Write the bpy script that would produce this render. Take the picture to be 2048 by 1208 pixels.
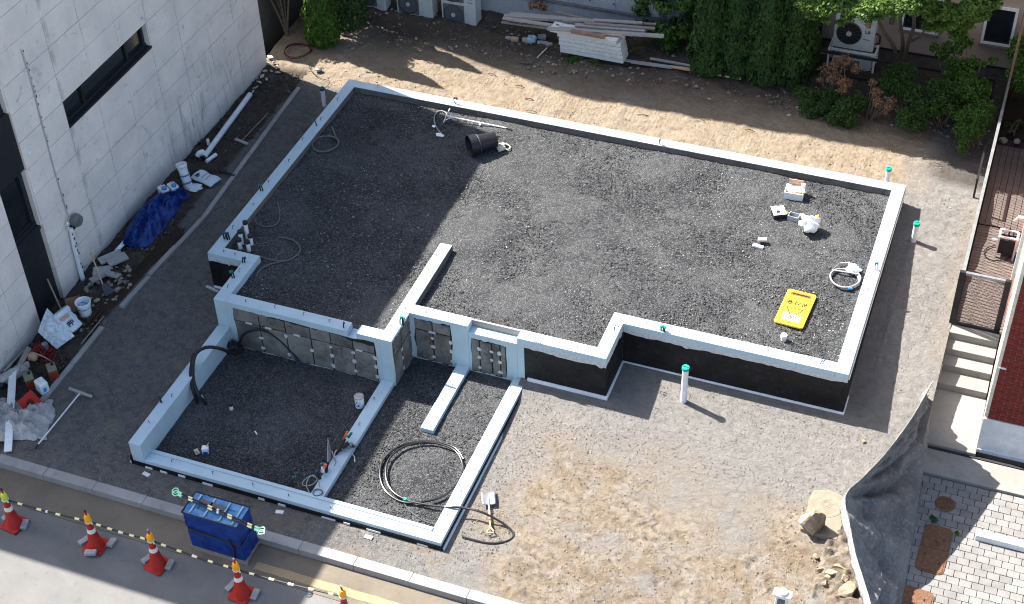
import bpy, bmesh, math, random
import numpy as np
from mathutils import Vector, Matrix
random.seed(7); RNG = np.random.default_rng(11)
scene = bpy.context.scene
for o in list(bpy.data.objects): bpy.data.objects.remove(o)
COL = scene.collection

# ------------------------------------------------------------------ camera
CAM = Vector((14.2317, -25.8275, 18.8468)); FPX = 3044.16
_p, _y, _r = math.radians(41.31692), math.radians(22.03299), math.radians(-2.06752)
FWD = Vector((-math.sin(_y)*math.cos(_p), math.cos(_y)*math.cos(_p), -math.sin(_p)))
_rt = Vector((math.cos(_y), math.sin(_y), 0)); _up = _rt.cross(FWD)
RT = _rt*math.cos(_r) + _up*math.sin(_r); UP = -_rt*math.sin(_r) + _up*math.cos(_r)
cam = bpy.data.cameras.new('camera'); camo = bpy.data.objects.new('camera', cam); COL.objects.link(camo)
M = Matrix((RT, UP, -FWD)).transposed().to_4x4(); M.translation = CAM; camo.matrix_world = M
cam.sensor_width = 36; cam.lens = FPX/2048*36; cam.clip_start = .1; cam.clip_end = 600
scene.camera = camo
scene.render.resolution_x, scene.render.resolution_y = 1024, 604
scene.cycles.filter_width = 1.05

# ------------------------------------------------------------------ light
SUN = Vector((.894, -.249, -1.0)).normalized()
w = bpy.data.worlds.new('World'); scene.world = w; w.use_nodes = True
nt = w.node_tree; bg = nt.nodes['Background']; sky = nt.nodes.new('ShaderNodeTexSky')
sky.sky_type = 'NISHITA'; sky.sun_disc = False
sky.sun_elevation = math.asin(-SUN.z); sky.sun_rotation = math.atan2(-SUN.x, -SUN.y)
sky.air_density = 1.0; sky.dust_density = 2.2; sky.ozone_density = .7
nt.links.new(sky.outputs[0], bg.inputs[0]); bg.inputs[1].default_value = .092
sl = bpy.data.lights.new('sun', 'SUN'); sl.energy = 5.0; sl.angle = math.radians(.5); sl.color = (1, .955, .89)
so = bpy.data.objects.new('sun', sl); COL.objects.link(so); so.rotation_euler = SUN.to_track_quat('-Z', 'Y').to_euler()
so.location = (0, 0, 30)
scene.view_settings.view_transform = 'Standard'; scene.view_settings.look = 'None'
scene.view_settings.gamma = 1; scene.view_settings.use_curve_mapping = False
scene.view_settings.exposure = 1.88

# ------------------------------------------------------------------ picture -> place
def ray(px, py): return FWD + RT*((px-1024)/FPX) - UP*((py-604)/FPX)
def at(px, py, z):
    d = ray(px, py); return CAM + d*((z-CAM.z)/d.z)
def onx(px, py, X):
    d = ray(px, py); return CAM + d*((X-CAM.x)/d.x)
def ony(px, py, Y):
    d = ray(px, py); return CAM + d*((Y-CAM.y)/d.y)
def lerp(a, b, t): return a+(b-a)*t
def clamp(v, a=0., b=1.): return np.minimum(np.maximum(v, a), b)
def zg(x, y):
    """height of the soil"""
    x = np.asarray(x, float); y = np.asarray(y, float)
    u = clamp((x+1.5)/13.); t = clamp(-y/6.5); f = clamp((-y-6.5)/4.5); b = clamp(y/4.)
    zl = -.80; zr = lerp(-.43, -1.0, t)
    z = lerp(zl, zr, u**.7); z = lerp(z, -1.19, f)
    z = z - .13*clamp(1-np.abs(x-6.7)/1.5)*clamp((-y-6.85)/.5)*clamp((y+11)/3.)
    return z + b*(-.62-z)*.8
def G(px, py, dz=0.):
    p = at(px, py, -.8)
    for _ in range(8): p = at(px, py, float(zg(p.x, p.y))+dz)
    return p
ZU, ZB = -.15, -1.125       # upper and lower gravel fill

# ------------------------------------------------------------------ noise
def vnoise(x, y, seed=0):
    xi = np.floor(x).astype(np.int64); yi = np.floor(y).astype(np.int64); xf = x-xi; yf = y-yi
    def h(a, b):
        n = (a*374761393 + b*668265263 + seed*1442695040888963) & 0x7fffffff
        n = ((n ^ (n >> 13))*1274126177) & 0x7fffffff
        return ((n ^ (n >> 16)) & 0xffff)/65535.
    sx = xf*xf*(3-2*xf); sy = yf*yf*(3-2*yf)
    a = h(xi, yi); b = h(xi+1, yi); c = h(xi, yi+1); d = h(xi+1, yi+1)
    return (a+(b-a)*sx)*(1-sy) + (c+(d-c)*sx)*sy
def fbm(x, y, o=4, seed=0, g=.5):
    s = 0.; a = 1.; t = 0.
    for i in range(o):
        s = s + a*vnoise(x*2**i+i*17.3, y*2**i-i*9.1, seed+i); t += a; a *= g
    return s/t

# ------------------------------------------------------------------ materials
MATS = {}
def lin(c): return tuple(c)+(1,)
def mat(name, c1, c2=None, scale=8., rough=.8, bump=.0, bscale=None, metal=0., coord='Object', island=0., hue=None, spec=.3, detail=4, trans=0., rnd=0., grime=0., aniso=None):
    if name in MATS: return MATS[name]
    m = bpy.data.materials.new(name); m.use_nodes = True; t = m.node_tree; N = t.nodes; L = t.links
    b = N['Principled BSDF']; b.inputs['Roughness'].default_value = rough; b.inputs['Metallic'].default_value = metal
    b.inputs['Specular IOR Level'].default_value = spec
    c2 = c2 or tuple(v*.78 for v in c1)
    if coord == 'World':
        g = N.new('ShaderNodeNewGeometry'); vec = g.outputs['Position']
    else:
        g = N.new('ShaderNodeTexCoord'); vec = g.outputs[coord]
    if aniso:
        mp = N.new('ShaderNodeMapping'); mp.inputs['Scale'].default_value = aniso; L.new(vec, mp.inputs[0]); vec = mp.outputs[0]
    n = N.new('ShaderNodeTexNoise'); n.inputs['Scale'].default_value = scale; n.inputs['Detail'].default_value = detail
    L.new(vec, n.inputs['Vector'])
    r = N.new('ShaderNodeMapRange'); r.inputs[1].default_value = .36; r.inputs[2].default_value = .64; L.new(n.outputs[0], r.inputs[0])
    mx = N.new('ShaderNodeMix'); mx.data_type = 'RGBA'; mx.inputs[6].default_value = lin(c1); mx.inputs[7].default_value = lin(c2)
    L.new(r.outputs[0], mx.inputs[0]); out = mx.outputs[2]
    if island or rnd:
        h = N.new('ShaderNodeHueSaturation'); mr = N.new('ShaderNodeMapRange')
        k = island or rnd; mr.inputs[3].default_value = 1-k; mr.inputs[4].default_value = 1+k
        if island:
            gg = N.new('ShaderNodeNewGeometry'); L.new(gg.outputs['Random Per Island'], mr.inputs[0])
        else:
            gg = N.new('ShaderNodeObjectInfo'); L.new(gg.outputs['Random'], mr.inputs[0])
        L.new(mr.outputs[0], h.inputs['Value']); L.new(out, h.inputs['Color']); out = h.outputs[0]
    if grime:
        n3 = N.new('ShaderNodeTexNoise'); n3.inputs['Scale'].default_value = scale*4.3; n3.inputs['Detail'].default_value = 8
        L.new(vec, n3.inputs['Vector'])
        r3 = N.new('ShaderNodeMapRange'); r3.inputs[1].default_value = .55; r3.inputs[2].default_value = .72
        r3.inputs[4].default_value = grime; L.new(n3.outputs[0], r3.inputs[0])
        m3 = N.new('ShaderNodeMix'); m3.data_type = 'RGBA'; m3.inputs[7].default_value = (.16, .14, .12, 1)
        L.new(r3.outputs[0], m3.inputs[0]); L.new(out, m3.inputs[6]); out = m3.outputs[2]
    L.new(out, b.inputs['Base Color'])
    if bump:
        n2 = N.new('ShaderNodeTexNoise'); n2.inputs['Scale'].default_value = bscale or scale*5; n2.inputs['Detail'].default_value = 6
        L.new(vec, n2.inputs['Vector'])
        bp = N.new('ShaderNodeBump'); bp.inputs['Strength'].default_value = 1.; bp.inputs['Distance'].default_value = bump
        L.new(n2.outputs[0], bp.inputs['Height']); L.new(bp.outputs[0], b.inputs['Normal'])
    if trans:
        tr = N.new('ShaderNodeBsdfTranslucent'); L.new(out, tr.inputs['Color'])
        ms = N.new('ShaderNodeMixShader'); ms.inputs[0].default_value = trans
        L.new(b.outputs[0], ms.inputs[1]); L.new(tr.outputs[0], ms.inputs[2]); L.new(ms.outputs[0], N['Material Output'].inputs['Surface'])
    MATS[name] = m; return m

class NB:
    """small node helper"""
    def __init__(s, name):
        s.m = bpy.data.materials.new(name); s.m.use_nodes = True; s.N = s.m.node_tree.nodes; s.L = s.m.node_tree.links
        s.b = s.N['Principled BSDF']; s.b.inputs['Specular IOR Level'].default_value = .25; MATS[name] = s.m
        g = s.N.new('ShaderNodeNewGeometry'); s.pos = g.outputs['Position']
    def sc(s, v, sc):
        m = s.N.new('ShaderNodeMapping'); m.inputs['Scale'].default_value = sc; s.L.new(v, m.inputs[0]); return m.outputs[0]
    def noise(s, scale, det=4, vec=None, rough=.5, dist=0.):
        n = s.N.new('ShaderNodeTexNoise'); n.inputs['Scale'].default_value = scale; n.inputs['Detail'].default_value = det
        n.inputs['Roughness'].default_value = rough; n.inputs['Distortion'].default_value = dist
        s.L.new(vec or s.pos, n.inputs['Vector']); return n.outputs[0]
    def vor(s, scale, out='Distance', feat='F1', vec=None):
        n = s.N.new('ShaderNodeTexVoronoi'); n.feature = feat; n.inputs['Scale'].default_value = scale
        s.L.new(vec or s.pos, n.inputs['Vector']); return n.outputs[out]
    def rng(s, v, a, b, c=0., d=1.):
        n = s.N.new('ShaderNodeMapRange'); s.L.new(v, n.inputs[0])
        for i, q in enumerate((a, b, c, d)): n.inputs[i+1].default_value = q
        return n.outputs[0]
    def mix(s, f, a, b):
        n = s.N.new('ShaderNodeMix'); n.data_type = 'RGBA'
        for k, v in ((0, f), (6, a), (7, b)):
            if hasattr(v, 'links') or hasattr(v, 'is_linked'): s.L.new(v, n.inputs[k])
            elif k: n.inputs[k].default_value = lin(v)
            else: n.inputs[0].default_value = v
        return n.outputs[2]
    def math(s, op, a, b=0.):
        n = s.N.new('ShaderNodeMath'); n.operation = op
        for k, v in ((0, a), (1, b)):
            if hasattr(v, 'is_linked'): s.L.new(v, n.inputs[k])
            else: n.inputs[k].default_value = v
        return n.outputs[0]
    def attr(s, name):
        n = s.N.new('ShaderNodeAttribute'); n.attribute_name = name; return n
    def bump(s, h, dist, prev=None):
        n = s.N.new('ShaderNodeBump'); n.inputs['Distance'].default_value = dist; s.L.new(h, n.inputs['Height'])
        if prev: s.L.new(prev, n.inputs['Normal'])
        return n.outputs[0]
    def done(s, col, nrm=None, rough=.85):
        s.L.new(col, s.b.inputs['Base Color'])
        if nrm: s.L.new(nrm, s.b.inputs['Normal'])
        if hasattr(rough, 'is_linked'): s.L.new(rough, s.b.inputs['Roughness'])
        else: s.b.inputs['Roughness'].default_value = rough
        return s.m

def make_ground_mat():
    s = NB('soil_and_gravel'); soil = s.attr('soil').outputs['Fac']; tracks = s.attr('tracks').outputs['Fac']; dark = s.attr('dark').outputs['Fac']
    big = s.noise(.9, 5); mid = s.noise(7, 6, rough=.6); fine = s.noise(60, 4, rough=.7)
    st = s.vor(48, 'Color'); sv = s.N.new('ShaderNodeSeparateColor'); s.L.new(st, sv.inputs[0])
    # grey crusher-run gravel
    g1 = s.mix(s.rng(mid, .3, .7), (.100, .093, .088), (.165, .155, .146))
    g2 = s.mix(s.rng(sv.outputs[0], .55, 1., 0., .6), g1, (.27, .255, .235))
    g3 = s.mix(s.rng(sv.outputs[1], .75, 1., 0., .5), g2, (.09, .085, .082))
    g3 = s.mix(s.rng(s.noise(1.8, 8, rough=.7, dist=.8), .42, .62), g3, (.155, .147, .137))
    g3 = s.mix(s.math('MULTIPLY', s.rng(s.noise(5.5, 9, rough=.72, dist=.7), .47, .62), .6), g3, (.070, .066, .063))
    xx = s.N.new('ShaderNodeSeparateXYZ'); s.L.new(s.pos, xx.inputs[0])   # gravel colour lightened on the right to strengthen the sunlight there
    g3 = s.mix(s.math('MULTIPLY', s.rng(s.math('ADD', xx.outputs[0], s.math('MULTIPLY', big, 3.)), 5.5, 9.5), s.rng(mid, .30, .62, .35, .85)), g3, (.215, .203, .188))
    # ochre soil
    o1 = s.mix(s.rng(big, .38, .62), (.195, .150, .103), (.255, .212, .158))
    o1 = s.mix(s.rng(s.noise(2.6, 7, rough=.65, dist=.6), .46, .60), o1, (.245, .218, .182))
    o2 = s.mix(s.rng(mid, .44, .66), o1, (.140, .108, .077))
    o3 = s.mix(s.rng(fine, .58, .75), o2, (.27, .225, .17))
    yy = s.N.new('ShaderNodeSeparateXYZ'); s.L.new(s.pos, yy.inputs[0]); o3 = s.mix(s.math('MULTIPLY', s.rng(yy.outputs[1], .0, .5), .5), o3, (.285, .222, .152))
    k = s.mix(soil, g3, o3)
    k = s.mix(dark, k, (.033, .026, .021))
    k = s.mix(s.math('MULTIPLY', s.rng(s.noise(3.1, 7, rough=.65), .56, .7), .35), k, (.22, .20, .17))
    # dozer cleat prints
    wv = s.N.new('ShaderNodeTexWave'); wv.inputs['Scale'].default_value = 3.4; wv.inputs['Distortion'].default_value = 4.5; wv.inputs['Detail'].default_value = 2; wv.inputs['Detail Scale'].default_value = 2.
    s.L.new(s.pos, wv.inputs['Vector'])
    tr = s.math('MULTIPLY', wv.outputs[1], tracks)
    n = s.bump(tr, .010); n = s.bump(s.noise(26, 6, rough=.7, dist=1.5), .014, n); n = s.bump(s.noise(9, 9, rough=.72, dist=1.1), .085, n); n = s.bump(s.vor(70), .004, n); n = s.bump(fine, .008, n)
    return s.done(k, n, .95)
def make_gravel_mat():
    s = NB('dark_crushed_gravel')
    a = s.vor(30, 'Color'); sp = s.N.new('ShaderNodeSeparateColor'); s.L.new(a, sp.inputs[0])
    b = s.vor(70, 'Color'); sp2 = s.N.new('ShaderNodeSeparateColor'); s.L.new(b, sp2.inputs[0])
    mid = s.noise(.9, 8, rough=.66, dist=.6)
    k = s.mix(s.rng(mid, .40, .60), (.024, .0255, .028), (.056, .0575, .059))
    k = s.mix(s.rng(sp.outputs[0], .6, 1.), k, (.088, .089, .091))
    k = s.mix(s.rng(sp2.outputs[1], .8, 1.), k, (.15, .15, .15))
    k = s.mix(s.rng(sp2.outputs[0], .75, 1.), k, (.02, .02, .021))
    n = s.bump(s.noise(16, 8, rough=.75), .02); n = s.bump(s.vor(34), .016, n); n = s.bump(s.vor(80), .008, n)
    return s.done(k, n, .85)
def make_road_mat(name, c1, c2, speck=.3):
    s = NB(name); v = s.noise(160, 2); m = s.noise(1.3, 6, rough=.6)
    k = s.mix(s.rng(m, .35, .65), c1, c2)
    k = s.mix(s.math('MULTIPLY', s.rng(v, .58, .7), speck), k, tuple(min(1, 2.1*q) for q in c1))
    k = s.mix(s.math('MULTIPLY', s.rng(s.noise(6, 7, rough=.7), .56, .70), .4), k, tuple(.5*q for q in c1))
    k = s.mix(s.math('MULTIPLY', s.rng(s.noise(.7, 6, rough=.7, dist=1.), .52, .62), .35), k, tuple(1.3*q for q in c2))
    return s.done(k, s.bump(v, .006), .85)
def make_slab_mat():
    s = NB('pale_stone_cladding')
    oi = s.N.new('ShaderNodeObjectInfo'); rn = oi.outputs['Random']
    k = s.mix(rn, (.76, .69, .63), (.80, .735, .675))
    k = s.mix(s.rng(s.noise(1.4, 6, rough=.6), .35, .7), k, (.62, .575, .535))
    sp = s.rng(s.noise(4.2, 5, dist=.6, rough=.6), .62, .74); k = s.mix(s.math('MULTIPLY', sp, .6), k, (.20, .205, .22))
    fine = s.rng(s.noise(45, 4), .3, .7); k = s.mix(s.math('MULTIPLY', fine, .12), k, (.3, .3, .3))
    # rain streaks low on the wall
    x = s.N.new('ShaderNodeSeparateXYZ'); s.L.new(s.pos, x.inputs[0])
    st = s.noise(1., 6, vec=s.sc(s.pos, (1, 5.2, .75)), rough=.75, dist=.5)
    low = s.rng(x.outputs[2], 1.9, .1, 0., 1.)
    reg = s.rng(s.math('ABSOLUTE', s.math('ADD', x.outputs[1], 2.2)), 2.2, .3, .12, 1.)
    f = s.math('MULTIPLY', s.math('MULTIPLY', s.rng(st, .50, .72), low), s.math('MULTIPLY', reg, s.rng(s.noise(1.9, 4), .34, .50)))
    k = s.mix(s.math('MULTIPLY', f, .95), k, (.13, .14, .145))
    sm = s.rng(s.math('ABSOLUTE', s.math('ADD', x.outputs[1], 6.30)), .09, .0, 0., 1.); k = s.mix(s.math('MULTIPLY', s.math('MULTIPLY', sm, s.rng(s.noise(3., 4), .42, .60)), .6), k, (.25, .25, .245))
    bb = s.rng(x.outputs[2], -.35, -.85, 0., .45); k = s.mix(bb, k, (.27, .25, .22))
    return s.done(k, s.bump(s.noise(30, 4), .003), .75)
def make_wall_mat():
    s = NB('pale_blue_white_coating')
    k = s.mix(s.rng(s.noise(2.2, 5, rough=.6), .35, .65), (.37, .465, .51), (.42, .52, .565))
    k = s.mix(s.math('MULTIPLY', s.rng(s.noise(9, 6, rough=.7), .58, .75), .4), k, (.28, .38, .43))
    k = s.mix(s.math('MULTIPLY', s.rng(s.noise(3.6, 8, rough=.78, dist=.4), .60, .70), .6), k, (.40, .38, .34))
    return s.done(k, s.bump(s.noise(26, 5), .004), .6)
def make_concrete_mat(name, c1, c2, c3):
    s = NB(name); oi = s.N.new('ShaderNodeObjectInfo'); ad = s.N.new('ShaderNodeVectorMath'); ad.operation = 'ADD'
    s.L.new(s.pos, ad.inputs[0]); cb = s.N.new('ShaderNodeCombineXYZ'); s.L.new(s.math('MULTIPLY', oi.outputs['Random'], 37.), cb.inputs[0]); s.L.new(cb.outputs[0], ad.inputs[1]); v = ad.outputs[0]
    k = s.mix(s.rng(s.noise(1.6, 7, vec=v, rough=.7), .38, .6), c1, c2)
    k = s.mix(s.rng(s.noise(5, 7, vec=v, rough=.75, dist=.5), .52, .68), k, c3)
    k = s.mix(s.math('MULTIPLY', oi.outputs['Random'], .4), k, c2)
    return s.done(k, s.bump(s.noise(24, 6, vec=v, rough=.7), .008), .85)
def make_fabric_mat():
    s = NB('dusty_grey_geotextile')
    k = s.mix(s.rng(s.noise(1.7, 7, rough=.7), .35, .65), (.13, .122, .118), (.21, .197, .188))
    k = s.mix(s.math('MULTIPLY', s.rng(s.noise(14, 6, rough=.7), .5, .68), .7), k, (.32, .30, .28))
    n = s.bump(s.noise(7, 8, rough=.65, dist=1.2), .03); return s.done(k, s.bump(s.noise(40, 5), .006, n), .95)
MG = make_ground_mat(); MGR = make_gravel_mat(); MSLAB = make_slab_mat(); MWALL = make_wall_mat(); MFAB = make_fabric_mat()
MRC = make_concrete_mat('bare_formwork_concrete', (.062, .054, .045), (.20, .19, .175), (.036, .028, .020))
MINNER = make_concrete_mat('inner_wall_concrete', (.085, .08, .078), (.14, .13, .12), (.045, .042, .04))
MASPH = make_road_mat('road_asphalt', (.125, .122, .118), (.15, .145, .138), .5)
MGUT = make_road_mat('gutter_concrete', (.125, .105, .080), (.155, .130, .098), .25)
MKERB = make_road_mat('kerb_granite', (.24, .23, .22), (.29, .277, .262), .3)
MSTAIR = make_road_mat('weathered_step_concrete', (.20, .19, .172), (.25, .237, .217), .2)
MPAV = mat('paver_concrete', (.19, .182, .173), (.155, .148, .142), scale=5, bump=.004, bscale=60, rnd=.13, coord='World')
MBLACK = mat('black_membrane', (.005, .005, .006), (.013, .013, .014), scale=2.2, detail=9, rough=.55, spec=.2, bump=.006, bscale=9, coord='World', grime=.10)
MDARK = mat('black_aluminium', (.014, .015, .018), (.019, .021, .025), rough=.45, spec=.3)
MGLASS = mat('dark_window_glass', (.010, .012, .015), (.014, .017, .021), rough=.08, spec=.6)
MWHITE = mat('white_plastic', (.72, .73, .72), (.66, .67, .66), rough=.45, scale=12)
MPVC = mat('white_pvc_pipe', (.74, .75, .76), (.62, .63, .64), rough=.35, scale=6)
MWPAINT = mat('white_paint', (.70, .70, .69), (.60, .60, .59), rough=.5, scale=6, grime=.15)
MMORT = mat('white_mortar', (.55, .55, .54), (.42, .42, .41), scale=20, bump=.006, coord='World')
MFOAM = mat('white_foam_board', (.66, .65, .62), (.56, .55, .52), scale=14, bump=.004, grime=.2, coord='World')
MBLK = mat('black_plastic', (.012, .012, .013), (.018, .018, .02), rough=.4)
MCAP = mat('black_cap', (.018, .018, .02), rough=.5)
MGREEN = mat('green_plastic_cap', (.01, .34, .22), (.01, .28, .19), rough=.4)
MTEAL = mat('teal_conduit_cap', (.01, .13, .14), (.01, .20, .13), rough=.4, scale=30)
MBLUECAP = mat('blue_cap', (.02, .07, .14), rough=.4)
MGREY = mat('grey_hose', (.11, .115, .12), (.085, .09, .095), rough=.5)
MLGREY = mat('light_grey_hose', (.30, .30, .29), (.22, .22, .22), rough=.5)
MSTEEL = mat('galvanised_steel', (.36, .36, .37), (.26, .26, .27), rough=.4, metal=.7)
MHOOK = mat('anchor_steel', (.20, .20, .21), (.12, .11, .10), rough=.5, metal=.5)
MRUST = mat('rusty_rebar', (.045, .026, .016), (.022, .014, .010), scale=20, rough=.8)
MCAST = mat('rusted_cast_iron', (.17, .085, .045), (.11, .06, .035), scale=16, rough=.75, metal=.2, bump=.006, bscale=90, coord='World')
MRED = mat('cone_red', (.40, .013, .007), (.31, .011, .006), scale=7, rough=.5, grime=.12)
MREFL = mat('white_reflective_band', (.74, .72, .66), rough=.35)
MAMB = mat('amber_lamp_plastic', (.85, .36, .01), (.75, .28, .01), rough=.25)
MLIME = mat('lime_lamp_plastic', (.52, .62, .06), rough=.25)
MCREAM = mat('cream_reflector', (.80, .68, .38), (.75, .72, .30), rough=.35, scale=40)
MBAR = mat('black_bar', (.016, .018, .020), (.025, .027, .03), rough=.5)
MHGRN = mat('pale_green_hook', (.30, .72, .40), (.40, .78, .50), rough=.4)
MYEL = mat('yellow_plastic', (.82, .54, .03), (.80, .50, .025), rough=.4, scale=3)
MORNG = mat('worn_yellow_line', (.30, .21, .095), (.24, .19, .12), rough=.8, scale=18, coord='World')
MTARP = mat('blue_tarpaulin', (.004, .038, .20), (.002, .012, .085), rough=.38, scale=5, bump=.012, bscale=7, spec=.35)
MTARP2 = mat('blue_cover_sheet', (.005, .040, .22), (.004, .020, .13), rough=.45, scale=7, bump=.008, bscale=10, spec=.3)
MTARPL = mat('faded_blue_top_sheet', (.03, .14, .36), (.10, .25, .42), rough=.5, scale=9)
MWOOD = mat('weathered_timber', (.30, .25, .205), (.20, .17, .145), scale=9, rough=.85, aniso=(1, 12, 12), bump=.003)
MWOODG = mat('grey_lumber', (.36, .34, .32), (.25, .24, .225), scale=7, rough=.85, aniso=(1, 12, 12), bump=.003)
MWOODN = mat('new_timber', (.52, .36, .22), (.44, .29, .17), scale=8, rough=.8, aniso=(1, 12, 12))
MDECK = mat('brown_deck_board', (.120, .097, .086), (.092, .074, .066), scale=6, rough=.75, rnd=.10)
MSTONE = mat('rubble_stone', (.36, .28, .19), (.22, .17, .12), scale=9, rough=.9, bump=.012, bscale=26, rnd=.2)
MSTONEG = mat('grey_rubble', (.20, .185, .17), (.13, .12, .11), scale=9, rough=.9, bump=.012, bscale=26, rnd=.3)
MBLKT = mat('concrete_block', (.33, .32, .31), (.25, .245, .24), scale=16, rough=.9, bump=.006, rnd=.12)
MBRICK = mat('dark_red_brick', (.22, .026, .014), (.16, .019, .012), scale=11, rough=.8, bump=.004, rnd=.18)
MGROUT = mat('pale_mortar_joint', (.34, .27, .23), (.28, .22, .19), scale=14, rough=.9, coord='World')
MSALM = mat('salmon_render', (.46, .20, .14), (.40, .17, .12), scale=6, rough=.8)
MCREAMR = mat('cream_trim', (.72, .64, .50), rough=.7)
MBEIGE = mat('beige_render', (.37, .285, .225), (.31, .24, .195), scale=2, rough=.9, bump=.003, bscale=80, coord='World')
MGWALL = make_concrete_mat('grey_retaining_concrete', (.27, .285, .30), (.35, .365, .38), (.24, .25, .265))
MAC = mat('aircon_casing', (.50, .51, .50), (.42, .43, .42), scale=5, rough=.5, grime=.1)
MACD = mat('aircon_grille', (.13, .135, .14), (.09, .095, .10), rough=.5, scale=20)
MCARD = mat('brown_cardboard', (.26, .15, .075), (.20, .115, .06), rough=.85)
MREDB = mat('red_box_print', (.24, .022, .015), (.18, .018, .012), rough=.6)
MGRNB = mat('green_box_print', (.05, .11, .012), rough=.6)
MSACK = mat('white_woven_sack', (.60, .66, .70), (.50, .56, .60), scale=12, rough=.7, bump=.01, bscale=30)
MPRINT = mat('navy_print', (.012, .03, .08), rough=.6)
MBROWNP = mat('faded_brown_print', (.34, .18, .11), (.45, .36, .28), scale=40, rough=.7)
MBLUEP = mat('blue_print', (.02, .12, .42), rough=.5)
MBLUEL = mat('light_blue_cap', (.05, .30, .68), rough=.4)
MREDN = mat('red_net', (.24, .022, .014), (.15, .014, .010), rough=.6)
MREDH = mat('dark_red_hose', (.08, .010, .008), rough=.5)
MORANGE = mat('orange_plastic', (.62, .10, .02), (.75, .22, .12), rough=.45, scale=30)
MBAG = mat('white_plastic_bag', (.78, .78, .77), (.66, .66, .66), rough=.4, scale=12, bump=.02, bscale=24)
MSHEET = mat('dirty_clear_sheet', (.40, .38, .36), (.28, .26, .24), rough=.5, scale=9, bump=.02, bscale=22)
MGREENP = mat('green_print', (.02, .30, .13), rough=.5)
MLEAF = {
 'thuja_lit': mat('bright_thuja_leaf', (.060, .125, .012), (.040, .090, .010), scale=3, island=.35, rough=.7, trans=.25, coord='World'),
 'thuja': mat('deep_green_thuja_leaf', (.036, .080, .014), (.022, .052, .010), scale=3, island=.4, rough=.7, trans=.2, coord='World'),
 'bush': mat('mid_green_leaf', (.060, .125, .016), (.040, .090, .012), scale=3, island=.35, rough=.6, trans=.25, coord='World'),
 'maple': mat('fresh_green_leaf', (.100, .170, .030), (.065, .125, .018), scale=2, island=.3, rough=.55, trans=.35, coord='World'),
 'dark': mat('dark_shrub_leaf', (.040, .085, .014), (.026, .058, .010), scale=3, island=.4, rough=.6, trans=.25, coord='World'),
 'dry': mat('dry_brown_leaf', (.24, .135, .075), (.17, .09, .05), scale=5, island=.35, rough=.8, trans=.1, coord='World'),
}
MBARK = mat('grey_brown_bark', (.11, .085, .065), (.07, .055, .042), scale=14, rough=.9, bump=.006)
MLOG = mat('pole_reddish', (.24, .13, .09), (.18, .10, .07), rough=.8)
MRUBY = mat('emblem_red', (.30, .012, .02), rough=.4)
MTXT = mat('grey_lettering', (.09, .09, .09), rough=.5)
MTXTY = mat('olive_lettering', (.10, .065, .02), rough=.5)
MSEALW = mat('manhole_concrete', (.22, .185, .14), (.175, .145, .108), scale=12, rough=.9, bump=.006, coord='World')

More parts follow.
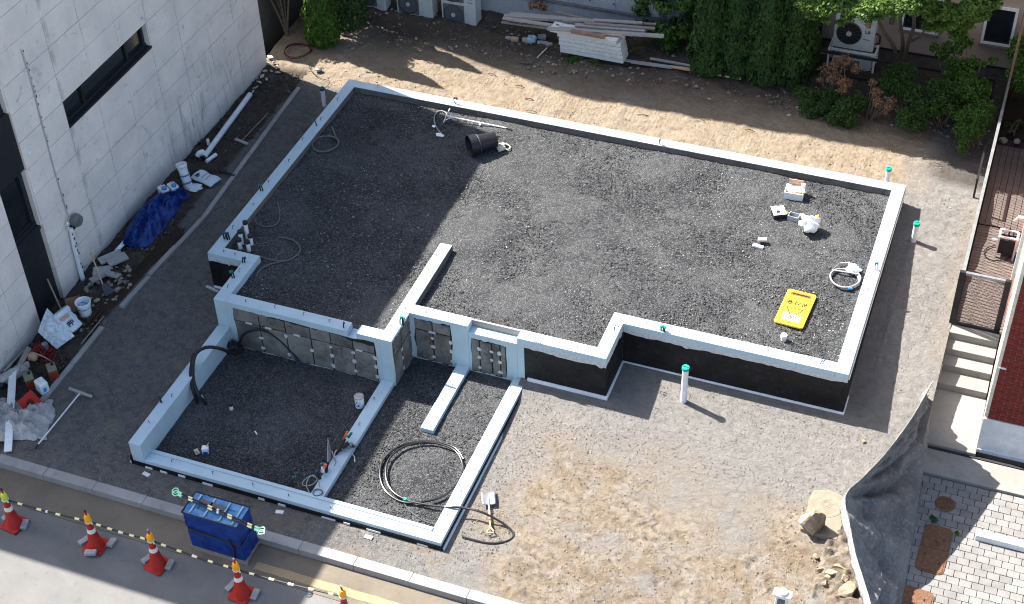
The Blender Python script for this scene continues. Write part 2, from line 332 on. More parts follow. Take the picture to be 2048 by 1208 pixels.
# ------------------------------------------------------------------ mesh builder
def frame_of(d):
    d = Vector(d).normalized(); a = Vector((0, 0, 1)) if abs(d.z) < .9 else Vector((1, 0, 0))
    u = d.cross(a).normalized(); return u, d.cross(u).normalized()
class MB:
    def __init__(s): s.v = []; s.f = []; s.smooth = False
    def add(s, vs, fs):
        o = len(s.v); s.v += [tuple(q) for q in vs]; s.f += [tuple(i+o for i in f) for f in fs]; return s
    def box(s, x0, x1, y0, y1, z0, z1):
        return s.add([(x0,y0,z0),(x1,y0,z0),(x1,y1,z0),(x0,y1,z0),(x0,y0,z1),(x1,y0,z1),(x1,y1,z1),(x0,y1,z1)],
                     [(0,3,2,1),(4,5,6,7),(0,1,5,4),(1,2,6,5),(2,3,7,6),(3,0,4,7)])
    def obox(s, c, d, w, h, l=None, up=(0,0,1)):
        """box centred on c with long axis d (length l or |d|), width w, height h along up"""
        d = Vector(d); l = l or d.length; d = d.normalized(); up = Vector(up); sd = d.cross(up)
        if sd.length < 1e-4: sd = d.cross(Vector((1,0,0)))
        sd.normalize(); up = sd.cross(d).normalized(); c = Vector(c); vs = []
        for kz in (-1, 1):
            for a, b in ((-1,-1),(1,-1),(1,1),(-1,1)): vs.append(c + d*(a*l/2) + sd*(b*w/2) + up*(kz*h/2))
        return s.add(vs, [(0,3,2,1),(4,5,6,7),(0,1,5,4),(1,2,6,5),(2,3,7,6),(3,0,4,7)])
    def prism(s, poly, z0, z1):
        n = len(poly); vs = [(p[0],p[1],z0) for p in poly]+[(p[0],p[1],z1) for p in poly]
        a = sum(poly[i][0]*poly[(i+1)%n][1]-poly[(i+1)%n][0]*poly[i][1] for i in range(n))
        if a < 0:
            vs = [(p[0],p[1],z0) for p in poly[::-1]]+[(p[0],p[1],z1) for p in poly[::-1]]
        return s.add(vs, [tuple(range(n))[::-1], tuple(range(n, 2*n))]+[(i,(i+1)%n,(i+1)%n+n,i+n) for i in range(n)])
    def slab(s, pts, n, t):
        """flat polygon pts extruded by t along n"""
        n = Vector(n)*t; k = len(pts); vs = [Vector(p) for p in pts]+[Vector(p)+n for p in pts]
        return s.add(vs, [tuple(range(k))[::-1], tuple(range(k, 2*k))]+[(i,(i+1)%k,(i+1)%k+k,i+k) for i in range(k)])
    def tube(s, pts, r, n=8, caps=True):
        pts = [Vector(p) for p in pts]; m = len(pts); rs = r if isinstance(r, (list, tuple)) else [r]*m
        u = None; o = len(s.v)
        for i, p in enumerate(pts):
            d = (pts[min(i+1, m-1)]-pts[max(i-1, 0)])
            if d.length < 1e-9: d = Vector((0,0,1))
            d.normalize()
            if u is None: u, v = frame_of(d)
            else:
                u = (u - d*u.dot(d)); u = u.normalized() if u.length > 1e-6 else frame_of(d)[0]; v = d.cross(u)
            for k in range(n):
                a = 2*math.pi*k/n; s.v.append(tuple(p + (u*math.cos(a)+v*math.sin(a))*rs[i]))
        for i in range(m-1):
            for k in range(n):
                a = o+i*n+k; b = o+i*n+(k+1)%n; s.f.append((a, b, b+n, a+n))
        if caps: s.f.append(tuple(o+k for k in range(n))[::-1]); s.f.append(tuple(o+(m-1)*n+k for k in range(n)))
        s.smooth = True; return s
    def lathe(s, prof, n=20, c=(0,0,0), axis=(0,0,1), sx=1., sy=1., ring=False):
        """profile of (radius, height) turned round axis at c"""
        ax = Vector(axis).normalized(); u, v = frame_of(ax); c = Vector(c); o = len(s.v); m = len(prof)
        for r, h in prof:
            for k in range(n):
                a = 2*math.pi*k/n; s.v.append(tuple(c + ax*h + u*(math.cos(a)*r*sx) + v*(math.sin(a)*r*sy)))
        for i in range(m-1):
            for k in range(n):
                a = o+i*n+k; b = o+i*n+(k+1)%n; s.f.append((a, a+n, b+n, b))
        if ring:
            for k in range(n): a = o+(m-1)*n+k; b = o+(m-1)*n+(k+1)%n; s.f.append((a, o+k, o+(k+1)%n, b))
            s.smooth = True; return s
        if prof[0][0] > 1e-4: s.f.append(tuple(o+k for k in range(n)))
        if prof[-1][0] > 1e-4: s.f.append(tuple(o+(m-1)*n+k for k in range(n))[::-1])
        s.smooth = True; return s
    def rock(s, c, sx, sy, sz, seed=0, sub=2, rough=.28, rot=0.):
        bm = bmesh.new(); bmesh.ops.create_icosphere(bm, subdivisions=sub, radius=1.)
        r = random.Random(seed); cuts = [(Vector((r.gauss(0,1), r.gauss(0,1), r.gauss(0,1))).normalized(), r.uniform(.42,.80)) for _ in range(15)]
        o = len(s.v)
        for v in bm.verts:
            p = v.co.copy()
            for n, d in cuts:
                k = p.dot(n)
                if k > d: p -= n*(k-d)
            p *= 1+(r.random()-.5)*rough*.35
            x, y = p.x*sx, p.y*sy
            s.v.append((c[0]+x*math.cos(rot)-y*math.sin(rot), c[1]+x*math.sin(rot)+y*math.cos(rot), c[2]+p.z*sz))
        for f in bm.faces: s.f.append(tuple(o+v.index for v in f.verts))
        bm.free(); return s
    def grid(s, fn, nu, nv):
        o = len(s.v)
        for j in range(nv+1):
            for i in range(nu+1): s.v.append(tuple(fn(i/nu, j/nv)))
        for j in range(nv):
            for i in range(nu):
                a = o+j*(nu+1)+i; s.f.append((a, a+1, a+nu+2, a+nu+1))
        return s
    def mesh(s, name, m=None, smooth=None, ang=40):
        me = bpy.data.meshes.new(name); me.from_pydata(s.v, [], s.f); me.validate(); me.update()
        if m: me.materials.append(m)
        if s.smooth if smooth is None else smooth:
            me.polygons.foreach_set('use_smooth', [True]*len(me.polygons))
            try: me.set_sharp_from_angle(angle=math.radians(ang))
            except Exception: pass
        return me
    def build(s, name, m, parent=None, bevel=0., smooth=None, solid=0., world=False, sub=0):
        if world and parent is not None:
            L = parent.location; s.v = [(a-L.x, b-L.y, c-L.z) for a, b, c in s.v]
        o = bpy.data.objects.new(name, s.mesh(name, m, smooth)); COL.objects.link(o)
        if parent is not None: o.parent = parent
        if solid: md = o.modifiers.new('s', 'SOLIDIFY'); md.thickness = solid; md.offset = 0
        if sub: md = o.modifiers.new('u', 'SUBSURF'); md.levels = sub; md.render_levels = sub
        if bevel:
            md = o.modifiers.new('b', 'BEVEL'); md.width = bevel; md.segments = 2; md.limit_method = 'ANGLE'
        return o
def tag(o, label=None, cat=None, group=None, kind=None):
    for k, v in (('label', label), ('category', cat), ('group', group), ('kind', kind)):
        if v: o[k] = v
    return o
def thing(name, loc, label, cat, group=None, rotz=0., kind=None):
    o = bpy.data.objects.new(name, None); COL.objects.link(o); o.location = loc; o.rotation_euler = (0, 0, rotz)
    o.empty_display_size = .1
    return tag(o, label, cat, group, kind)
def copy_tree(o, parent=None):
    c = o.copy(); COL.objects.link(c)
    if parent is not None: c.parent = parent
    for ch in o.children: copy_tree(ch, c)
    return c
def inst(o, loc, rotz=None, parent=None, scale=None):
    c = o.copy(); COL.objects.link(c); c.location = loc
    if rotz is not None: c.rotation_euler = (0, 0, rotz)
    if scale: c.scale = scale
    if parent is not None: c.parent = parent
    return c
def curve_pts(P, n=8):
    """Catmull-Rom through P"""
    P = [Vector(p) for p in P]; Q = [P[0]*2-P[1]]+P+[P[-1]*2-P[-2]]; out = []
    for i in range(1, len(Q)-2):
        for k in range(n):
            t = k/n; a, b, c, d = Q[i-1], Q[i], Q[i+1], Q[i+2]
            out.append(.5*((2*b)+(c-a)*t+(2*a-5*b+4*c-d)*t*t+(3*b-a-3*c+d)*t**3))
    return out+[P[-1]]
def np_mesh(name, V, F, m, kind=None, parent=None, smooth=False):
    V = np.asarray(V, np.float32); F = np.asarray(F, np.int32); me = bpy.data.meshes.new(name)
    me.vertices.add(len(V)); me.vertices.foreach_set('co', V.ravel())
    k = F.shape[1]; me.loops.add(F.size); me.loops.foreach_set('vertex_index', F.ravel())
    me.polygons.add(len(F)); me.polygons.foreach_set('loop_start', np.arange(0, F.size, k, dtype=np.int32))
    me.polygons.foreach_set('loop_total', np.full(len(F), k, np.int32))
    if smooth: me.polygons.foreach_set('use_smooth', np.ones(len(F), bool))
    me.update(calc_edges=True); me.validate()
    if m: me.materials.append(m)
    o = bpy.data.objects.new(name, me); COL.objects.link(o)
    if parent is not None: o.parent = parent
    if kind: o['kind'] = kind
    return o
OCT = np.array([(1,0,0),(0,1,0),(-1,0,0),(0,-1,0),(0,0,1),(0,0,-1)], float)
OF = np.array([(0,1,4),(1,2,4),(2,3,4),(3,0,4),(1,0,5),(2,1,5),(3,2,5),(0,3,5)])
def scatter(name, P, size, m, label, flat=.6, parent=None, z0=.25):
    n = len(P); s = size*(RNG.random((n,1,1))**2*1.6+.5)
    V = OCT[None]*(1+RNG.uniform(-.35,.35,(n,6,3))); V[:,:,2] *= flat
    V = V*s; a = RNG.random(n)*2*math.pi; c, q = np.cos(a)[:,None], np.sin(a)[:,None]
    x = V[:,:,0]*c-V[:,:,1]*q; y = V[:,:,0]*q+V[:,:,1]*c; V = np.stack((x, y, V[:,:,2]), 2)
    V = V + P[:,None,:]; V[:,:,2] += (s[:,:,0]*z0*.6)
    F = (OF[None]+6*np.arange(n)[:,None,None]).reshape(-1,3)
    o = np_mesh(name, V.reshape(-1,3), F, m, 'stuff', parent)
    return tag(o, label)
# ================================================================== SETTING
# foundation plan (outer lines)
T_ = .248; xA, xB, xC, xD, xE, xF = 0., .79, 4.484, 8.337, 12.5, 6.782
yA, yB, yC, yD, yE, yG = 0., -6.517, -7.697, -6.855, -5.846, -10.99
LOW, LTOP = -1.033, -.657
def inside_fp(x, y, m):
    """soil cells to cut away below the foundation's own fill"""
    a = (x > m) & (x < xE-m) & (y < -m) & (y > yB+m)
    a &= ~((x < xB+m) & (y < yB+m)); a &= ~((x > xD-m) & (y < yE+m))
    b = (x > xB+m) & (x < xC+.4-m) & (y < yB+.3) & (y > yC)
    c = (x > xC-.4) & (x < xD-m) & (y < yB+.3) & (y > yD+m)
    d = (x > xB+m) & (x < xF-m) & (y < yD+.3-.0) & (y > yG+m)
    d &= (y < yC+.3) | (x > xC-.3)
    return a | b | c | d
def make_ground():
    # fine sheet over the lot, with a coarse skirt reaching outwards
    x0, x1, y0, y1, st = -2.9, 13.98, -11.6, 6.2, .04
    nx = int((x1-x0)/st)+1; ny = int((y1-y0)/st)+1
    X, Y = np.meshgrid(np.linspace(x0, x1, nx), np.linspace(y0, y1, ny))
    Z = zg(X, Y)
    soil = np.zeros_like(X)
    wob = (fbm(X*.8, Y*.8, 4, 3)-.5)*1.6
    soil = np.maximum(soil, clamp((Y-.35+wob*.5)/.35)*clamp((13.2-X+wob)/.8))            # behind the foundation
    yard = clamp((X-7.0+wob)/.9)*clamp((-7.75-Y+wob*.9)/.9); yard = np.maximum(yard, clamp((X-7.6+wob)/.6)*clamp((-7.8+(X-9)*.0-Y)/1.)*.7)
    soil = np.maximum(soil, yard*clamp(.92+(fbm(X*1.7,Y*1.7,5,91)-.40)/.3))
    left = clamp((-1.62-X)/.05)*clamp((1.2-Y)/.3); soil = np.maximum(soil, left)
    soil = np.maximum(soil, clamp((fbm(X*2.2, Y*2.2, 4, 9)-.60)/.1)*.55*(Y < -8)*(X < 7))
    soil = np.maximum(soil, clamp((X-13.6)/.2)*.35*clamp((.6-Y)/.5)*clamp((Y+4.5)/.5))
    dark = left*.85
    dark = np.maximum(dark, clamp((Y-2.0+wob*.5)/1.3)*.85)*1.0  # soil colour darkened to deepen the back building's shade
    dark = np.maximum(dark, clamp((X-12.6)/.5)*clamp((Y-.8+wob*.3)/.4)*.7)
    tr = clamp((Y-.4)/.2)*clamp((2.9-Y)/.5)*clamp((fbm(X*.5, Y*1.1, 3, 5)-.38)/.12)
    tr = np.maximum(tr, clamp((fbm(X*.9, Y*.9, 3, 15)-.55)/.1)*yard*.5)
    tr = tr*clamp(soil*1.2-.2)*clamp((fbm(X*1.3+5, Y*2.1, 3, 65)-.40)/.12)
    rel = (fbm(X*2.2, Y*2.2, 5, 1)-.5)*.10 + (fbm(X*8, Y*8, 3, 2)-.5)*.05
    ridge = 1-np.abs(2*fbm(X*1.6+Y*.6, Y*3.2-X*.9, 4, 21)-1)
    rel += yard*(clamp((ridge-.74)/.26)**1.5*.070 - .015)
    ridge2 = 1-np.abs(2*fbm(X*4+3, Y*5+Y, 4, 33)-1); rel += yard*clamp((ridge2-.8)/.2)*.035; rel += yard*(fbm(X*5, Y*7, 4, 71)-.5)*.09
    rel += soil*(Y > 3.0)*clamp((Y-3)/.8)*(fbm(X*3, Y*3, 4, 8)-.4)*.18
    rel += left*(fbm(X*4, Y*4, 4, 12)-.45)*.10
    nearw = clamp(((Y+11.6))/.3)
    Z = Z + rel*nearw*(.55+.45*soil)
    Z = np.where((X > xA-.3) & (X < xE+.35) & (Y > yG-.35) & (Y < .3), np.minimum(Z, zg(X, Y)-.015), Z)
    rx = np.interp(-Y, [5.8,6.6,7.6,8.2,8.8,9.4,10.,11.6], [13.97,13.75,13.5,13.5,13.65,13.80,13.95,13.98])
    sink = clamp((X-rx-.02)/.15)*(Y < -5.9); Z = lerp(Z, -1.62, sink)
    V = np.stack((X, Y, Z), 2).reshape(-1, 3)
    i = np.arange(nx*ny).reshape(ny, nx); a = i[:-1,:-1]; b = i[:-1,1:]; c = i[1:,1:]; d = i[1:,:-1]
    F = np.stack((a, b, c, d), 2)
    cx = (X[:-1,:-1]+X[1:,1:])/2; cy = (Y[:-1,:-1]+Y[1:,1:])/2
    keep = ~inside_fp(cx, cy, .10); F = F[keep]
    used = np.zeros(len(V), bool); used[F.ravel()] = True; re = np.cumsum(used)-1
    nv = int(used.sum()); F = re[F]; V = V[used]
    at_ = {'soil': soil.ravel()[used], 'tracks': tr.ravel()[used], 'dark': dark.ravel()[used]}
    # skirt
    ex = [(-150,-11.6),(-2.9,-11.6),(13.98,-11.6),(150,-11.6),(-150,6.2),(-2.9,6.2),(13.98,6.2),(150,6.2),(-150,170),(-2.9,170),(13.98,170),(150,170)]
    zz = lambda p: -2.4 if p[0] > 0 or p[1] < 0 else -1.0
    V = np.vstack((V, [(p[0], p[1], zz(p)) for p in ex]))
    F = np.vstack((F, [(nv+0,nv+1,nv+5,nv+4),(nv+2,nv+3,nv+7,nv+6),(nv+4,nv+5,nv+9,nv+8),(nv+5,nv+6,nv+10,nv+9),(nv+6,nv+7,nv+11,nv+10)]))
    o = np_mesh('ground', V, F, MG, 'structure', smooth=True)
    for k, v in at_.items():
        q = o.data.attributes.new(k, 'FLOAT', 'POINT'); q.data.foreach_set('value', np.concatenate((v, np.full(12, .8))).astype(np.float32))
    return soil
make_ground()
def sheet(name, x0, x1, y0, y1, z, m, amp, st=.04, seed=0, freq=3.):
    nx = max(2, int((x1-x0)/st)+1); ny = max(2, int((y1-y0)/st)+1)
    X, Y = np.meshgrid(np.linspace(x0, x1, nx), np.linspace(y0, y1, ny))
    Z = z + (fbm(X*freq*.35, Y*freq*.35, 4, seed)-.5)*amp*2 + (fbm(X*freq*3, Y*freq*3, 3, seed+5)-.5)*amp
    i = np.arange(nx*ny).reshape(ny, nx)
    F = np.stack((i[:-1,:-1], i[:-1,1:], i[1:,1:], i[1:,:-1]), 2).reshape(-1, 4)
    return np.stack((X, Y, Z), 2).reshape(-1, 3), F
def multi_sheet(name, rects, z, m, amp):
    Vs = []; Fs = []; o = 0
    for r in rects:
        V, F = sheet(name, *r, z, m, amp, seed=40); Vs.append(V); Fs.append(F+o); o += len(V)
    return np_mesh(name, np.vstack(Vs), np.vstack(Fs), m, 'structure', smooth=True)
multi_sheet('gravel_fill', [(.2,12.3,-5.62,-.2), (.2,8.12,-6.3,-5.62), (.99,8.12,-6.62,-6.3), (.99,4.26,-7.5,-6.62)], ZU, MGR, .03)
multi_sheet('gravel_floor', [(1.,4.25,-10.8,-7.68), (4.42,6.56,-10.8,-6.84)], ZB, MGR, .02)

# road, gutter, kerb
ROADZ = -1.33
MB().box(-150, 150, -60, -12.46, ROADZ-.2, ROADZ).build('road', MASPH)['kind'] = 'structure'
MB().box(-150, 150, -12.455, -11.80, ROADZ-.2, ROADZ+.006).build('gutter', MGUT)['kind'] = 'structure'
lnm = MB()
xs_ = np.linspace(3.9, 9.5, 60)
r_ = random.Random(4)
up_ = [(x, -12.17 + (r_.random()-.5)*.012) for x in xs_]; dn_ = [(x, -12.33 + (r_.random()-.5)*.012) for x in xs_]
lnm.prism(up_[::-1]+dn_, ROADZ+.006, ROADZ+.010)
lnm.build('painted_line', MORNG)['kind'] = 'structure'
kerb = thing('kerb', (0,0,0), None, None); kerb['kind'] = 'structure'
kb = None
for i in range(-12, 20):
    x = .42 + i*1.02
    if kb is None:
        kb = MB().box(0, 1.014, -11.80, -11.60, -1.55, -1.185).build('kerb_stone', MKERB, kerb, bevel=.007); kb.location = (x, 0, 0)
    else:
        k = inst(kb, (x, random.uniform(-.003,.003), random.uniform(-.003,.003)))
# edging strip on the left of the lot
edge = thing('edging_strip', (-1.55,-4,-.8), None, None); edge['kind'] = 'structure'
pts = [G(*q) for q in ((598,176),(500,310),(405,440),(243,617))]; pts2 = [G(*q) for q in ((205,655),(145,730),(82,806),(70,822))]
def strip_line(P, seg, wd):
    for a, b in zip(P[:-1], P[1:]):
        n = max(1, round((b-a).length/seg))
        for k in range(n):
            p = a.lerp(b, k/n); q = a.lerp(b, (k+1)/n); d = q-p
            c = (p+q)/2; c.z = float(zg(c.x, c.y))+.005
            MB().obox(c, d, wd, .08, l=d.length-.012).build('edging_stone', MKERB, edge, bevel=.006, world=True)
strip_line(pts, 1.05, .10); strip_line(pts2, 1.0, .10)

# ------------------------------------------------------------------ scattered stones (uncountable)
def rnd_pts(n, x0, x1, y0, y1, z=None, cond=None):
    x = RNG.uniform(x0, x1, n); y = RNG.uniform(y0, y1, n)
    if cond is not None: k = cond(x, y); x, y = x[k], y[k]
    zz = zg(x, y) if z is None else np.full(len(x), z)
    return np.stack((x, y, zz), 1)
MCH = mat('dark_chippings', (.056,.057,.058), (.034,.035,.037), scale=4, island=.6, coord='World', rough=.8)
MCHL = mat('pale_chippings', (.25,.235,.215), (.17,.16,.15), scale=4, island=.5, coord='World', rough=.85)
MCHG = mat('grey_chippings', (.20,.19,.178), (.14,.132,.122), scale=4, island=.4, coord='World', rough=.85)
MCHO = mat('earthy_chippings', (.28,.22,.155), (.20,.15,.10), scale=4, island=.55, coord='World', rough=.9)
up = lambda x, y: ((x>.25)&(x<12.25)&(y<-.27)&(y>-5.6)) | ((x>.25)&(x<8.08)&(y<-5.5)&(y>-6.25)) | ((x>1.05)&(x<4.23)&(y>-7.44)&(y<-6.2)) | ((x>4.5)&(x<8.08)&(y>-6.6)&(y<-6.2))
def not_stub(x, y): return up(x, y) & ~((x>4.2)&(x<4.52)&(y<-4.7))
scatter('gravel_chippings', rnd_pts(60000, .2, 12.3, -7.5, -.2, ZU, not_stub), .0105, MCH, 'dark crushed stones covering the raised foundation fill')
clump = lambda x, y: not_stub(x, y) & (fbm(x*.9, y*.9, 4, 77) > .50)
scatter('pale_gravel_chippings', rnd_pts(10000, .2, 12.3, -7.5, -.2, ZU, clump), .011, MCHL, 'pale chips scattered over the dark foundation gravel')
lowc = lambda x, y: ((x>1.06)&(x<4.2)&(y<-7.7)) | ((x>4.47)&(x<6.5)&~((x>5.36)&(x<5.66)&(y>-8.65)))
scatter('lower_gravel_chippings', rnd_pts(17000, 1., 6.5, -10.73, -6.87, ZB, lowc), .010, MCH, 'dark crushed stones on the two lower bays')
notfab = lambda x, y: ~((y < -5.9) & (x > np.interp(-y, [5.8,6.6,7.6,8.2,8.8,9.4,10.,11.6], [13.97,13.75,13.5,13.5,13.65,13.80,13.95,13.98])-.03))
out = lambda x, y: ~inside_fp(x, y, -.06) & notfab(x, y)
scatter('lot_gravel', rnd_pts(60000, -1.5, 13.9, -11.55, .4, None, lambda x, y: out(x, y) & ~((x > 7.1+fbm(y,y,3,2)) & (y < -7.9))), .0065, MCHG, 'grey crusher run stones on the bare lot')
scatter('yard_clods', rnd_pts(5000, 6.8, 13.9, -11.55, -7.6, None, lambda x, y: out(x, y)&(fbm(x*.8,y*.8,4,3)>.34)&notfab(x,y)), .008, MCHO, 'small earth clods over the front yard soil')
scatter('rear_clods', rnd_pts(5000, -2.6, 13.9, .1, 5.2, None, None), .011, MCHO, 'small clods and pebbles over the soil behind the foundation')
def band(x, y): return (y > 2.2+.9*fbm(x*1.2, x*0+3, 3, 4))
scatter('rear_pebbles', rnd_pts(1500, -1.4, 13.9, 1.8, 4.6, None, band), .032, mat('rear_pebble', (.22,.19,.165), (.13,.115,.10), scale=4, island=.5, coord='World'), 'pale pebbles along the shaded back edge of the lot')
scatter('side_rubble', rnd_pts(3000, -2.65, -1.62, -10.9, .9, None), .024, mat('side_rubble_stone', (.085,.07,.058), (.05,.042,.036), scale=4, island=.6, coord='World'), 'dark gravel and grit along the foot of the stone wall')

# ================================================================== FOUNDATION
fnd = thing('foundation', (6.25, -4, 0), 'L-shaped concrete house foundation with pale blue-white coated wall tops around dark gravel', 'foundation')
ZBOT = -1.45
def cw(x0, x1, y0, y1, top, bot=ZBOT):
    return MB().box(x0, x1, y0, y1, bot, top).build('foundation_wall', MWALL, fnd, bevel=.008, world=True)
# raised part
cw(0, xE, -T_, 0, 0)
cw(xE-T_, xE, yE, -T_, 0)
cw(xD-T_, xE-T_, yE, yE+T_, 0)
cw(xD-T_, xD, yD, yE, 0)
RX0, RX1 = 5.655, 6.62                                       # lowered doorway in the front wall
cw(RX1, xD-T_, yD, yD+T_, 0)
cw(xC, RX0, yD, yD+T_, 0)
cw(RX0, RX1, yD, yD+T_-.045, -.15)
MB().box(RX0+.001, RX1-.001, yD+T_-.043, yD+T_-.002, ZBOT, -.01).build('threshold_board', MKERB, fnd, world=True)
cw(xC-T_, xC, yC, -4.755, 0)
NX0, NX1 = 3.585, 3.775                                      # notch
cw(xB+T_, NX0, yC, yC+T_, 0)
cw(NX0, NX1, yC, yC+T_, -.14)
cw(NX1, xC-T_, yC, yC+T_, 0)
cw(xB, xB+T_, yC, yB, 0)
cw(0, xB+T_, yB, yB+T_, 0)
cw(0, T_, yB+T_, -T_, 0)
# lower part
cw(xB, xB+T_, yG, yC, LTOP)
cw(xB+T_, xF, yG, yG+T_, LOW)
cw(xF-T_, xF, yG+T_, yD, LOW)
cw(xC-.275, xC-.025, yG+T_, yC, LOW)
cw(5.39, 5.64, -8.62, yD, LOW)
# a narrow step along the top of the low front wall
MB().box(xB+T_, xF-T_, yG+T_-.05, yG+T_+.02, ZBOT, LOW+.022).build('wall_lip', MWALL, fnd, world=True)
# inner faces: dark bare concrete strips, proud of the wall by a hair
def inner(x0, x1, y0, y1, z0=-.4, z1=-.012):
    MB().box(x0, x1, y0, y1, z0, z1).build('inner_wall_face', MINNER, fnd, world=True)
inner(T_, xE-T_, -T_-.004, -T_+.001); inner(T_-.001, T_+.004, yB+T_+.004, -T_-.004); inner(xC, xC+.004, yD+T_, -4.757)
# bare panels on the faces towards the garage and the bay
def rough_poly(u0, u1, v0, v1, n=12, a=.03, seed=0):
    r = random.Random(seed); P = []
    for i in range(n): P.append((lerp(u0,u1,i/n)+r.uniform(-a,a)*.5, v0+r.uniform(-a,a)))
    for i in range(4): P.append((u1+r.uniform(-a,a), lerp(v0,v1,i/4)))
    for i in range(n): P.append((lerp(u1,u0,i/n)+r.uniform(-a,a)*.5, v1+r.uniform(-a,a)))
    for i in range(4): P.append((u0+r.uniform(-a,a), lerp(v1,v0,i/4)))
    return P
MDK = mat('dark_joint', (.022,.019,.017), rough=.9)
def panels(u0, u1, v0, v1, us, vs, face, seed, topline=None):
    """face(u, v, d) -> point; d is distance in front of the wall"""
    n = face(0,0,1)-face(0,0,0)
    P = rough_poly(u0, u1, v0, v1, 14, .022, seed)
    MB().slab([face(a, b, 0.) for a, b in P], n, .004).build('joint_backing', MDK, fnd, world=True)
    r = random.Random(seed+1)
    ue = [u0]+us+[u1]
    for i in range(len(ue)-1):
        ve = [v0]+vs+[v1]
        for j in range(len(ve)-1):
            g = r.uniform(.008,.018); a0, a1 = ue[i]+g, ue[i+1]-g; b0, b1 = ve[j]+g, ve[j+1]-g
            if topline and j == len(ve)-2: b1l, b1r = topline(a0), topline(a1)
            else: b1l = b1r = b1
            if min(b1l, b1r) < b0+.03: continue
            q = []
            for k in range(5): q.append((lerp(a0,a1,k/4), b0+r.uniform(-.006,.006)))
            for k in range(6): t = k/5; q.append((lerp(a1,a0,t), lerp(b1r,b1l,t)+(r.uniform(-.018,.018) if j == len(ve)-2 else r.uniform(-.006,.006))))
            MB().slab([face(a, b, .004) for a, b in q], n, .004+r.uniform(0,.004)).build('concrete_panel', MRC, fnd, world=True)
            if j == 0 and False: pass
    # mortar dabs at the tie holes
    dab = r.randint
    for u in ue[1:]:
        for v in (v0+.12, v0+.38, v0+.60):
            if v < v1-.05 and r.random() < .85:
                w_ = r.uniform(.035,.06); h_ = r.uniform(.035,.06); P = []
                for k in range(9):
                    an = 2*math.pi*k/9; P.append((u-.01+math.cos(an)*w_*r.uniform(.6,1.1), v+math.sin(an)*h_*r.uniform(.6,1.1)))
                MB().slab([face(a, b, .010) for a, b in P], n, .008).build('mortar_dab', MMORT, fnd, world=True)
        for k in range(2):
            if r.random() < .6 and vs:
                u2 = u - r.uniform(.12,.42); P = [(u2-.07, vs[-1]-.02), (u2+.07, vs[-1]-.025+r.uniform(-.01,.01)), (u2+.065, vs[-1]+.022), (u2-.07, vs[-1]+.02)]
                MB().slab([face(a, b, .010) for a, b in P], n, .006).build('mortar_dab', MMORT, fnd, world=True)
fy = lambda Y: (lambda u, v, d: Vector((u, Y-d, v)))
fx = lambda X: (lambda u, v, d: Vector((X+d, u, v)))
panels(1.18, 4.13, -1.11, -.14, [1.72, 2.28, 2.80, 3.22, 3.68], [-.42], fy(yC), 3, lambda u: -.14-.02*math.sin(u*3)-(.10 if u > 3.4 else .0))
panels(4.56, 5.30, -1.11, -.10, [4.93], [-.36], fy(yD), 5)
panels(5.70, 6.40, -1.09, -.28, [5.87, 6.12, 6.28], [], fy(yD), 7)
panels(yC+.03, yD-.03, -1.11, -.06, [yC+.38], [-.40], fx(xC), 9)
# black waterproofing on the faces that are out in the open
def membrane(u0, u1, v0, top, face, seed, n=None):
    r = random.Random(seed); k = max(4, int(abs(u1-u0)/.09)); P = [(u0, v0), (u1, v0)]
    for i in range(k+1): P.append((lerp(u1,u0,i/k), top+.03*(fbm(np.array(i*.35+seed), np.array(2.), 3, seed)*2-1)+r.uniform(-.012,.012)))
    nn = face(0,0,1)-face(0,0,0)
    MB().slab([face(a, b, 0) for a, b in P], nn, .006).build('waterproofing_membrane', MBLACK, fnd, world=True)
    # grey slurry edge above it
    P = [(u0, top-.03), (u1, top-.03)]
    for i in range(k+1): P.append((lerp(u1,u0,i/k), top+.10+r.uniform(-.012,.012)))
    MB().slab([face(a, b, 0) for a, b in P], nn, .003).build('slurry_band', MMORT, fnd, world=True)
    for i in range(max(1, int(abs(u1-u0)*.7))):
        u = r.uniform(min(u0,u1)+.1, max(u0,u1)-.1); ww = r.uniform(.02,.07); P = []
        for q in range(10):
            an = 2*math.pi*q/10; P.append((u+math.cos(an)*ww*r.uniform(.6,1.2), top+.01+math.sin(an)*ww*.7*r.uniform(.6,1.2)))
        MB().slab([face(a, b, .006) for a, b in P], nn, .005).build('mortar_dab', MMORT, fnd, world=True)
membrane(RX1+.14, xD+.0, -1.03, -.22, fy(yD), 11)
membrane(xD+.008, xE, -1.02, -.22, fy(yE), 12)
membrane(yD, yE-.01, -1.02, -.18, fx(xD), 13)
membrane(0., xB-.01, -.92, -.20, fy(yB), 14)
membrane(yE, 0, -1.2, -.16, fx(xE), 15)
# white base strip at the foot
for a in ((RX1+.20, xD+.045, yD-.045, yD-.008, -1.04,-.925), (xD+.008, xD+.045, yD-.008, yE-.045, -1.04,-.925), (xD+.008, xE+.03, yE-.045, yE-.008, -1.04,-.925),
          (xE+.008, xE+.034, yE-.008, 0, -.99,-.92), (.02, xB+.01, yB-.05, yB-.008, -.88,-.83), (xE+.008, xE+.026, yE, 0, -.12,-.09)):
    MB().box(*a).build('base_strip', MPVC, fnd, world=True, bevel=.006)
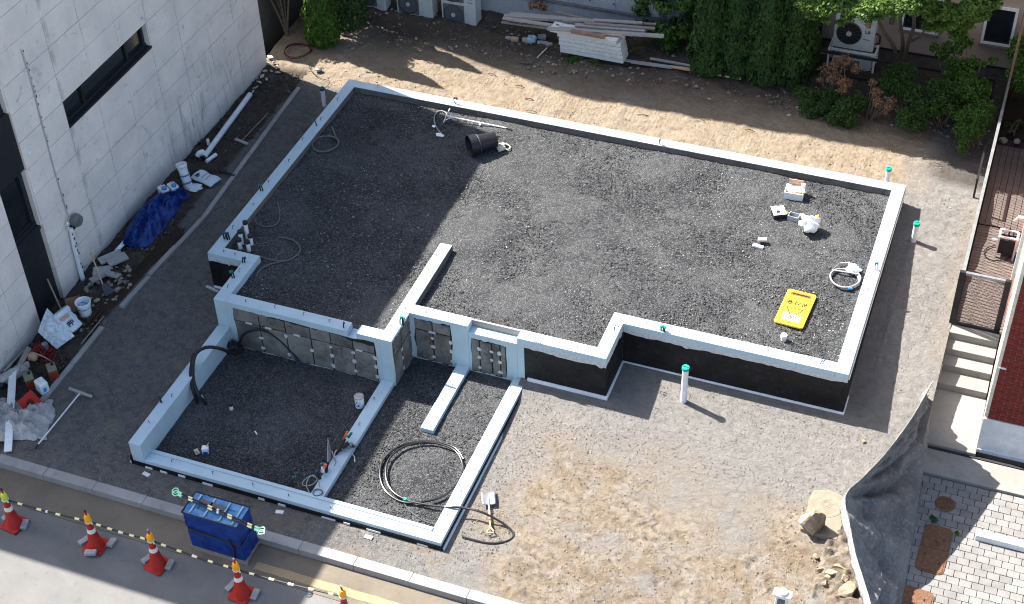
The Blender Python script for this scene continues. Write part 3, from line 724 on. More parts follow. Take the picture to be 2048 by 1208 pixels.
# footing under the low front wall: black band with foam chips left in it
MB().box(xB-.03, xF+.03, yG-.020, yG-.001, -1.32, -1.115).build('waterproofing_membrane', MBLACK, fnd, world=True)
MB().box(xF+.001, xF+.020, yG, yD-.05, -1.32, -1.115).build('waterproofing_membrane', MBLACK, fnd, world=True)
MB().box(xB-.06, xF+.06, yG-.10, yG-.021, -1.5, -1.255).build('footing', MRC, fnd, world=True)
MB().box(xF+.021, xF+.055, yG, yD-.2, -1.42, -1.165).build('base_strip', MPVC, fnd, world=True)
MB().box(xB-.03, xB-.001, yG-.02, yC-.2, -1.3, -1.0).build('waterproofing_membrane', MBLACK, fnd, world=True)
rr = random.Random(8); x = 1.05
while x < xF-.1:
    l = rr.choice((.12,.14,.2,.26)); z = rr.uniform(-1.235,-1.17)
    if rr.random() < .8: MB().box(x, x+l, yG-.034, yG-.020, z, z+.045).build('foam_chip', MFOAM, fnd, world=True)
    if rr.random() < .3: MB().obox((x+.1, yG-.17, -1.20), (.14,rr.uniform(-.03,.03),0), .07, .04).build('foam_chip', MFOAM, fnd, world=True)
    x += l+rr.uniform(.12,.42)
for q in ((-.04,.0,-.03),(-.05,.02,-.09)):
    MB().rock((xB+q[0], yG+q[1], -1.15+q[2]), .05, .04, .05, seed=int(-q[2]*100), sub=1).build('mortar_dab', MMORT, fnd, world=True)
# white trickle at the jog
MB().obox((.02,yB-.10,-.86), (.30,-.06,-.01), .05, .035).build('mortar_dab', MMORT, fnd, world=True)
# anchor hooks along the wall tops
hk = MB().tube([(0,0,-.02),(0,0,.045),(.004,0,.062),(.02,0,.072),(.04,0,.07)], .0075, 5).build('anchor_hook', MHOOK, fnd)
def hooks(x0, y0, x1, y1, z, n, off=.12):
    global hk
    for i in range(n):
        t = (i+.5)/n; x = lerp(x0,x1,t)+random.uniform(-.05,.05); y = lerp(y0,y1,t)+random.uniform(-.02,.02)
        o = inst(hk, (x-fnd.location.x, y-fnd.location.y, z), random.uniform(-1.2,1.2))
hooks(.3,-.11,12.4,-.11,0,14); hooks(12.38,-.4,12.38,-5.7,0,6); hooks(8.4,yE+.12,12.2,yE+.12,0,5); hooks(8.21,-5.9,8.21,-6.7,0,1)
hooks(6.8,yD+.12,8.0,yD+.12,0,2); hooks(4.6,yD+.12,5.5,yD+.12,0,2); hooks(4.36,-4.9,4.36,-7.6,0,5); hooks(1.1,yC+.12,3.5,yC+.12,0,4); hooks(3.85,yC+.12,4.2,yC+.12,0,1)
hooks(.91,-6.6,.91,-7.6,0,2); hooks(.1,yB+.12,.75,yB+.12,0,2); hooks(.12,-.5,.12,-6.1,0,7)
hooks(.91,-8,.91,-10.8,LTOP,4); hooks(1.2,yG+.1,6.6,yG+.1,LOW,7); hooks(xF-.12,-7.2,xF-.12,-10.7,LOW,6); hooks(xC-.15,-7.9,xC-.15,-9.3,LOW,2); hooks(5.51,-7.2,5.51,-8.5,LOW,3); hooks(5.8,yD+.1,6.5,yD+.1,-.15,1)
bpy.data.objects.remove(hk)
# ================================================================== LEFT BUILDING
XW = -2.7
lb = thing('stone_clad_building', (XW,-5,-.8), 'pale grey stone-clad building with a slot window, filling the top left corner', 'building')
MCORE = mat('dark_cavity', (.03,.03,.032), rough=.9)
MB().box(-12, XW-.2, -11.27, 1.0, -1.5, 7.25).build('building_core', MCORE, lb, world=True)
MB().box(-12, XW, -11.28, 1.01, 6.46, 7.30).build('parapet', MSLAB, lb, world=True)
MB().box(-12, XW-.201, 1.0, 1.02, -1.5, 6.4).build('rear_face', MSLAB, lb, world=True)
MB().box(-12, XW-.201, -11.29, -11.27, -1.5, 6.4).build('street_face', MSLAB, lb, world=True)
ycols = [-11.27, -10.28, -9.27, -8.60, None, -7.78, -6.345, -5.335, -4.32, -3.29, -2.25, -1.20, -.15, .99]
zrows = [-1.35, -.76] + [-.15+.6*i for i in range(12)]
cache = {}
def slab_obj(w_, h_):
    k = (round(w_,3), round(h_,3))
    if k not in cache:
        cache[k] = MB().box(-.2, 0, 0, w_, 0, h_).mesh('stone_slab', MSLAB)
    o = bpy.data.objects.new('stone_slab', cache[k]); COL.objects.link(o); o.parent = lb; return o
WY0, WY1, WZ0, WZ1 = -6.345, -3.29, 2.25, 2.85
gp = .009
for i in range(len(ycols)-1):
    a, b = ycols[i], ycols[i+1]
    if a is None or b is None: continue
    for j in range(len(zrows)-1):
        z0, z1 = zrows[j], zrows[j+1]
        if a >= WY0-.01 and b <= WY1+.01 and abs(z0-WZ0) < .02: continue
        o = slab_obj(b-a-gp, z1-z0-gp); o.location = (random.uniform(-.003,.003), a+5, z0+.8)
# slot window
MB().box(XW-.18, XW-.005, WY0+.004, WY0+.03, WZ0+.02, WZ1-.004).build('window_reveal', MDARK, lb, world=True)
MB().box(XW-.18, XW-.004, WY1-.035, WY1-.008, WZ0+.06, WZ1-.004).build('window_reveal', MSLAB, lb, world=True)
wn = MB().box(XW-.17, XW+.015, WY0+.005, WY1-.009, WZ0, WZ0+.05).build('window', MDARK, lb, world=True)
f = MB().box(XW-.17, XW-.10, WY0+.03, WY1-.03, WZ0+.05, WZ0+.12).build('window_frame', MDARK, wn); f.location = (0,0,0)
# children of window are in lb space (window sits at lb's origin)
def lbpart(mb, name, m, parent): mb.v = [(a-XW, b+5, c+.8) for a, b, c in mb.v]; return mb.build(name, m, parent)
bpy.data.objects.remove(f)
lbpart(MB().box(XW-.17, XW-.09, WY0+.03, WY1-.036, WZ0+.05, WZ0+.11), 'window_frame', MDARK, wn)
lbpart(MB().box(XW-.17, XW-.10, WY0+.03, WY1-.036, WZ1-.05, WZ1-.004), 'window_frame', MDARK, wn)
for y in (-5.62, -4.02, WY1-.10): lbpart(MB().box(XW-.17, XW-.095, y-.03, y+.03, WZ0+.11, WZ1-.05), 'mullion', MBLK, wn)
lbpart(MB().box(XW-.165, XW-.14, WY0+.03, WY1-.036, WZ0+.11, WZ1-.05), 'pane', MGLASS, wn)
# black strip
SY0, SY1 = -8.60, -7.78
st = MB().box(XW-.2, XW-.10, SY0+.003, SY1-.005, -1.2, .98).build('black_panel', MDARK, lb, world=True)
MB().box(XW-.2, XW-.04, SY0+.003, SY1-.005, 2.27, 3.55).build('black_panel', MDARK, lb, world=True)
MB().box(XW-.2, XW-.04, SY0+.003, SY1-.005, 4.7, 6.3).build('black_panel', MDARK, lb, world=True)
for z0, z1 in ((.98, 2.27), (3.55, 4.7)):
    w2 = MB().box(XW-.2, XW-.09, SY0+.003, SY1-.06, z0, z0+.09).build('window', MDARK, lb, world=True)
    lbpart(MB().box(XW-.2, XW-.10, SY1-.16, SY1-.06, z0+.09, z1), 'window_frame', MDARK, w2)
    lbpart(MB().box(XW-.2, XW-.12, SY0+.003, SY1-.16, z0+.09, z0+.14), 'window_frame', MDARK, w2)
    lbpart(MB().box(XW-.2, XW-.15, SY0+.003, SY1-.16, z0+.14, z1), 'pane', MGLASS, w2)
    lbpart(MB().box(XW-.2, XW-.002, SY1-.055, SY1-.006, z0, z1), 'window_reveal', MSLAB, w2)
MB().box(XW-.2, XW-.06, SY0+.003, SY1-.005, .86, .975).build('window_sill', MDARK, lb, world=True)
# vent cap, stain line and gas pipe with meter
vp = onx(57, 305, XW); MB().lathe([(.0,.0),(.055,.0),(.05,.04),(.0,.06)][::-1], 12, (XW+.002, vp.y, vp.z), (1,0,0)).build('vent_cap', MWHITE, lb, world=True)
P = [onx(*q, XW+.012) for q in ((43,98),(52,128),(62,160),(86,255),(110,345),(136,430))]
MSTREAK = mat('old_sealant_strip', (.34,.345,.36), (.44,.44,.45), scale=5, grime=.3, coord='World')
m = MB()
for a, b in zip(P[:-1], P[1:]): m.obox((a+b)/2, b-a, .035, .006, up=(1,0,0))
m.build('sealant_strip', MSTREAK, lb, world=True)
m = MB(); r = random.Random(3)
for a, b in zip(P[:-1], P[1:]):
    for k in range(int((b-a).length/.09)):
        if r.random() < .55: c = a.lerp(b, (k+r.random())/max(1,int((b-a).length/.09))) + Vector((.005, .03, 0)); m.obox(c, (0,0,r.uniform(.02,.05)), .016, .006, up=(1,0,0))
m.build('sealant_drips', MBLK, lb, world=True)
pp = thing('gas_riser', (XW+.08, -7.2, -.85), 'white wrapped pipe with dark print running down the pale stone wall under the grey meter', 'pipe')
m = MB().tube([(XW+.05,-7.12,.40),(XW+.06,-7.17,.0),(XW+.07,-7.2,-.5),(XW+.07,-7.2,-.95)], .05, 10).build('pipe', MPVC, pp, world=True)
for k, z in enumerate((.30,.18,.05,.0,-.12,-.2,-.45,-.55,-.7)):
    MB().obox((XW+.117, -7.17-.02+(k%3)*.018, z), (0,0,.05), .02+.01*(k%2), .004, up=(1,0,0)).build('print_mark', MPRINT, pp, world=True)
mt = thing('gas_meter', (XW, -7.02, .45), 'round grey gas meter fixed to the pale stone wall above the white pipe', 'gas meter')
MB().lathe([(.0,.20),(.11,.20),(.135,.15),(.135,.08),(.10,.05),(.0,.05)], 20, (XW, -6.98, .50), (1,0,0)).build('meter_body', mat('meter_grey', (.15,.155,.155), (.11,.115,.115), rough=.6), mt, world=True)
MB().rock((XW+.06,-7.18,.56), .05,.05,.06, 5,1).rock((XW+.06,-7.2,.44), .045,.05,.07, 6,1).build('white_fitting', MWHITE, mt, world=True)
MB().box(XW, XW+.1, -7.1, -6.95, .34, .40).build('bracket', MBLK, mt, world=True)
MB().tube([(XW+.07,-7.16,.62),(XW+.09,-7.1,.68)], .022, 8).build('connector', MSTEEL, mt, world=True)

# ================================================================== BACK BUILDINGS
YG = 4.75
gb = thing('grey_concrete_building', (1, YG, -.7), 'plain grey concrete building wall behind the air conditioners and the timber pile', 'building')
for i in range(11):
    a = -6.0+i*1.2; b = min(a+1.2, 6.1)
    if a < 6: MB().box(a+.004, b-.004, YG, YG+.12, -.02, 2.6).build('concrete_panel', MGWALL, gb, world=True)
MB().box(-6.0, 6.1, YG+.125, YG+9, -1.2, 11.4).build('building_core', MGWALL, gb, world=True)
MB().box(-6.0, 6.1, YG+.002, YG+.13, 2.61, 11.4).build('upper_wall', MGWALL, gb, world=True)
MB().box(-6.0, 6.0, YG-.05, YG+.05, -.09, -.03).build('ledge_rail', MSTEEL, gb, world=True)
MB().box(-6.0, 6.05, YG-.02, YG+.125, -1.2, -.091).build('plinth', MGWALL, gb, world=True)
for k, (px, py) in enumerate(((993,2),(1039,9),(1128,15),(1180,0),(1228,8),(1276,15),(1100,30))):
    q = ony(px, py, YG-.005); MB().lathe([(.0,.0),(.02,.0),(.02,.012),(.0,.012)][::-1], 8, q, (0,-1,0)).build('tie_hole', MBLK, gb, world=True)
bb = thing('beige_house', (12, 5.6, -.6), 'beige rendered house with white framed windows behind the trees at top right', 'building')
rw = tag(MB().box(-9, -3.35, 1.75, 4.6, -1.2, 1.2).build('occluder', mat('dark_occluder', (.10,.09,.08), rough=.9)), 'low dark block added to cast shade behind the far corner of the stone building', 'occluder')  # added block, hidden from view, that keeps sun off the back-left soil
YB = 5.6
MB().box(8.9, 22, YB, YB+8, -1.2, 3.8).build('wall', MBEIGE, bb, world=True)
MB().box(8.8, 22, YB-.03, YB-.001, -1.2, -.36).build('plinth', mat('dark_plinth', (.12,.10,.09), (.085,.072,.065), rough=.9), bb, world=True)
MB().box(8.85, 22, YB-.06, YB-.031, -.36, -.32).build('plinth_cap', MDARK, bb, world=True)
def window(x0, x1, z0, z1):
    w_ = MB().box(x0-.08, x1+.08, YB-.07, YB-.001, z0-.14, z0-.07).build('window', mat('stone_sill', (.16,.14,.125), rough=.9), bb, world=True)
    L = bb.location
    def p(mb, n, m_): mb.v = [(a-L.x, b-L.y, c-L.z) for a, b, c in mb.v]; return mb.build(n, m_, w_)
    for a in ((x0-.06,x1+.06,z0-.06,z0),(x0-.06,x1+.06,z1,z1+.06),(x0-.06,x0,z0,z1),(x1,x1+.06,z0,z1)):
        p(MB().box(a[0],a[1],YB-.05,YB-.001,a[2],a[3]), 'window_frame', MWPAINT)
    p(MB().box(x0,x0+.035,YB-.035,YB-.001,z0,z1), 'sash', MDARK); p(MB().box(x1-.035,x1,YB-.035,YB-.001,z0,z1), 'sash', MDARK)
    p(MB().box(x0+.036,x1-.036,YB-.034,YB-.001,z0,z0+.035), 'sash', MDARK)
    p(MB().box(x0+.036,x1-.036,YB-.02,YB-.001,z0+.036,z1), 'pane', MGLASS)
a = ony(1806, 52, YB); b = ony(1850, 66, YB); window(a.x, a.x+.75, a.z, a.z+.8)
a = ony(1968, 74, YB); b = ony(2018, 88, YB); window(a.x, b.x, b.z, b.z+.85)
q = ony(1640, 60, YB); MB().tube([(q.x, YB-.06, -.6),(q.x, YB-.06, 3.6)], .055, 10).build('drainpipe', MBLK, bb, world=True)
q = ony(1785, 40, YB); MB().lathe([(.0,.1),(.05,.1),(.06,-.1),(.0,-.12)][::-1], 10, (q.x, YB-.07, q.z+.05)).build('wall_lamp', mat('lamp_bronze', (.12,.09,.07), rough=.6), bb, world=True)

# air conditioner outdoor units
def ac(px0, px1, py, Y, w_, h_, d_, fans, label, grp, z=None, emblem=False, gap=.12):
    q = ony(px0, py, Y); x = q.x; z = q.z if z is None else z
    t = thing('air_conditioner', (x, Y, z), label, 'air conditioner', grp)
    MB().box(0, w_, 0, d_, 0, h_).build('casing', MAC, t, bevel=.012)
    fr = min(w_*.31, h_/fans*.42)
    for k in range(fans):
        cz = h_*(k+.5)/fans; cx = .04+fr+.02
        if not emblem:
            MB().box(cx-fr-.015, cx+fr+.015, -.016, -.001, cz-fr-.01, cz+fr+.01).build('fan_panel', MACD, t, bevel=.006)
        g = MB().lathe([(fr,0),(fr,.03),(fr-.018,.034),(fr-.02,.0)][::-1], 28, ring=True, c=(cx, -.001 if emblem else -.016, cz), axis=(0,-1,0)).build('fan_ring', mat('fan_ring_dark', (.06,.06,.062), rough=.5), t)
        if emblem: MB().lathe([(.0,.0),(fr-.02,.0),(fr-.02,.008),(.0,.008)][::-1], 28, (cx,-.001,cz), (0,-1,0)).build('fan_well', MBLK, t)
        bl = MB()
        for a in range(14 if emblem else 20):
            an = 2*math.pi*a/(14 if emblem else 20); bl.obox((cx+math.cos(an)*fr*.55, -.038, cz+math.sin(an)*fr*.55), (math.cos(an)*fr*.85,0,math.sin(an)*fr*.85), .005, .008, up=(0,1,0))
        bl.build('fan_guard', mat('fan_guard_grey', (.10,.10,.105), rough=.5), t)
        MB().lathe([(.0,.0),(fr*.22,.0),(fr*.2,.03),(.0,.034)][::-1], 18, (cx,-.03,cz), (0,-1,0)).build('fan_hub', mat('fan_hub', (.42,.42,.41), rough=.5), t)
    if not emblem:
        MB().box(w_-.2, w_-.07, -.004, -.001, h_*.55, h_*.555+.012).box(w_-.18, w_-.09, -.004, -.001, h_*.62, h_*.63+.01).build('badge', MTXT, t)
    return t, x, z
def block(x, y, z, lab, rz=0., w_=.12, l=.19, h_=.11):
    t = thing('concrete_block', (x, y, z), lab, 'block', 'concrete blocks under the air conditioners', rz)
    MB().box(-w_/2, w_/2, -l/2, l/2, 0, h_).build('block_body', MBLKT, t, bevel=.008)
    MB().box(-w_*.25, w_*.25, -l/2-.003, -l/2+.002, h_*.3, h_*.72).build('hollow', MBLK, t)
    return t
gac = 'air conditioners in front of the grey wall'
for args, n in (((714,770,13,4.0,.80,.72,.32,1,'small white air conditioner nearest the bright green conifer, cut by the top edge',gac), 'left'),
             ((795,865,25,4.0,.96,1.25,.34,2,'middle white air conditioner of the three by the grey wall',gac), 'middle'),
             ((885,960,46,4.0,.90,1.25,.36,2,'white air conditioner standing nearest the timber pile, its side showing',gac), 'right')):
    t, x, z = ac(*args)
    block(x+.10, 4.04, z-.115, 'hollow concrete block under the left end of the %s air conditioner' % n)
    block(x+args[4]-.12, 4.04, z-.115, 'hollow concrete block under the right end of the %s air conditioner' % n)
t = thing('concrete_block', (1.05, 3.86, -.77), 'pale bundle lying between the two blocks under the right-hand air conditioner', 'bundle', None, .25)
MB().tube([(-.1,0,.04),(.1,0,.04)], .045, 8).build('wrapped_bundle', MFOAM, t)
t.name = 'wrapped_bundle'; t.children[0].name = 'wrapping'
YL = 4.85
q = ony(1664, 92, YL)
lg, lx, lz = ac(1664, 1742, 92, YL, .93, .83, .36, 1, 'white air conditioner with a red round emblem, on top of the white metal stand', 'air conditioners by the beige house', emblem=True)
c = Vector((.76, -.003, .66))
MB().lathe([(.0,.0),(.055,.0),(.055,.004),(.0,.004)][::-1], 20, c, (0,-1,0)).build('red_emblem', MRUBY, lg)
m = MB(); arc = [(c.x+.036*math.cos(a), -.011, c.z+.036*math.sin(a)) for a in [math.pi*.25+i*math.pi*1.6/10 for i in range(11)]]
m.tube(arc, .004, 4).tube([(c.x,-.011,c.z+.02),(c.x,-.011,c.z-.014),(c.x+.016,-.011,c.z-.014)], .004, 4); m.obox((c.x-.016,-.010,c.z+.012), (.009,0,0), .004, .009)
m.build('emblem_lines', MWHITE, lg)
def strokes(segs, sc, th, fn):
    m = MB()
    for a, b in segs:
        p, q = fn(a[0]*sc, a[1]*sc), fn(b[0]*sc, b[1]*sc); d = q-p
        m.obox((p+q)/2, d, th, th*.4, l=d.length+th, up=UPN)
    return m
UPN = Vector((0,1,0))
Ls = [((0,1),(0,0)),((0,0),(.6,0)),((1.5,.85),(1.2,1)),((1.2,1),(.9,.7)),((.9,.7),(.9,.3)),((.9,.3),(1.2,0)),((1.2,0),(1.55,.2)),((1.55,.2),(1.55,.5)),((1.55,.5),(1.25,.5))]
strokes(Ls, .065, .016, lambda a, b: Vector((.71+a, -.006, .47+b))).build('lettering', MTXT, lg)
MB().box(.68, .83, -.006, -.001, .30, .316).build('model_strip', MTXT, lg)
MB().tube([(.94,.1,.45),(1.04,.05,.42),(1.05,.06,.25),(.96,.1,.16)], .022, 6).build('refrigerant_pipe', MBLK, lg)
# stand with a second unit below
sd = thing('metal_stand', (lx-.05, YL-.04, lz-.95), 'white painted square-tube stand carrying the emblem air conditioner beside the beige house', 'stand')
for a, b in ((0,0),(1.05,0),(0,.42),(1.05,.42)): MB().box(a-.022, a+.022, b-.022, b+.022, 0, .925).build('leg', MWPAINT, sd)
for b in (0, .42): MB().box(.023, 1.027, b-.023, b+.023, .88, .93).build('top_rail', MWPAINT, sd)
for a in (0, 1.05): MB().box(a-.021, a+.021, .023, .397, .88, .928).build('side_rail', MWPAINT, sd)
ac2, _, _ = ac(1660, 1740, 150, YL+.02, .90, .70, .34, 1, 'lower white air conditioner inside the white stand, half hidden by dead branches', 'air conditioners by the beige house', z=lz-.93)
t = thing('grey_pipe', (9.5, 5.2, -.4), 'pale grey drain hose bending down beside the conifers at the beige house corner', 'pipe')
MB().tube(curve_pts([ony(1612,57,5.3),ony(1617,50,5.3),ony(1619,58,5.3),ony(1613,95,5.3),ony(1620,102,5.3),ony(1652,106,5.1)], 5), .025, 6).build('hose_run', MWPAINT, t, world=True)
t = thing('rail_fence', (11, 4.35, -.6), 'low dark metal railing in front of the beige house, behind the shrubs', 'fence')
MB().box(9.3, 13.7, 4.33, 4.37, .04, .10).build('top_rail', MDARK, t, world=True)
MB().box(9.3, 13.7, 4.335, 4.365, -.5, -.46).build('bottom_rail', MDARK, t, world=True)
for i in range(5): MB().box(9.3+i*1.09, 9.34+i*1.09, 4.335, 4.365, -.8, .04).build('post', MDARK, t, world=True)

# ================================================================== RIGHT SIDE
# retaining kerb between the lot and the neighbour
XF_ = 14.0
dk = thing('deck', (14.8, -.5, -.75), None, None); dk['kind'] = 'structure'
MB().box(14.03, 17, -3.3, 4.0, -1.35, -.80).build('deck_base', MCORE, dk, world=True)
bd = MB().box(0, .93, 0, .092, 0, .03).build('deck_board', MDECK, dk, bevel=.003); bd.location = (0,0,0)
y = -3.28; first = True
while y < .18:
    o = inst(bd, (14.04-14.8, y+.5, -.05+.0), 0.); y += .101
x = 14.04
bd2 = MB().box(0, .118, 0, 2.95, 0, .03).build('deck_board', MDECK, dk, bevel=.003)
while x < 15.6:
    inst(bd2, (x-14.8, .2+.5, -.05), 0.); x += .127
bpy.data.objects.remove(bd); bpy.data.objects.remove(bd2)
for i in range(8):
    t = MB().rock((14.15+i*.27, 3.32+random.uniform(-.03,.03), -.72), .12, .09, .10, 60+i, 2).build('border_stone', MBLKT)
    tag(t, 'grey edging stone in the dark row behind the brown deck, beyond the railing', 'stone', 'edging stones behind the deck')
MB().box(14.03, 17, 3.45, 5.5, -1.2, -.74).build('planting_bed', mat('dark_bed_soil', (.022,.018,.014), rough=.95))['kind'] = 'structure'
# mesh fence along the deck
fe = thing('metal_fence', (XF_, 0, -.8), 'long dark metal fence with a silver top rail beside the brown deck', 'fence')
MB().box(XF_-.035, XF_+.025, -2.98, 2.55, .47, .52).build('top_rail', mat('grey_rail', (.17,.17,.165), (.13,.13,.13), rough=.6), fe, world=True)
MB().box(XF_-.03, XF_+.02, 2.56, 5.4, .46, .51).build('top_rail', mat('weathered_rail', (.12,.115,.11), rough=.6), fe, world=True)
MB().box(XF_-.02, XF_+.02, -2.98, 5.4, -.70, -.66).build('bottom_rail', MDARK, fe, world=True)
MB().box(XF_-.012, XF_+.03, -2.98, 5.4, .42, .468).build('under_rail', MDARK, fe, world=True)
for i in range(6): yy = -2.98+i*1.65; MB().box(XF_-.025, XF_+.025, yy, yy+.05, -1., .46).build('post', MDARK, fe, world=True)
pk = MB().box(-.006, .006, -.006, .006, 0, 1.08).build('picket', MDARK, fe)
for i in range(95): inst(pk, (0, -2.9+i*.086, .14), 0.)
bpy.data.objects.remove(pk)
t = thing('post_pair', (13.85, 1.6, -.5), 'short black steel handrail frame standing outside the fence by the soil edge', 'handrail')
a = G(1947,395); b = G(1963,330)
MB().box(a.x-.02, a.x+.02, a.y-.02, a.y+.02, -.9, -.02).box(b.x-.02, b.x+.02, b.y-.02, b.y+.02, -.9, -.02).build('leg', MBLK, t, world=True)
MB().obox(((a.x+b.x)/2,(a.y+b.y)/2,.0), (b.x-a.x,b.y-a.y,0), .045, .04).build('handrail_bar', MBLK, t, world=True)
# gate
gt = thing('mesh_gate', (14.4, -3.05, -.75), 'dark framed mesh gate at the top of the concrete steps', 'gate')
gx0, gx1, gz0, gz1 = 13.93, 14.86, -.72, .56
MB().box(gx0, gx0+.11, -3.09, -3.02, gz0-.03, gz1).build('gate_stile', MBLK, gt, world=True)
MB().box(gx1-.11, gx1, -3.09, -3.02, gz0, gz1).build('gate_stile', MBLK, gt, world=True)
MB().box(gx0+.111, gx1-.111, -3.085, -3.025, gz1-.05, gz1-.001).build('gate_top_rail', MSTEEL, gt, world=True)
MB().box(gx0+.111, gx1-.111, -3.085, -3.025, gz0, gz0+.05).build('gate_bottom_rail', MBLK, gt, world=True)
wm = MB()
for i in range(26): x = gx0+.115+i*.0275; wm.box(x, x+.003, -3.057, -3.054, gz0+.05, gz1-.05)
for i in range(42): z = gz0+.06+i*.0275; wm.box(gx0+.11, gx1-.11, -3.0535, -3.0505, z, z+.003)
wm.build('wire_mesh', MBLK, gt, world=True)['kind'] = 'stuff'
# steps
stp = thing('concrete_steps', (14.4, -4, -1.3), 'flight of weathered concrete steps climbing to the dark mesh gate', 'steps')
ys = [-3.02, -3.32, -3.61, -3.90, -4.26]; zs = [-.72, -.87, -1.02, -1.17, -1.32]
for i in range(4):
    MB().box(13.93, 14.88, ys[i+1], (ys[i] if i else -3.0)-.0005, -1.7, zs[i]).build('step', MSTAIR, stp, world=True, bevel=.01)
MB().box(13.96, 14.9, -5.72, -4.262, -1.7, -1.32).build('bottom_slab', MSTAIR, stp, world=True, bevel=.01)
t = thing('concrete_block', (13.93, -4.08, -1.17), 'pale upright concrete block at the left end of the third step', 'block')
MB().box(-.07, .07, -.07, .07, 0, .24).build('block_body', MBLKT, t, bevel=.01)
t = thing('timber_batten', (13.92, -4.8, -1.2), 'short pale batten lying along the left edge of the bottom landing', 'batten')
MB().obox((0,0,.05), (-.02,.85,.02), .07, .06).build('batten_body', MWPAINT, t)
MB().box(13.9, 17.5, -6.36, -5.76, -1.8, -1.40).build('apron_slab', MSTAIR, None, bevel=.01)['kind'] = 'structure'
MB().box(13.9, 18, -5.765, -5.715, -1.9, -1.38).build('drain_gap', MCORE, None)['kind'] = 'structure'
# brick building
bk = thing('brick_building', (15, -5.5, -1.3), 'dark red brick building with a white base at the right edge', 'building')
XK, YK = 14.9, -5.5
MB().box(XK+.03, 20, YK+.02, 6, -1.6, 4.9).build('building_core', MGROUT, bk, world=True)
MB().box(XK, XK+.029, -3.1, 5.5, -1.30, .25).build('salmon_side_wall', MSALM, bk, world=True)
MB().box(XK+.002, XK+.029, YK+.07, -3.101, -1.30, .25).build('cream_side_wall', mat('cream_render', (.34,.31,.27), rough=.9), bk, world=True)
MB().box(XK-.004, XK+.029, YK+.036, YK+.10, -1.30, 4.9).build('salmon_corner_strip', MSALM, bk, world=True)
MB().box(XK+.004, XK+.029, YK+.05, 5.5, .251, 4.9).build('upper_side_wall', mat('grey_upper_render', (.26,.25,.235), rough=.9), bk, world=True)
MB().box(XK-.012, XK+.045, YK-.012, YK+.035, -.56, 4.9).build('corner_trim', MCREAMR, bk, world=True)
MB().box(XK-.015, 18, YK-.03, YK+.019, -1.36, -.60).build('white_base', MWPAINT, bk, world=True)
MB().box(XK-.03, 18, YK-.06, YK-.031, -1.42, -1.34).build('base_trim', MWPAINT, bk, world=True)
MB().box(XK+.046, 17, YK, YK+.019, -.595, 4.9).build('mortar_bed', MGROUT, bk, world=True)
br = MB().box(0, .19, -.012, .0, 0, .052); brm = br.mesh('brick', MBRICK); brh = MB().box(0, .09, -.012, .0, 0, .052).mesh('brick', MBRICK)
n = 0
for j in range(80):
    z = -.585+j*.066
    if z > 4.1: break
    off = -.10 if j % 2 else 0.
    x = XK+.052+off
    while x < XK+.75:
        x0 = max(x, XK+.052); me = brm if x >= XK+.05 else brh
        o = bpy.data.objects.new('brick', me); COL.objects.link(o); o.parent = bk
        o.location = (x0-15, -.001+random.uniform(-.002,.002), z+1.3); n += 1
        x = x+.20
print('bricks', n)
q = ony(2005, 735, YK); MB().obox((q.x,YK-.02,q.z), (.13,0,0), .02, .03).build('wall_bracket', MWPAINT, bk, world=True)
# meter box on the side wall, camera-like lamp box
t = thing('meter_box', (14.82, -3.35, -.3), 'small white utility box on the salmon wall beside the mesh gate', 'utility box')
q = onx(1997, 650, 14.83)
MB().box(14.76, 14.90, q.y-.12, q.y+.1, q.z-.16, q.z+.14).build('box_body', MWPAINT, t, world=True, bevel=.01)
MB().box(14.80, 14.86, q.y-.125, q.y-.119, q.z-.08, q.z+.08).build('box_window', MGREY, t, world=True)
MB().box(14.80, 14.9, q.y-.10, q.y+.08, q.z-.5, q.z-.17).build('lower_cabinet', MWPAINT, t, world=True, bevel=.01)
t = thing('white_downpipe', (14.88, -2.5, -.6), 'white square downpipe against the salmon side wall of the brick building', 'downpipe')
MB().box(14.84, 14.895, -2.55, -2.44, -.7, 2.6).build('pipe_body', MWPAINT, t, world=True)
t = thing('hose_reel', (14.62, -.55, -.7), 'white framed hose reel box standing on the brown deck near the salmon wall', 'hose reel')
bx, by = 14.66, -.62
for a in (-.17,.17):
    for b in (-.12,.12): MB().box(bx+a-.018, bx+a+.018, by+b-.018, by+b+.018, -.77, -.25).build('frame_post', MWPAINT, t, world=True)
for b in (-.12,.12): MB().box(bx-.16,bx+.16,by+b-.019,by+b+.019,-.27,-.235).build('frame_rail', MWPAINT, t, world=True)
for a in (-.17,.17): MB().box(bx+a-.019,bx+a+.019,by-.1,by+.1,-.27,-.236).build('frame_rail', MWPAINT, t, world=True)
MB().box(bx-.15,bx+.15,by-.10,by+.10,-.68,-.34).build('dark_box', MBLK, t, world=True)
for k in range(3): MB().lathe([(.03,0),(.09,0),(.09,.03),(.03,.03)], 14, (bx-.1+k*.085, by+.16, -.32), (1,0,0), ring=True).build('reel_wheel', [MSTEEL,MBLK,MBLUECAP][k], t, world=True)
MB().tube([(bx-.3,by,-.44),(bx-.17,by,-.42)], .012, 6).build('tap', MWPAINT, t, world=True)
hp = [at(2032,485,-.72),at(2000,488,-.74),at(1973,497,-.74),at(1969,510,-.74),at(1984,520,-.74),at(2010,519,-.74),at(2024,508,-.74),at(2028,485,-.70)]
t = tag(MB().tube(curve_pts(hp, 6), .010, 6).build('garden_hose', MBLK), 'thin black hose lying in a loop on the brown deck', 'hose')
t = thing('house_wall_lamp', (14.85,-.2,0), 'small white bracket fixed at the salmon wall above the hose reel', 'bracket')
MB().box(14.75,14.9,-.2,-.12,-.2,-.12).tube([(14.75,-.16,-.16),(14.70,-.2,-.22)], .02, 6).build('bracket_body', MWPAINT, t, world=True)

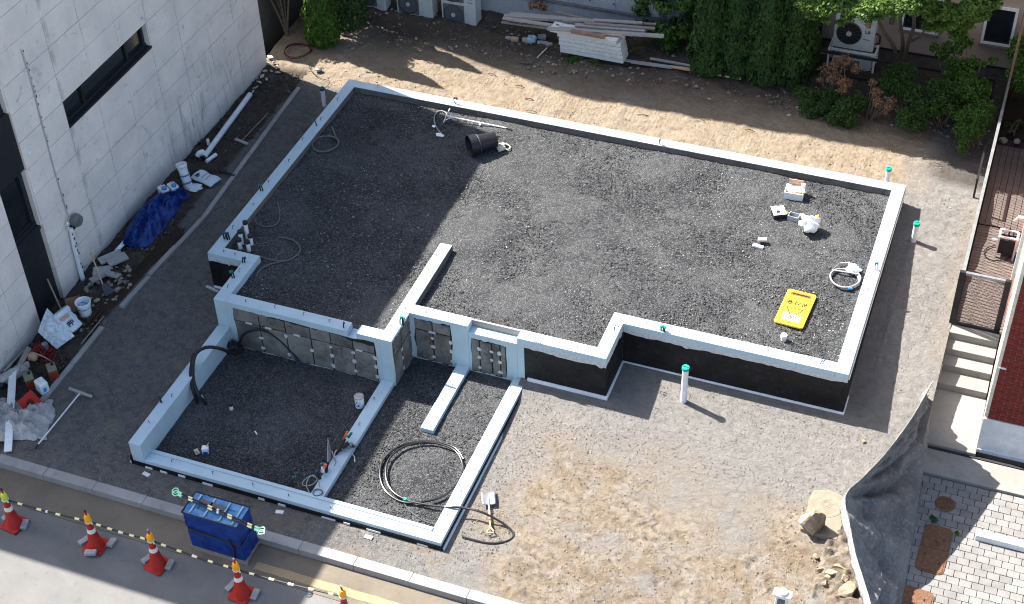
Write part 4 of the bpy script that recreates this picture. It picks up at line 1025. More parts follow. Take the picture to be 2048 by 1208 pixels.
# paving with stones
PZ = -1.45
MB().box(13.6, 40, -60, -6.37, -1.9, PZ-.03).build('paving_bed', mat('dark_sand', (.05,.045,.04), rough=.95))['kind'] = 'structure'
pav = thing('paving', (15, -8, PZ), None, None); pav['kind'] = 'structure'
pm = MB().box(-.098, .098, -.073, .073, -.06, 0).build('paving_stone', MPAV, pav, bevel=.006)
r = random.Random(2)
mh = [((14.57,-6.96),.17,.17),((14.55,-8.03),.27,.55),((14.42,-9.3),.30,.42)]
nst = 0
for j in range(28):
    yy = -6.46 - j*.152
    for i in range(15):
        xx = 13.92 + i*.205 + (.1 if j % 2 else 0)
        p = proj_ok = True
        if xx > 16.6: continue
        if any(abs(xx-c[0]) < a-.12 and abs(yy-c[1]) < b-.1 for c, a, b in mh): continue
        o = inst(pm, (xx-15, yy+8, random.uniform(-.004,.004)), random.uniform(-.015,.015)); nst += 1
bpy.data.objects.remove(pm); print('pavers', nst)
# manhole covers
def rrect(cx, cy, hx, hy, r, ang=0., n=5):
    P = []
    for sx, sy, a0 in ((1,1,0),(-1,1,90),(-1,-1,180),(1,-1,270)):
        for k in range(n+1):
            a = math.radians(a0+90*k/n); x = sx*(hx-r)+r*math.cos(a); y = sy*(hy-r)+r*math.sin(a)
            P.append((cx+x*math.cos(ang)-y*math.sin(ang), cy+x*math.sin(ang)+y*math.cos(ang)))
    return P
t = thing('round_manhole_cover', (14.57,-6.96,PZ), 'small round rusty manhole cover half in the fence shadow on the paving', 'manhole cover')
MB().lathe([(.0,.02),(.15,.02),(.175,.012),(.175,-.05)][::-1], 28).build('cover_plate', MCAST, t)
for rr_ in (.05,.09,.125): MB().lathe([(rr_,.021),(rr_,.027),(rr_+.01,.027),(rr_+.01,.021)][::-1], 24, ring=True).build('raised_ring', MCAST, t)
for (cx, cy, hx, hy, an, lab) in ((14.55,-8.03,.21,.50,-.03,'long rounded rusty double manhole cover set in the paving'), (14.42,-9.32,.25,.34,-.05,'rounded rusty manhole cover nearest the bottom edge of the photo')):
    t = thing('manhole_cover', (cx, cy, PZ), lab, 'manhole cover')
    MB().prism(rrect(0,0,hx+.03,hy+.03,.11,an), -.05, .014).build('cover_frame', MCAST, t)
    if hy > .4:
        for s in (-1, 1): MB().prism(rrect(-math.sin(an)*s*hy/2, s*hy/2, hx, hy/2-.006, .05, an), .0, .022).build('cover_plate', MCAST, t)
    else: MB().prism(rrect(0,0,hx,hy,.10,an), .0, .022).build('cover_plate', MCAST, t)
    MB().lathe([(.055,.023),(.055,.03),(.075,.03),(.075,.023)][::-1], 20, (0, .12 if hy>.4 else 0, 0), ring=True).build('raised_ring', MCAST, t)
    MB().lathe([(.03,.023),(.03,.03),(.04,.03),(.04,.023)][::-1], 16, (0, .12 if hy>.4 else 0, 0), ring=True).build('raised_ring', MCAST, t)
    for a, b in ((.6,.45),(-.6,-.3),(.6,-.6)): MB().box(a*hx-.012, a*hx+.012, b*hy-.03, b*hy+.03, .0225, .0245).build('lifting_slot', MBLK, t)
    m = MB()
    for k in range(60):
        u = random.uniform(-.85,.85)*hx; v = random.uniform(-.9,.9)*hy; m.box(u-.006,u+.006,v-.006,v+.006,.022,.026)
    m.build('tread_studs', MCAST, t)
a = at(1953,1062,-1.3); 
t = thing('parking_stop', (a.x, a.y, PZ), 'white rectangular beam lying on the grey paving at the right edge', 'kerb beam')
MB().box(0, 1.9, -.075, .075, .0, .13).build('beam', MWPAINT, t, bevel=.008)

# draped fabric fence
ff = thing('fabric_fence', (13.6,-8.5,-1.3), 'sagging grey geotextile sheet draped over a leaning fence beside the paving', 'fabric fence')
Rg = curve_pts([at(1866,762,.25),at(1822,838,.16),at(1772,905,.12),at(1727,953,.14),at(1691,992,.08),at(1699,1048,.0),at(1711,1108,-.08),at(1729,1165,-.12),at(1750,1235,-.15)], 11)
Fo = curve_pts([at(1864,800,-1.3),at(1861,860,-1.38),at(1855,905,-1.42),at(1845,960,-1.43),at(1838,1010,-1.44),at(1828,1070,-1.44),at(1818,1130,-1.44),at(1807,1190,-1.44),at(1797,1240,-1.44)], 11)
def fabric(u, v):
    i = min(len(Rg)-1.001, u*(len(Rg)-1)); k = int(i); f_ = i-k
    a = Rg[k].lerp(Rg[k+1], f_); b = Fo[k].lerp(Fo[k+1], f_)
    p = a.lerp(b, v); s = math.sin(math.pi*v)
    p.z -= .10*s; p.x += -.10*s
    post = .5; dd = abs(u-post)
    # folds fan out from the near post and sag between posts
    fold = math.sin((u-post)*34/(.35+v)+3*v)*.07*s*math.exp(-dd*1.2) + math.sin(u*21+v*4)*.02*s
    fold += .10*math.exp(-((v-.2-abs(u-post)*1.6)/.05)**2)*s*(.4+.6*(u>post)) + .05*math.sin(v*9+u*30)*s*math.exp(-((v-.75)/.2)**2)
    fold += (float(fbm(np.array(u*14.), np.array(v*5.), 5, 5, .6))-.5)*.26*s
    fold += max(0, (1-abs(2*float(fbm(np.array(u*7.+v*3), np.array(v*4.-u*6), 3, 15))-1))-.72)*.22*s
    fold += -.10*max(0, 1-abs((v-.25-(u-post)*1.5)/.12))*s*(u > post)
    p.x += fold; p.z += fold*.7
    return p
MB().grid(fabric, 150, 44).build('fabric_sheet', MFAB, ff, world=True, smooth=True, solid=.006)
def strip(u, v):
    i = min(len(Rg)-1.001, (.0+u*1.)*(len(Rg)-1)); k = int(i); a = Rg[k].lerp(Rg[k+1], i-k)
    w_ = (.005 if u < .5 else .02)+.07*float(fbm(np.array(u*30.), np.array(1.), 3, 2))
    return Vector((a.x-w_*v*1.0+.004, a.y+.0, a.z-v*v*.22+.004 + (float(fbm(np.array(u*40.), np.array(v), 2, 8))-.5)*.02))
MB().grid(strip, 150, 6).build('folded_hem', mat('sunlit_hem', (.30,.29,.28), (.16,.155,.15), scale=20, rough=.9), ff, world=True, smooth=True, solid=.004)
for q in (Rg[-1],): MB().tube([(q[0],q[1],-1.5),(q[0],q[1],q[2]+.03)], .028, 8).build('post', MDARK, ff, world=True)
t = tag(MB().rock((14.05,-7.0,-1.40),.05,.04,.03,3,1).build('pebble', MSTONE), 'small pale stone at the foot of the grey fabric fence', 'stone')
# ================================================================== VEGETATION
def leaf_mesh(P, N_, size, asp, m, name, parent, jitter=.6, upb=0.):
    """P points, N_ preferred normals: kite-shaped leaf faces"""
    n = len(P); d = N_ + RNG.normal(0, jitter, (n,3)); d /= np.linalg.norm(d, axis=1)[:,None]
    a = np.cross(d, RNG.normal(0, 1, (n,3)) + np.array([0,0,upb])); a /= np.linalg.norm(a, axis=1)[:,None]
    b = np.cross(d, a); s = size*RNG.uniform(.6,1.35,(n,1))
    if upb: a, b = b, a
    V = np.stack((P-a*s*asp, P+b*s*.5+d*s*.12, P+a*s*asp, P-b*s*.5+d*s*.12), 1)
    F = np.arange(4*n).reshape(n, 4)
    return np_mesh(name, V.reshape(-1,3), F, m, None, parent)
def conifer(x, y, z, h, r, n, mk, lab, grp, seed=0, name='columnar_conifer'):
    global RNG
    RNG = np.random.default_rng(seed+100)
    t = thing(name, (x, y, z), lab, 'tree', grp)
    MB().tube([(0,0,-.1),(0,0,h*.5)], [.06,.03], 8).build('trunk', MBARK, t)
    u = RNG.random(n)**1.05; a = RNG.random(n)*2*math.pi
    prof = np.minimum(1, (u+.04)/.10)**.5*(1-u**2.)**.8*r
    cl = fbm(a*2.2+seed*7, u*h*3.4, 4, seed); k = .50+.86*cl
    k2 = np.where(RNG.random(n) < .22, RNG.random(n)**.5, 1.)
    R = prof*k*k2
    P = np.stack((np.cos(a)*R, np.sin(a)*R, u*h+RNG.normal(0,.03,n)), 1)
    N_ = np.stack((np.cos(a), np.sin(a), np.full(n,.45)), 1)
    leaf_mesh(P, N_, .042, 1.0, MLEAF[mk], 'crown', t, .55, upb=3.)
    return t
def blob_leaves(blobs, n, size, m, parent, seed, name='foliage', jit=.8, hollow=.55):
    global RNG
    RNG = np.random.default_rng(seed); Ps = []; Ns = []
    tot = sum(b[3]*b[4]*b[5] for b in blobs)**1.
    for (x, y, z, rx, ry, rz) in blobs:
        k = max(20, int(n*(rx*ry*rz)/tot)); d = RNG.normal(0,1,(k,3)); d /= np.linalg.norm(d,axis=1)[:,None]
        rad = RNG.random(k)**hollow; ns = .65+.7*fbm(d[:,0]*2.5+x, d[:,1]*2.5+d[:,2]*2+y, 3, seed)
        Ps.append(np.array([x,y,z])+d*rad[:,None]*ns[:,None]*np.array([rx,ry,rz])); Ns.append(d+np.array([0,0,.5]))
    return leaf_mesh(np.vstack(Ps), np.vstack(Ns), size, .8, m, name, parent, jit)
g = 'columnar conifers along the back edge'
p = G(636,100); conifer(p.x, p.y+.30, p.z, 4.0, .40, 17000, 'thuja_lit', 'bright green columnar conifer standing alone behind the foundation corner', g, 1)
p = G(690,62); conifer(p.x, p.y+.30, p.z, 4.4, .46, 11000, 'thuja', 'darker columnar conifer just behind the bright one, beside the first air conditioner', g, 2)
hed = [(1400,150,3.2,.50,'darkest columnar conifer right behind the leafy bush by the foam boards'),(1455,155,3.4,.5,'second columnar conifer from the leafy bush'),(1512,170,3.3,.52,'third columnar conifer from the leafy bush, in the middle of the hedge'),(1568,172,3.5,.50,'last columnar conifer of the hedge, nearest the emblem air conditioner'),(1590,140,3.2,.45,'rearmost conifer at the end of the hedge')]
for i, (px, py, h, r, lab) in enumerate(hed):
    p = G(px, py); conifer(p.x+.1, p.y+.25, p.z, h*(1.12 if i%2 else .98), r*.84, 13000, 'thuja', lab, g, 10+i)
t = thing('leafy_bush', (6.3,3.9,-.6), 'mid green broad-leaved bush spilling over the timber and foam boards', 'bush')
p = G(1330,108); bl = []
r = random.Random(5)
for i in range(26):
    a = r.uniform(-.75,.55); b = r.uniform(-.1,.7); h = r.uniform(.2,1.9); bl.append((p.x+a, p.y+.15+b, p.z+h, .24, .24, .2))
bl = [(x-6.3,y-3.9,z+.6,a,b,c) for x,y,z,a,b,c in bl]
blob_leaves(bl, 9000, .06, MLEAF['bush'], t, 5)
m = MB()
for i in range(7): m.tube([(p.x-6.3+r.uniform(-.1,.1),p.y-3.9+.4,-.1),(p.x-6.3+r.uniform(-.6,.5),p.y-3.9+r.uniform(.2,.6),r.uniform(1,2))], [.02,.008], 5)
m.build('stems', MBARK, t)
# bare-stemmed shrub behind the stone building
p = G(575,72); t = thing('multi_stem_shrub', (p.x,p.y,p.z), 'bare multi-stemmed shrub in deep shade behind the corner of the stone building', 'shrub')
r = random.Random(9)
for k in range(6):
    dx = r.uniform(-.7,.5); dy = r.uniform(-.2,.5)
    MB().tube(curve_pts([(0,0,-.05),(dx*.25,dy*.25,.5),(dx*.8,dy*.8,1.4),(dx*1.3,dy*1.3,2.4)],4), [.034-.0018*i for i in range(13)], 6).build('stem', MBARK, t)
blob_leaves([(r.uniform(-1.2,.9), r.uniform(.1,1.2), r.uniform(2.1,3.0), .5, .5, .4) for _ in range(9)], 6000, .06, MLEAF['dark'], t, 8)
# tree by the beige house
p = Vector((11.55, 5.1, -.6))
t = thing('small_tree', tuple(p), 'small broad-leaved tree with forked trunk and sunlit top leaves before the beige house', 'tree')
tr = MB()
def limb(P, r0, r1): 
    C = curve_pts(P, 5); n_ = len(C); return MB().tube(C, [lerp(r0,r1,i/(n_-1)) for i in range(n_)], 7)
def rel(px, py, Y): q = ony(px, py, Y); return (q.x-p.x, q.y-p.y, q.z-p.z)
base = rel(1797,138,4.95)
limb([(base[0],base[1],-.3), base, rel(1794,118,4.9), rel(1786,90,4.7), rel(1766,60,4.5), rel(1752,25,4.3), rel(1740,-10,4.1)], .06, .03).build('limb', MBARK, t)
limb([base, rel(1803,105,5.0), rel(1806,85,4.9), rel(1802,50,4.8), rel(1800,10,4.6)], .055, .03).build('limb', MBARK, t)
limb([base, rel(1808,115,4.95), rel(1818,82,4.8), rel(1828,50,4.6), rel(1826,15,4.4), rel(1826,-20,4.2)], .06, .03).build('limb', MBARK, t)
limb([rel(1819,84,4.8), rel(1840,72,4.6), rel(1858,50,4.4), rel(1880,35,4.2)], .035, .015).build('limb', MBARK, t)
def B(px, py, Y, a, b, c): q = rel(px, py, Y); return (q[0],q[1],q[2],a,b,c)
blob = []
r = random.Random(12)
for px, py, Y, s in ((1612,8,2.6,.22),(1640,15,2.6,.26),(1625,28,2.6,.18),(1665,5,2.7,.3),(1650,40,2.6,.12),(1700,15,2.7,.28),(1728,22,2.5,.24),(1745,12,2.5,.28),(1735,42,2.5,.12),(1765,8,2.5,.3),(1790,15,2.5,.28),(1755,32,2.5,.16),(1815,5,2.6,.32),(1830,18,2.6,.2),
                     (1850,8,2.9,.3),(1865,25,3.0,.26),(1890,20,3.0,.30),(1905,42,3.2,.28),(1880,50,3.2,.24),(1925,25,3.1,.30),(1945,12,3.1,.30),(1860,50,3.3,.2),(1915,62,3.4,.24),(1930,48,3.3,.22),(1960,30,3.2,.24),(1985,8,3.2,.22),(1695,35,2.7,.16),(1680,45,2.7,.12)):
    blob.append(B(px, py, Y, s, s*.9, s*.6))
blob_leaves(blob, 24000, .043, MLEAF['maple'], t, 21, 'crown')
# deep shaded canopy above, mostly outside the frame
blob2 = [B(r.uniform(1620,2000), r.uniform(-60,-5), r.uniform(2.8,4.2), .4, .4, .3) for _ in range(26)]
blob_leaves(blob2, 9000, .06, MLEAF['maple'], t, 22, 'upper_crown')
# climbing leaves and shrubs on the right
def shrub(name, pxs, n, size, mk, lab, cat, seed, stems=6, Y0=None, grp=None, smat=None):
    q = G(pxs[0][0], pxs[0][1]); t = thing(name, tuple(q), lab, cat, grp); bl = []
    for (px, py, Y, s) in pxs[1:]:
        c = ony(px, py, Y) - q; bl.append((c.x, c.y, c.z, s, s, s*.85))
    blob_leaves([(b[0],b[1],b[2],b[3]*1.12,b[4]*1.12,b[5]*1.12) for b in bl], int(n*1.7), size*(.62 if mk=='dry' else .74), MLEAF[mk], t, seed, hollow=.8 if mk=='dry' else .6, jit=1.2)
    r = random.Random(seed); m = MB()
    for i in range(stems):
        b = r.choice(bl); m.tube(curve_pts([(r.uniform(-.12,.12),r.uniform(-.05,.1),-.08),(b[0]*.5+r.uniform(-.1,.1),b[1]*.5,b[2]*.5),(b[0],b[1],b[2]+.1)],4), [.018-.001*i for i in range(9)], 5)
    m.build('stems', smat or MBARK, t); return t
gs = 'shrubs along the shaded back right corner'
shrub('evergreen_shrub', [(1612,236),(1600,185,3.0,.16),(1615,205,2.8,.2),(1622,225,2.6,.16),(1608,222,2.7,.12),(1625,190,3.,.16)], 2600, .04, 'dark', 'small light green shrub leaning out at the left end of the shrub row', 'shrub', 31, grp=gs)
shrub('evergreen_shrub', [(1690,246),(1660,195,3.1,.24),(1690,215,2.8,.24),(1670,235,2.5,.2),(1700,240,2.5,.2),(1715,205,3.0,.22),(1650,215,2.8,.2)], 6500, .04, 'dark', 'dense green shrub directly below the dead brown branches', 'shrub', 32, grp=gs)
shrub('dead_shrub', [(1668,212),(1650,140,3.6,.14),(1672,130,3.5,.17),(1690,120,3.6,.16),(1668,155,3.4,.18),(1690,165,3.2,.15),(1640,158,3.4,.1),(1712,138,3.5,.12),(1684,180,3.1,.12)], 1500, .045, 'dry', 'dead brown-leaved shrub in front of the white metal stand', 'shrub', 33, stems=14, grp=gs)
shrub('dead_shrub', [(1742,240),(1745,165,3.3,.10),(1752,185,3.1,.13),(1758,205,2.9,.14),(1778,212,2.8,.12),(1785,200,2.8,.08),(1770,225,2.7,.08)], 1000, .04, 'dry', 'second dead brown shrub, narrow and upright between two green ones', 'shrub', 34, stems=12, grp=gs)
shrub('evergreen_shrub', [(1810,250),(1790,150,3.7,.26),(1815,145,3.8,.22),(1800,175,3.4,.26),(1775,170,3.4,.2),(1825,185,3.2,.24),(1840,215,2.9,.24),(1815,235,2.6,.24),(1838,245,2.5,.18)], 7500, .042, 'dark', 'green shrub in the middle of the row below the forked tree', 'shrub', 35, grp=gs)
shrub('evergreen_shrub', [(1880,255),(1870,175,3.3,.22),(1885,195,3.1,.24),(1870,215,2.9,.22),(1900,215,2.9,.2),(1890,180,3.2,.22)], 4800, .042, 'dark', 'dark shrub with bare lower stems left of the corner shrub', 'shrub', 36, stems=14, grp=gs)
shrub('evergreen_shrub', [(1950,300),(1930,235,2.7,.2),(1945,225,2.8,.2),(1965,235,2.6,.22),(1925,260,2.4,.18),(1950,262,2.4,.2),(1972,215,2.9,.2),(1930,285,2.1,.13),(1922,300,2.0,.10)], 5200, .042, 'bush', 'brighter green shrub in the corner beside the metal fence', 'shrub', 37, grp=gs)
shrub('climbing_vine', [(1920,235),(1870,95,4.6,.12),(1885,110,4.5,.14),(1895,95,4.6,.14),(1915,100,4.6,.13),(1905,125,4.3,.15),(1925,135,4.1,.2),(1945,128,4.2,.16),(1965,130,4.1,.1),(1985,122,4.2,.1),(1905,155,3.9,.2),(1935,160,3.7,.24),(1915,185,3.4,.26),(1945,190,3.3,.24),(1965,175,3.5,.2),(1920,75,4.8,.16),(1935,85,4.7,.14)], 6200, .055, 'bush', 'tangled leafy vine climbing before the beige wall next to the reddish pole', 'vine', 38, stems=12)
shrub('evergreen_shrub', [(2030,190),(2035,105,4.8,.22),(2045,130,4.4,.26),(2030,150,4.1,.2),(2046,165,3.9,.24),(2040,85,5.0,.2)], 4200, .05, 'bush', 'green shrub right of the reddish pole at the top right edge', 'shrub', 39, grp=gs)
shrub('bed_plant', [(2020,262),(2015,250,3.9,.07),(2030,256,3.8,.08),(2040,245,3.9,.07)], 300, .04, 'bush', 'small pale plant in the dark bed beyond the railing', 'plant', 40, stems=4)
a = onx(2000, 172, 13.98); t = thing('reddish_pole', (14.0, 3.9, -.7), 'thin reddish brown pole rising from the railing at top right', 'pole')
MB().tube([(14.0,3.9,-.7),(14.0,3.9,3.2)], .028, 8).build('pole_body', MLOG, t, world=True)
# weeds
def weed(px, py, z, n, s, lab, seed, mk='bush'):
    q = at(px, py, z); t = tag(blob_leaves([(q.x+random.uniform(-s,s), q.y+random.uniform(-s,s), q.z+.03, s*.7, s*.7, s*.5) for _ in range(4)], n, .03, MLEAF[mk], None, seed, 'weed_patch'), lab, 'weeds'); return t
q = G(1155,118); weed(1150,118,q.z,900,.16,'patch of green weeds at the foot of the white foam boards', 51)
q = G(1185,126); weed(1188,127,q.z,500,.12,'smaller weeds spreading below the foam board stack', 52)
weed(1867,1040,PZ,200,.05,'tuft of weeds between the round and the double manhole cover', 53)
weed(1912,1068,PZ,60,.035,'tiny weed at the corner of the double manhole cover', 54)
t = tag(blob_leaves([(p_.x,p_.y,p_.z+.1,.13,.13,.1) for p_ in (ony(1065,18,4.5),ony(1078,16,4.5),ony(1085,22,4.45))], 260, .05, MLEAF['dry'], None, 55, 'dry_bush'), 'dry brown tuft on the ledge of the grey wall above the planks', 'dry plant')
# ================================================================== THINGS
def rel_tube(name, pts, r, m, parent, n=7): 
    return MB().tube(pts, r, n).build(name, m, parent, world=True)
# ---- cones and bars at the road
cones = [(29,1049,'leftmost traffic cone, with a lime lamp and a brick on each side','lime',((-.20,.10),(.19,.04))),
         (193,1093,'second traffic cone from the left, weighed down by three bricks','amb',((-.25,.02),(.22,.14),(.02,-.19))),
         (316,1131,'third traffic cone from the left, straight in front of the blue wrapped pallet','amb',((-.23,.04),(.20,.06))),
         (484,1189,'fourth traffic cone from the left, beside the bottom corner of the pallet','amb',((-.24,.08),(.22,.06))),
         (694,1243,'rightmost traffic cone, only its amber lamp and top inside the photo','amb',())]
Y0 = -12.87; cpos = []
tops = []
for i, (px, py, lab, lamp, br_) in enumerate(cones):
    q = at(px, py, ROADZ); x, y = q.x, q.y
    t = thing('traffic_cone', (x, y, ROADZ), 'red '+lab, 'traffic cone', 'traffic cones along the road edge', random.uniform(-.2,.2))
    if i == 0: MB().box(-.2,.2,-.19,.19,0,.012).build('rubber_base', MBLK, t, bevel=.01)
    MB().prism(rrect(0,0,.185,.185,.04), .012, .035).build('base_plate', MRED, t, bevel=.006)
    MB().lathe([(.150,.036),(.130,.06),(.040,.62),(.030,.70)], 22).build('cone_body', MRED, t)
    MB().lathe([(.0745,.41),(.0625,.49)], 22).build('reflective_band', MREFL, t, solid=.006)
    LM = MLIME if lamp == 'lime' else MAMB
    MB().lathe([(.030,.66),(.055,.67),(.062,.72),(.055,.78),(.04,.82),(.0,.83)], 16).build('lamp', LM, t)
    MB().lathe([(.056,.645),(.060,.665),(.056,.668)], 16).build('lamp_collar', MREFL, t, solid=.004)
    MB().tube([(.0,.0,.82),(-.005,.0,.90)], .018, 8).build('lamp_cap', MRED, t)
    MB().box(-.02,.01,-.015,.015,.90,.93).build('switch', MSTEEL if i > 1 else MBLK, t)
    for s in (-1, 1): MB().tube([(s*.055,0,.66),(s*.095,-s*.03,.655)], .014, 6).build('hook_ring', MHGRN, t)
    tops.append(Vector((x, y, ROADZ+.655)))
    for k, (dx, dy) in enumerate(br_):
        w_ = ['left of','right of','in front of'][k] if len(br_) == 3 else ['left of','right of'][k]
        bt = thing('weight_brick', (x+dx, y+dy, ROADZ+.036 if abs(dx) < .17 else ROADZ), 'grey brick just %s the %s' % (w_, lab.split(',')[0]), 'brick', 'grey bricks weighing down the cones', [1.2,-1.35,.1][k]+random.uniform(-.2,.2))
        bt.rotation_euler[1] = random.uniform(-.2,.2)
        MB().box(-.10,.10,-.052,.052,0,.062).build('brick_body', MBLKT, bt, bevel=.006)
def bar(a, b, lab, grp, sag=.03, nb=7, ends=False, th=.017):
    a = Vector(a); b = Vector(b); c = (a+b)/2
    t = thing('striped_bar', tuple(c), lab, 'barrier bar', grp); N_ = 16
    P = [a.lerp(b, i/N_)-Vector((0,0,sag*math.sin(math.pi*i/N_))) for i in range(N_+1)]
    rel_tube('bar_rod', P, th, MBAR, t)
    d = (b-a).normalized(); L = (b-a).length
    for k in range(nb):
        f_ = (k+.6)/nb; p = a.lerp(b, f_)-Vector((0,0,sag*math.sin(math.pi*f_)))
        rel_tube('reflector_band', [p-d*.045, p+d*.045], th*1.22, MCREAM, t)
    p = a.lerp(b, .5)-Vector((0,0,sag)); rel_tube('middle_joint', [p-d*.02, p+d*.02], th*1.45, MWHITE, t)
    if ends:
        for e, s in ((a,-1),(b,1)):
            rel_tube('end_sleeve', [e-d*s*.06, e+d*s*.02], th*1.6, MHGRN, t)
            for k in (-1,1):
                sd_ = d.cross(Vector((0,0,1))).normalized()*k
                rel_tube('end_hook', curve_pts([e+d*s*.02, e+d*s*.05+sd_*.045, e+d*s*.10+sd_*.045+Vector((0,0,.015)), e+d*s*.135, ],4), .011, MHGRN, t, 6)
    return t
gb_ = 'black and cream bars linking the cones'
for i, w_ in enumerate(('first and second','second and third','third and fourth','fourth and fifth')):
    d = (tops[i+1]-tops[i]).normalized()*.07
    bar(tops[i]+d, tops[i+1]-d, 'black and cream striped bar hung between the %s cones from the left' % w_, gb_, .03, 5 if i else 4)
d = tops[0]-Vector((1.5,.0,.0)); bar(d, tops[0]-Vector((.07,0,0)), 'striped bar end entering at the left edge, hooked on the leftmost cone', gb_)
# ---- blue wrapped pallet
bx0, bx1, by0, by1 = 2.72, 3.74, -12.22, -11.80
pl = thing('wrapped_pallet', (3.23, -12.03, ROADZ), 'tall blue wrapped block with black straps on a wooden pallet by the kerb', 'pallet')
by1 = -11.82; by0 = -12.28
for k, (a, b) in enumerate(((by0-.02,by0+.07),(by0+.19,by0+.28),(by1-.07,by1+.02))): MB().box(bx0-.03,bx1+.03,a,b,ROADZ+.065,ROADZ+.085).build('deck_slat', MWOOD, pl, world=True)
for a in (bx0, (bx0+bx1)/2-.04, bx1-.08): MB().box(a,a+.08,by0,by1,ROADZ+.001,ROADZ+.064).build('pallet_bearer', MWOOD, pl, world=True)
MB().box(bx0-.03,bx1+.03,by0-.02,by0+.03,ROADZ+.001,ROADZ+.06).build('pallet_board', MWOOD, pl, world=True)
ZT = ROADZ+.93
def wrap(u, v):
    # walk round the box (u) and up (v)
    per = [(bx0,by0),(bx1,by0),(bx1,by1),(bx0,by1),(bx0,by0)]; k = min(3, int(u*4)); f_ = u*4-k
    x = lerp(per[k][0], per[k+1][0], f_); y = lerp(per[k][1], per[k+1][1], f_)
    cx, cy = (bx0+bx1)/2, (by0+by1)/2; n = float(fbm(np.array(u*22.), np.array(v*6.), 4, 6))-.5
    waist = 1-.05*math.exp(-((v-.52)/.05)**2)
    e = 1+.05*n; z = lerp(ROADZ+.087, ZT, v) + .02*n
    return Vector((cx+(x-cx)*e*waist-.04*v*(v>0), cy+(y-cy)*(1+.09*n)*waist, z))
MB().grid(wrap, 96, 26).build('blue_wrap', MTARP2, pl, world=True, smooth=True)
def toph(u, v):
    n = float(fbm(np.array(u*9.), np.array(v*6.), 4, 16))-.5; e = min(u,1-u,v,1-v)
    return Vector((lerp(bx0,bx1,u)-.04, lerp(by0,by1,v), ZT-.002+.03*n-(.03 if .18<u<.85 and .35<v<.72 else 0)))
MB().grid(toph, 40, 22).build('top_sheet', MTARPL, pl, world=True, smooth=True)
for a in ((bx0+.15,bx0+.42,by0+.12,by0+.30),(bx0+.50,bx0+.86,by0+.14,by0+.24)):
    pass
m = MB()
for z in (ZT+.006,): m.tube([(bx0-.05,by0-.01,z),(bx1-.03,by0-.01,z),(bx1-.03,by1+.01,z),(bx0-.05,by1+.01,z),(bx0-.05,by0-.01,z)], .014, 6)
m.build('edge_strap', MBLK, pl, world=True)
zz = ROADZ+.50
rel_tube('waist_strap', [(bx0+.0,by0+.0,zz+.03),(bx0+.5,by0-.0,zz-.01),(bx1-.03,by0+.0,zz-.03),(bx1-.02,by1,zz),(bx0,by1,zz+.03),(bx0,by0,zz+.03)], .020, MBLK, pl)
rel_tube('corner_strap', [(bx1-.24,by0-.012,zz+.05),(bx1-.17,by0-.012,zz-.12),(bx1-.20,by0-.012,ROADZ+.1)], .020, MBLK, pl)
for fx_ in (.12,.38,.66,.90): MB().box(bx0+fx_*1.02-.05,bx0+fx_*1.02-.02,by0+.02,by1-.02,ZT+.016,ZT+.021).build('clear_tape', mat('clear_tape', (.30,.42,.50), rough=.4), pl, world=True)
MB().obox((bx0+.38,by0+.30,ZT+.006), (.5,-.03,0), .09, .03).build('grey_card', mat('grey_card', (.12,.115,.11), rough=.8), pl, world=True)
e0 = at(358,985,ZT+.06); e1 = at(516,1056,ZT+.04)
bar(e0, e1, 'upper of two striped bars with pale green hooks lying across the blue wrapped pallet', 'spare striped bars on the pallet', .0, 4, True, .015)
bar(e0+Vector((.03,-.05,0)), e1+Vector((.02,-.05,0)), 'lower of two striped bars with pale green hooks lying across the blue wrapped pallet', 'spare striped bars on the pallet', .0, 4, True, .015)

# ---- upright pipes
def vpipe(px, py, z0, h, r, cap, lab, name='pvc_pipe', grp=None, capm=None, tilt=(0,0)):
    q = at(px, py, z0); t = thing(name, tuple(q), lab, 'pipe', grp)
    MB().tube([(0,0,-.08),(tilt[0],tilt[1],h)], r, 14).build('pipe_body', MPVC, t)
    MB().lathe([(.0,h+.035),(r*1.15,h+.03),(r*1.22,h+.02),(r*1.22,h-.03),(r*1.04,h-.032)], 16, (tilt[0],tilt[1],0)).build('pipe_cap', capm or cap, t)
    if cap is MGREEN: MB().box(tilt[0]-r*.8, tilt[0]+r*.8, tilt[1]-.006, tilt[1]+.006, h+.035, h+.05).build('cap_grip', cap, t)
    return t
q = G(1367,800); vpipe(1367,801,q.z,.82,.058,MGREEN,'tall white pipe with a green cap standing in the front yard', tilt=(.0,.0))
q = G(1827,482); vpipe(1827,482,q.z,.44,.055,MGREEN,'white pipe with a green cap on the path right of the foundation')
q = G(1772,366); vpipe(1773,366,q.z,.36,.050,MGREEN,'white pipe with a green cap behind the back right foundation corner')
q = G(648,209); vpipe(649,212,q.z,.47,.050,MBLUECAP,'white pipe with a blue cap outside the back left foundation corner')
gp_ = 'white pipe stubs with black caps in the left corner of the gravel'
for px, py, h, lab in ((496,478,.42,'tallest black-capped white pipe stub, rearmost of the cluster'),(481,497,.22,'front left black-capped pipe stub of the cluster of five'),(498,501,.22,'front right black-capped pipe stub of the cluster of five'),(484,487,.30,'black-capped pipe stub half hidden behind the front left one'),(503,489,.22,'right-hand black-capped pipe stub of the cluster of five')):
    vpipe(px, py, ZU, h, .042, MCAP, lab, grp=gp_)
vpipe(463,818,ZB,.13,.036,MCAP,'small white pipe stub with a black cap in the garage bay gravel')
vpipe(1567,680,ZU,.10,.05,MWHITE,'short round white capped pipe stub below the yellow sign')
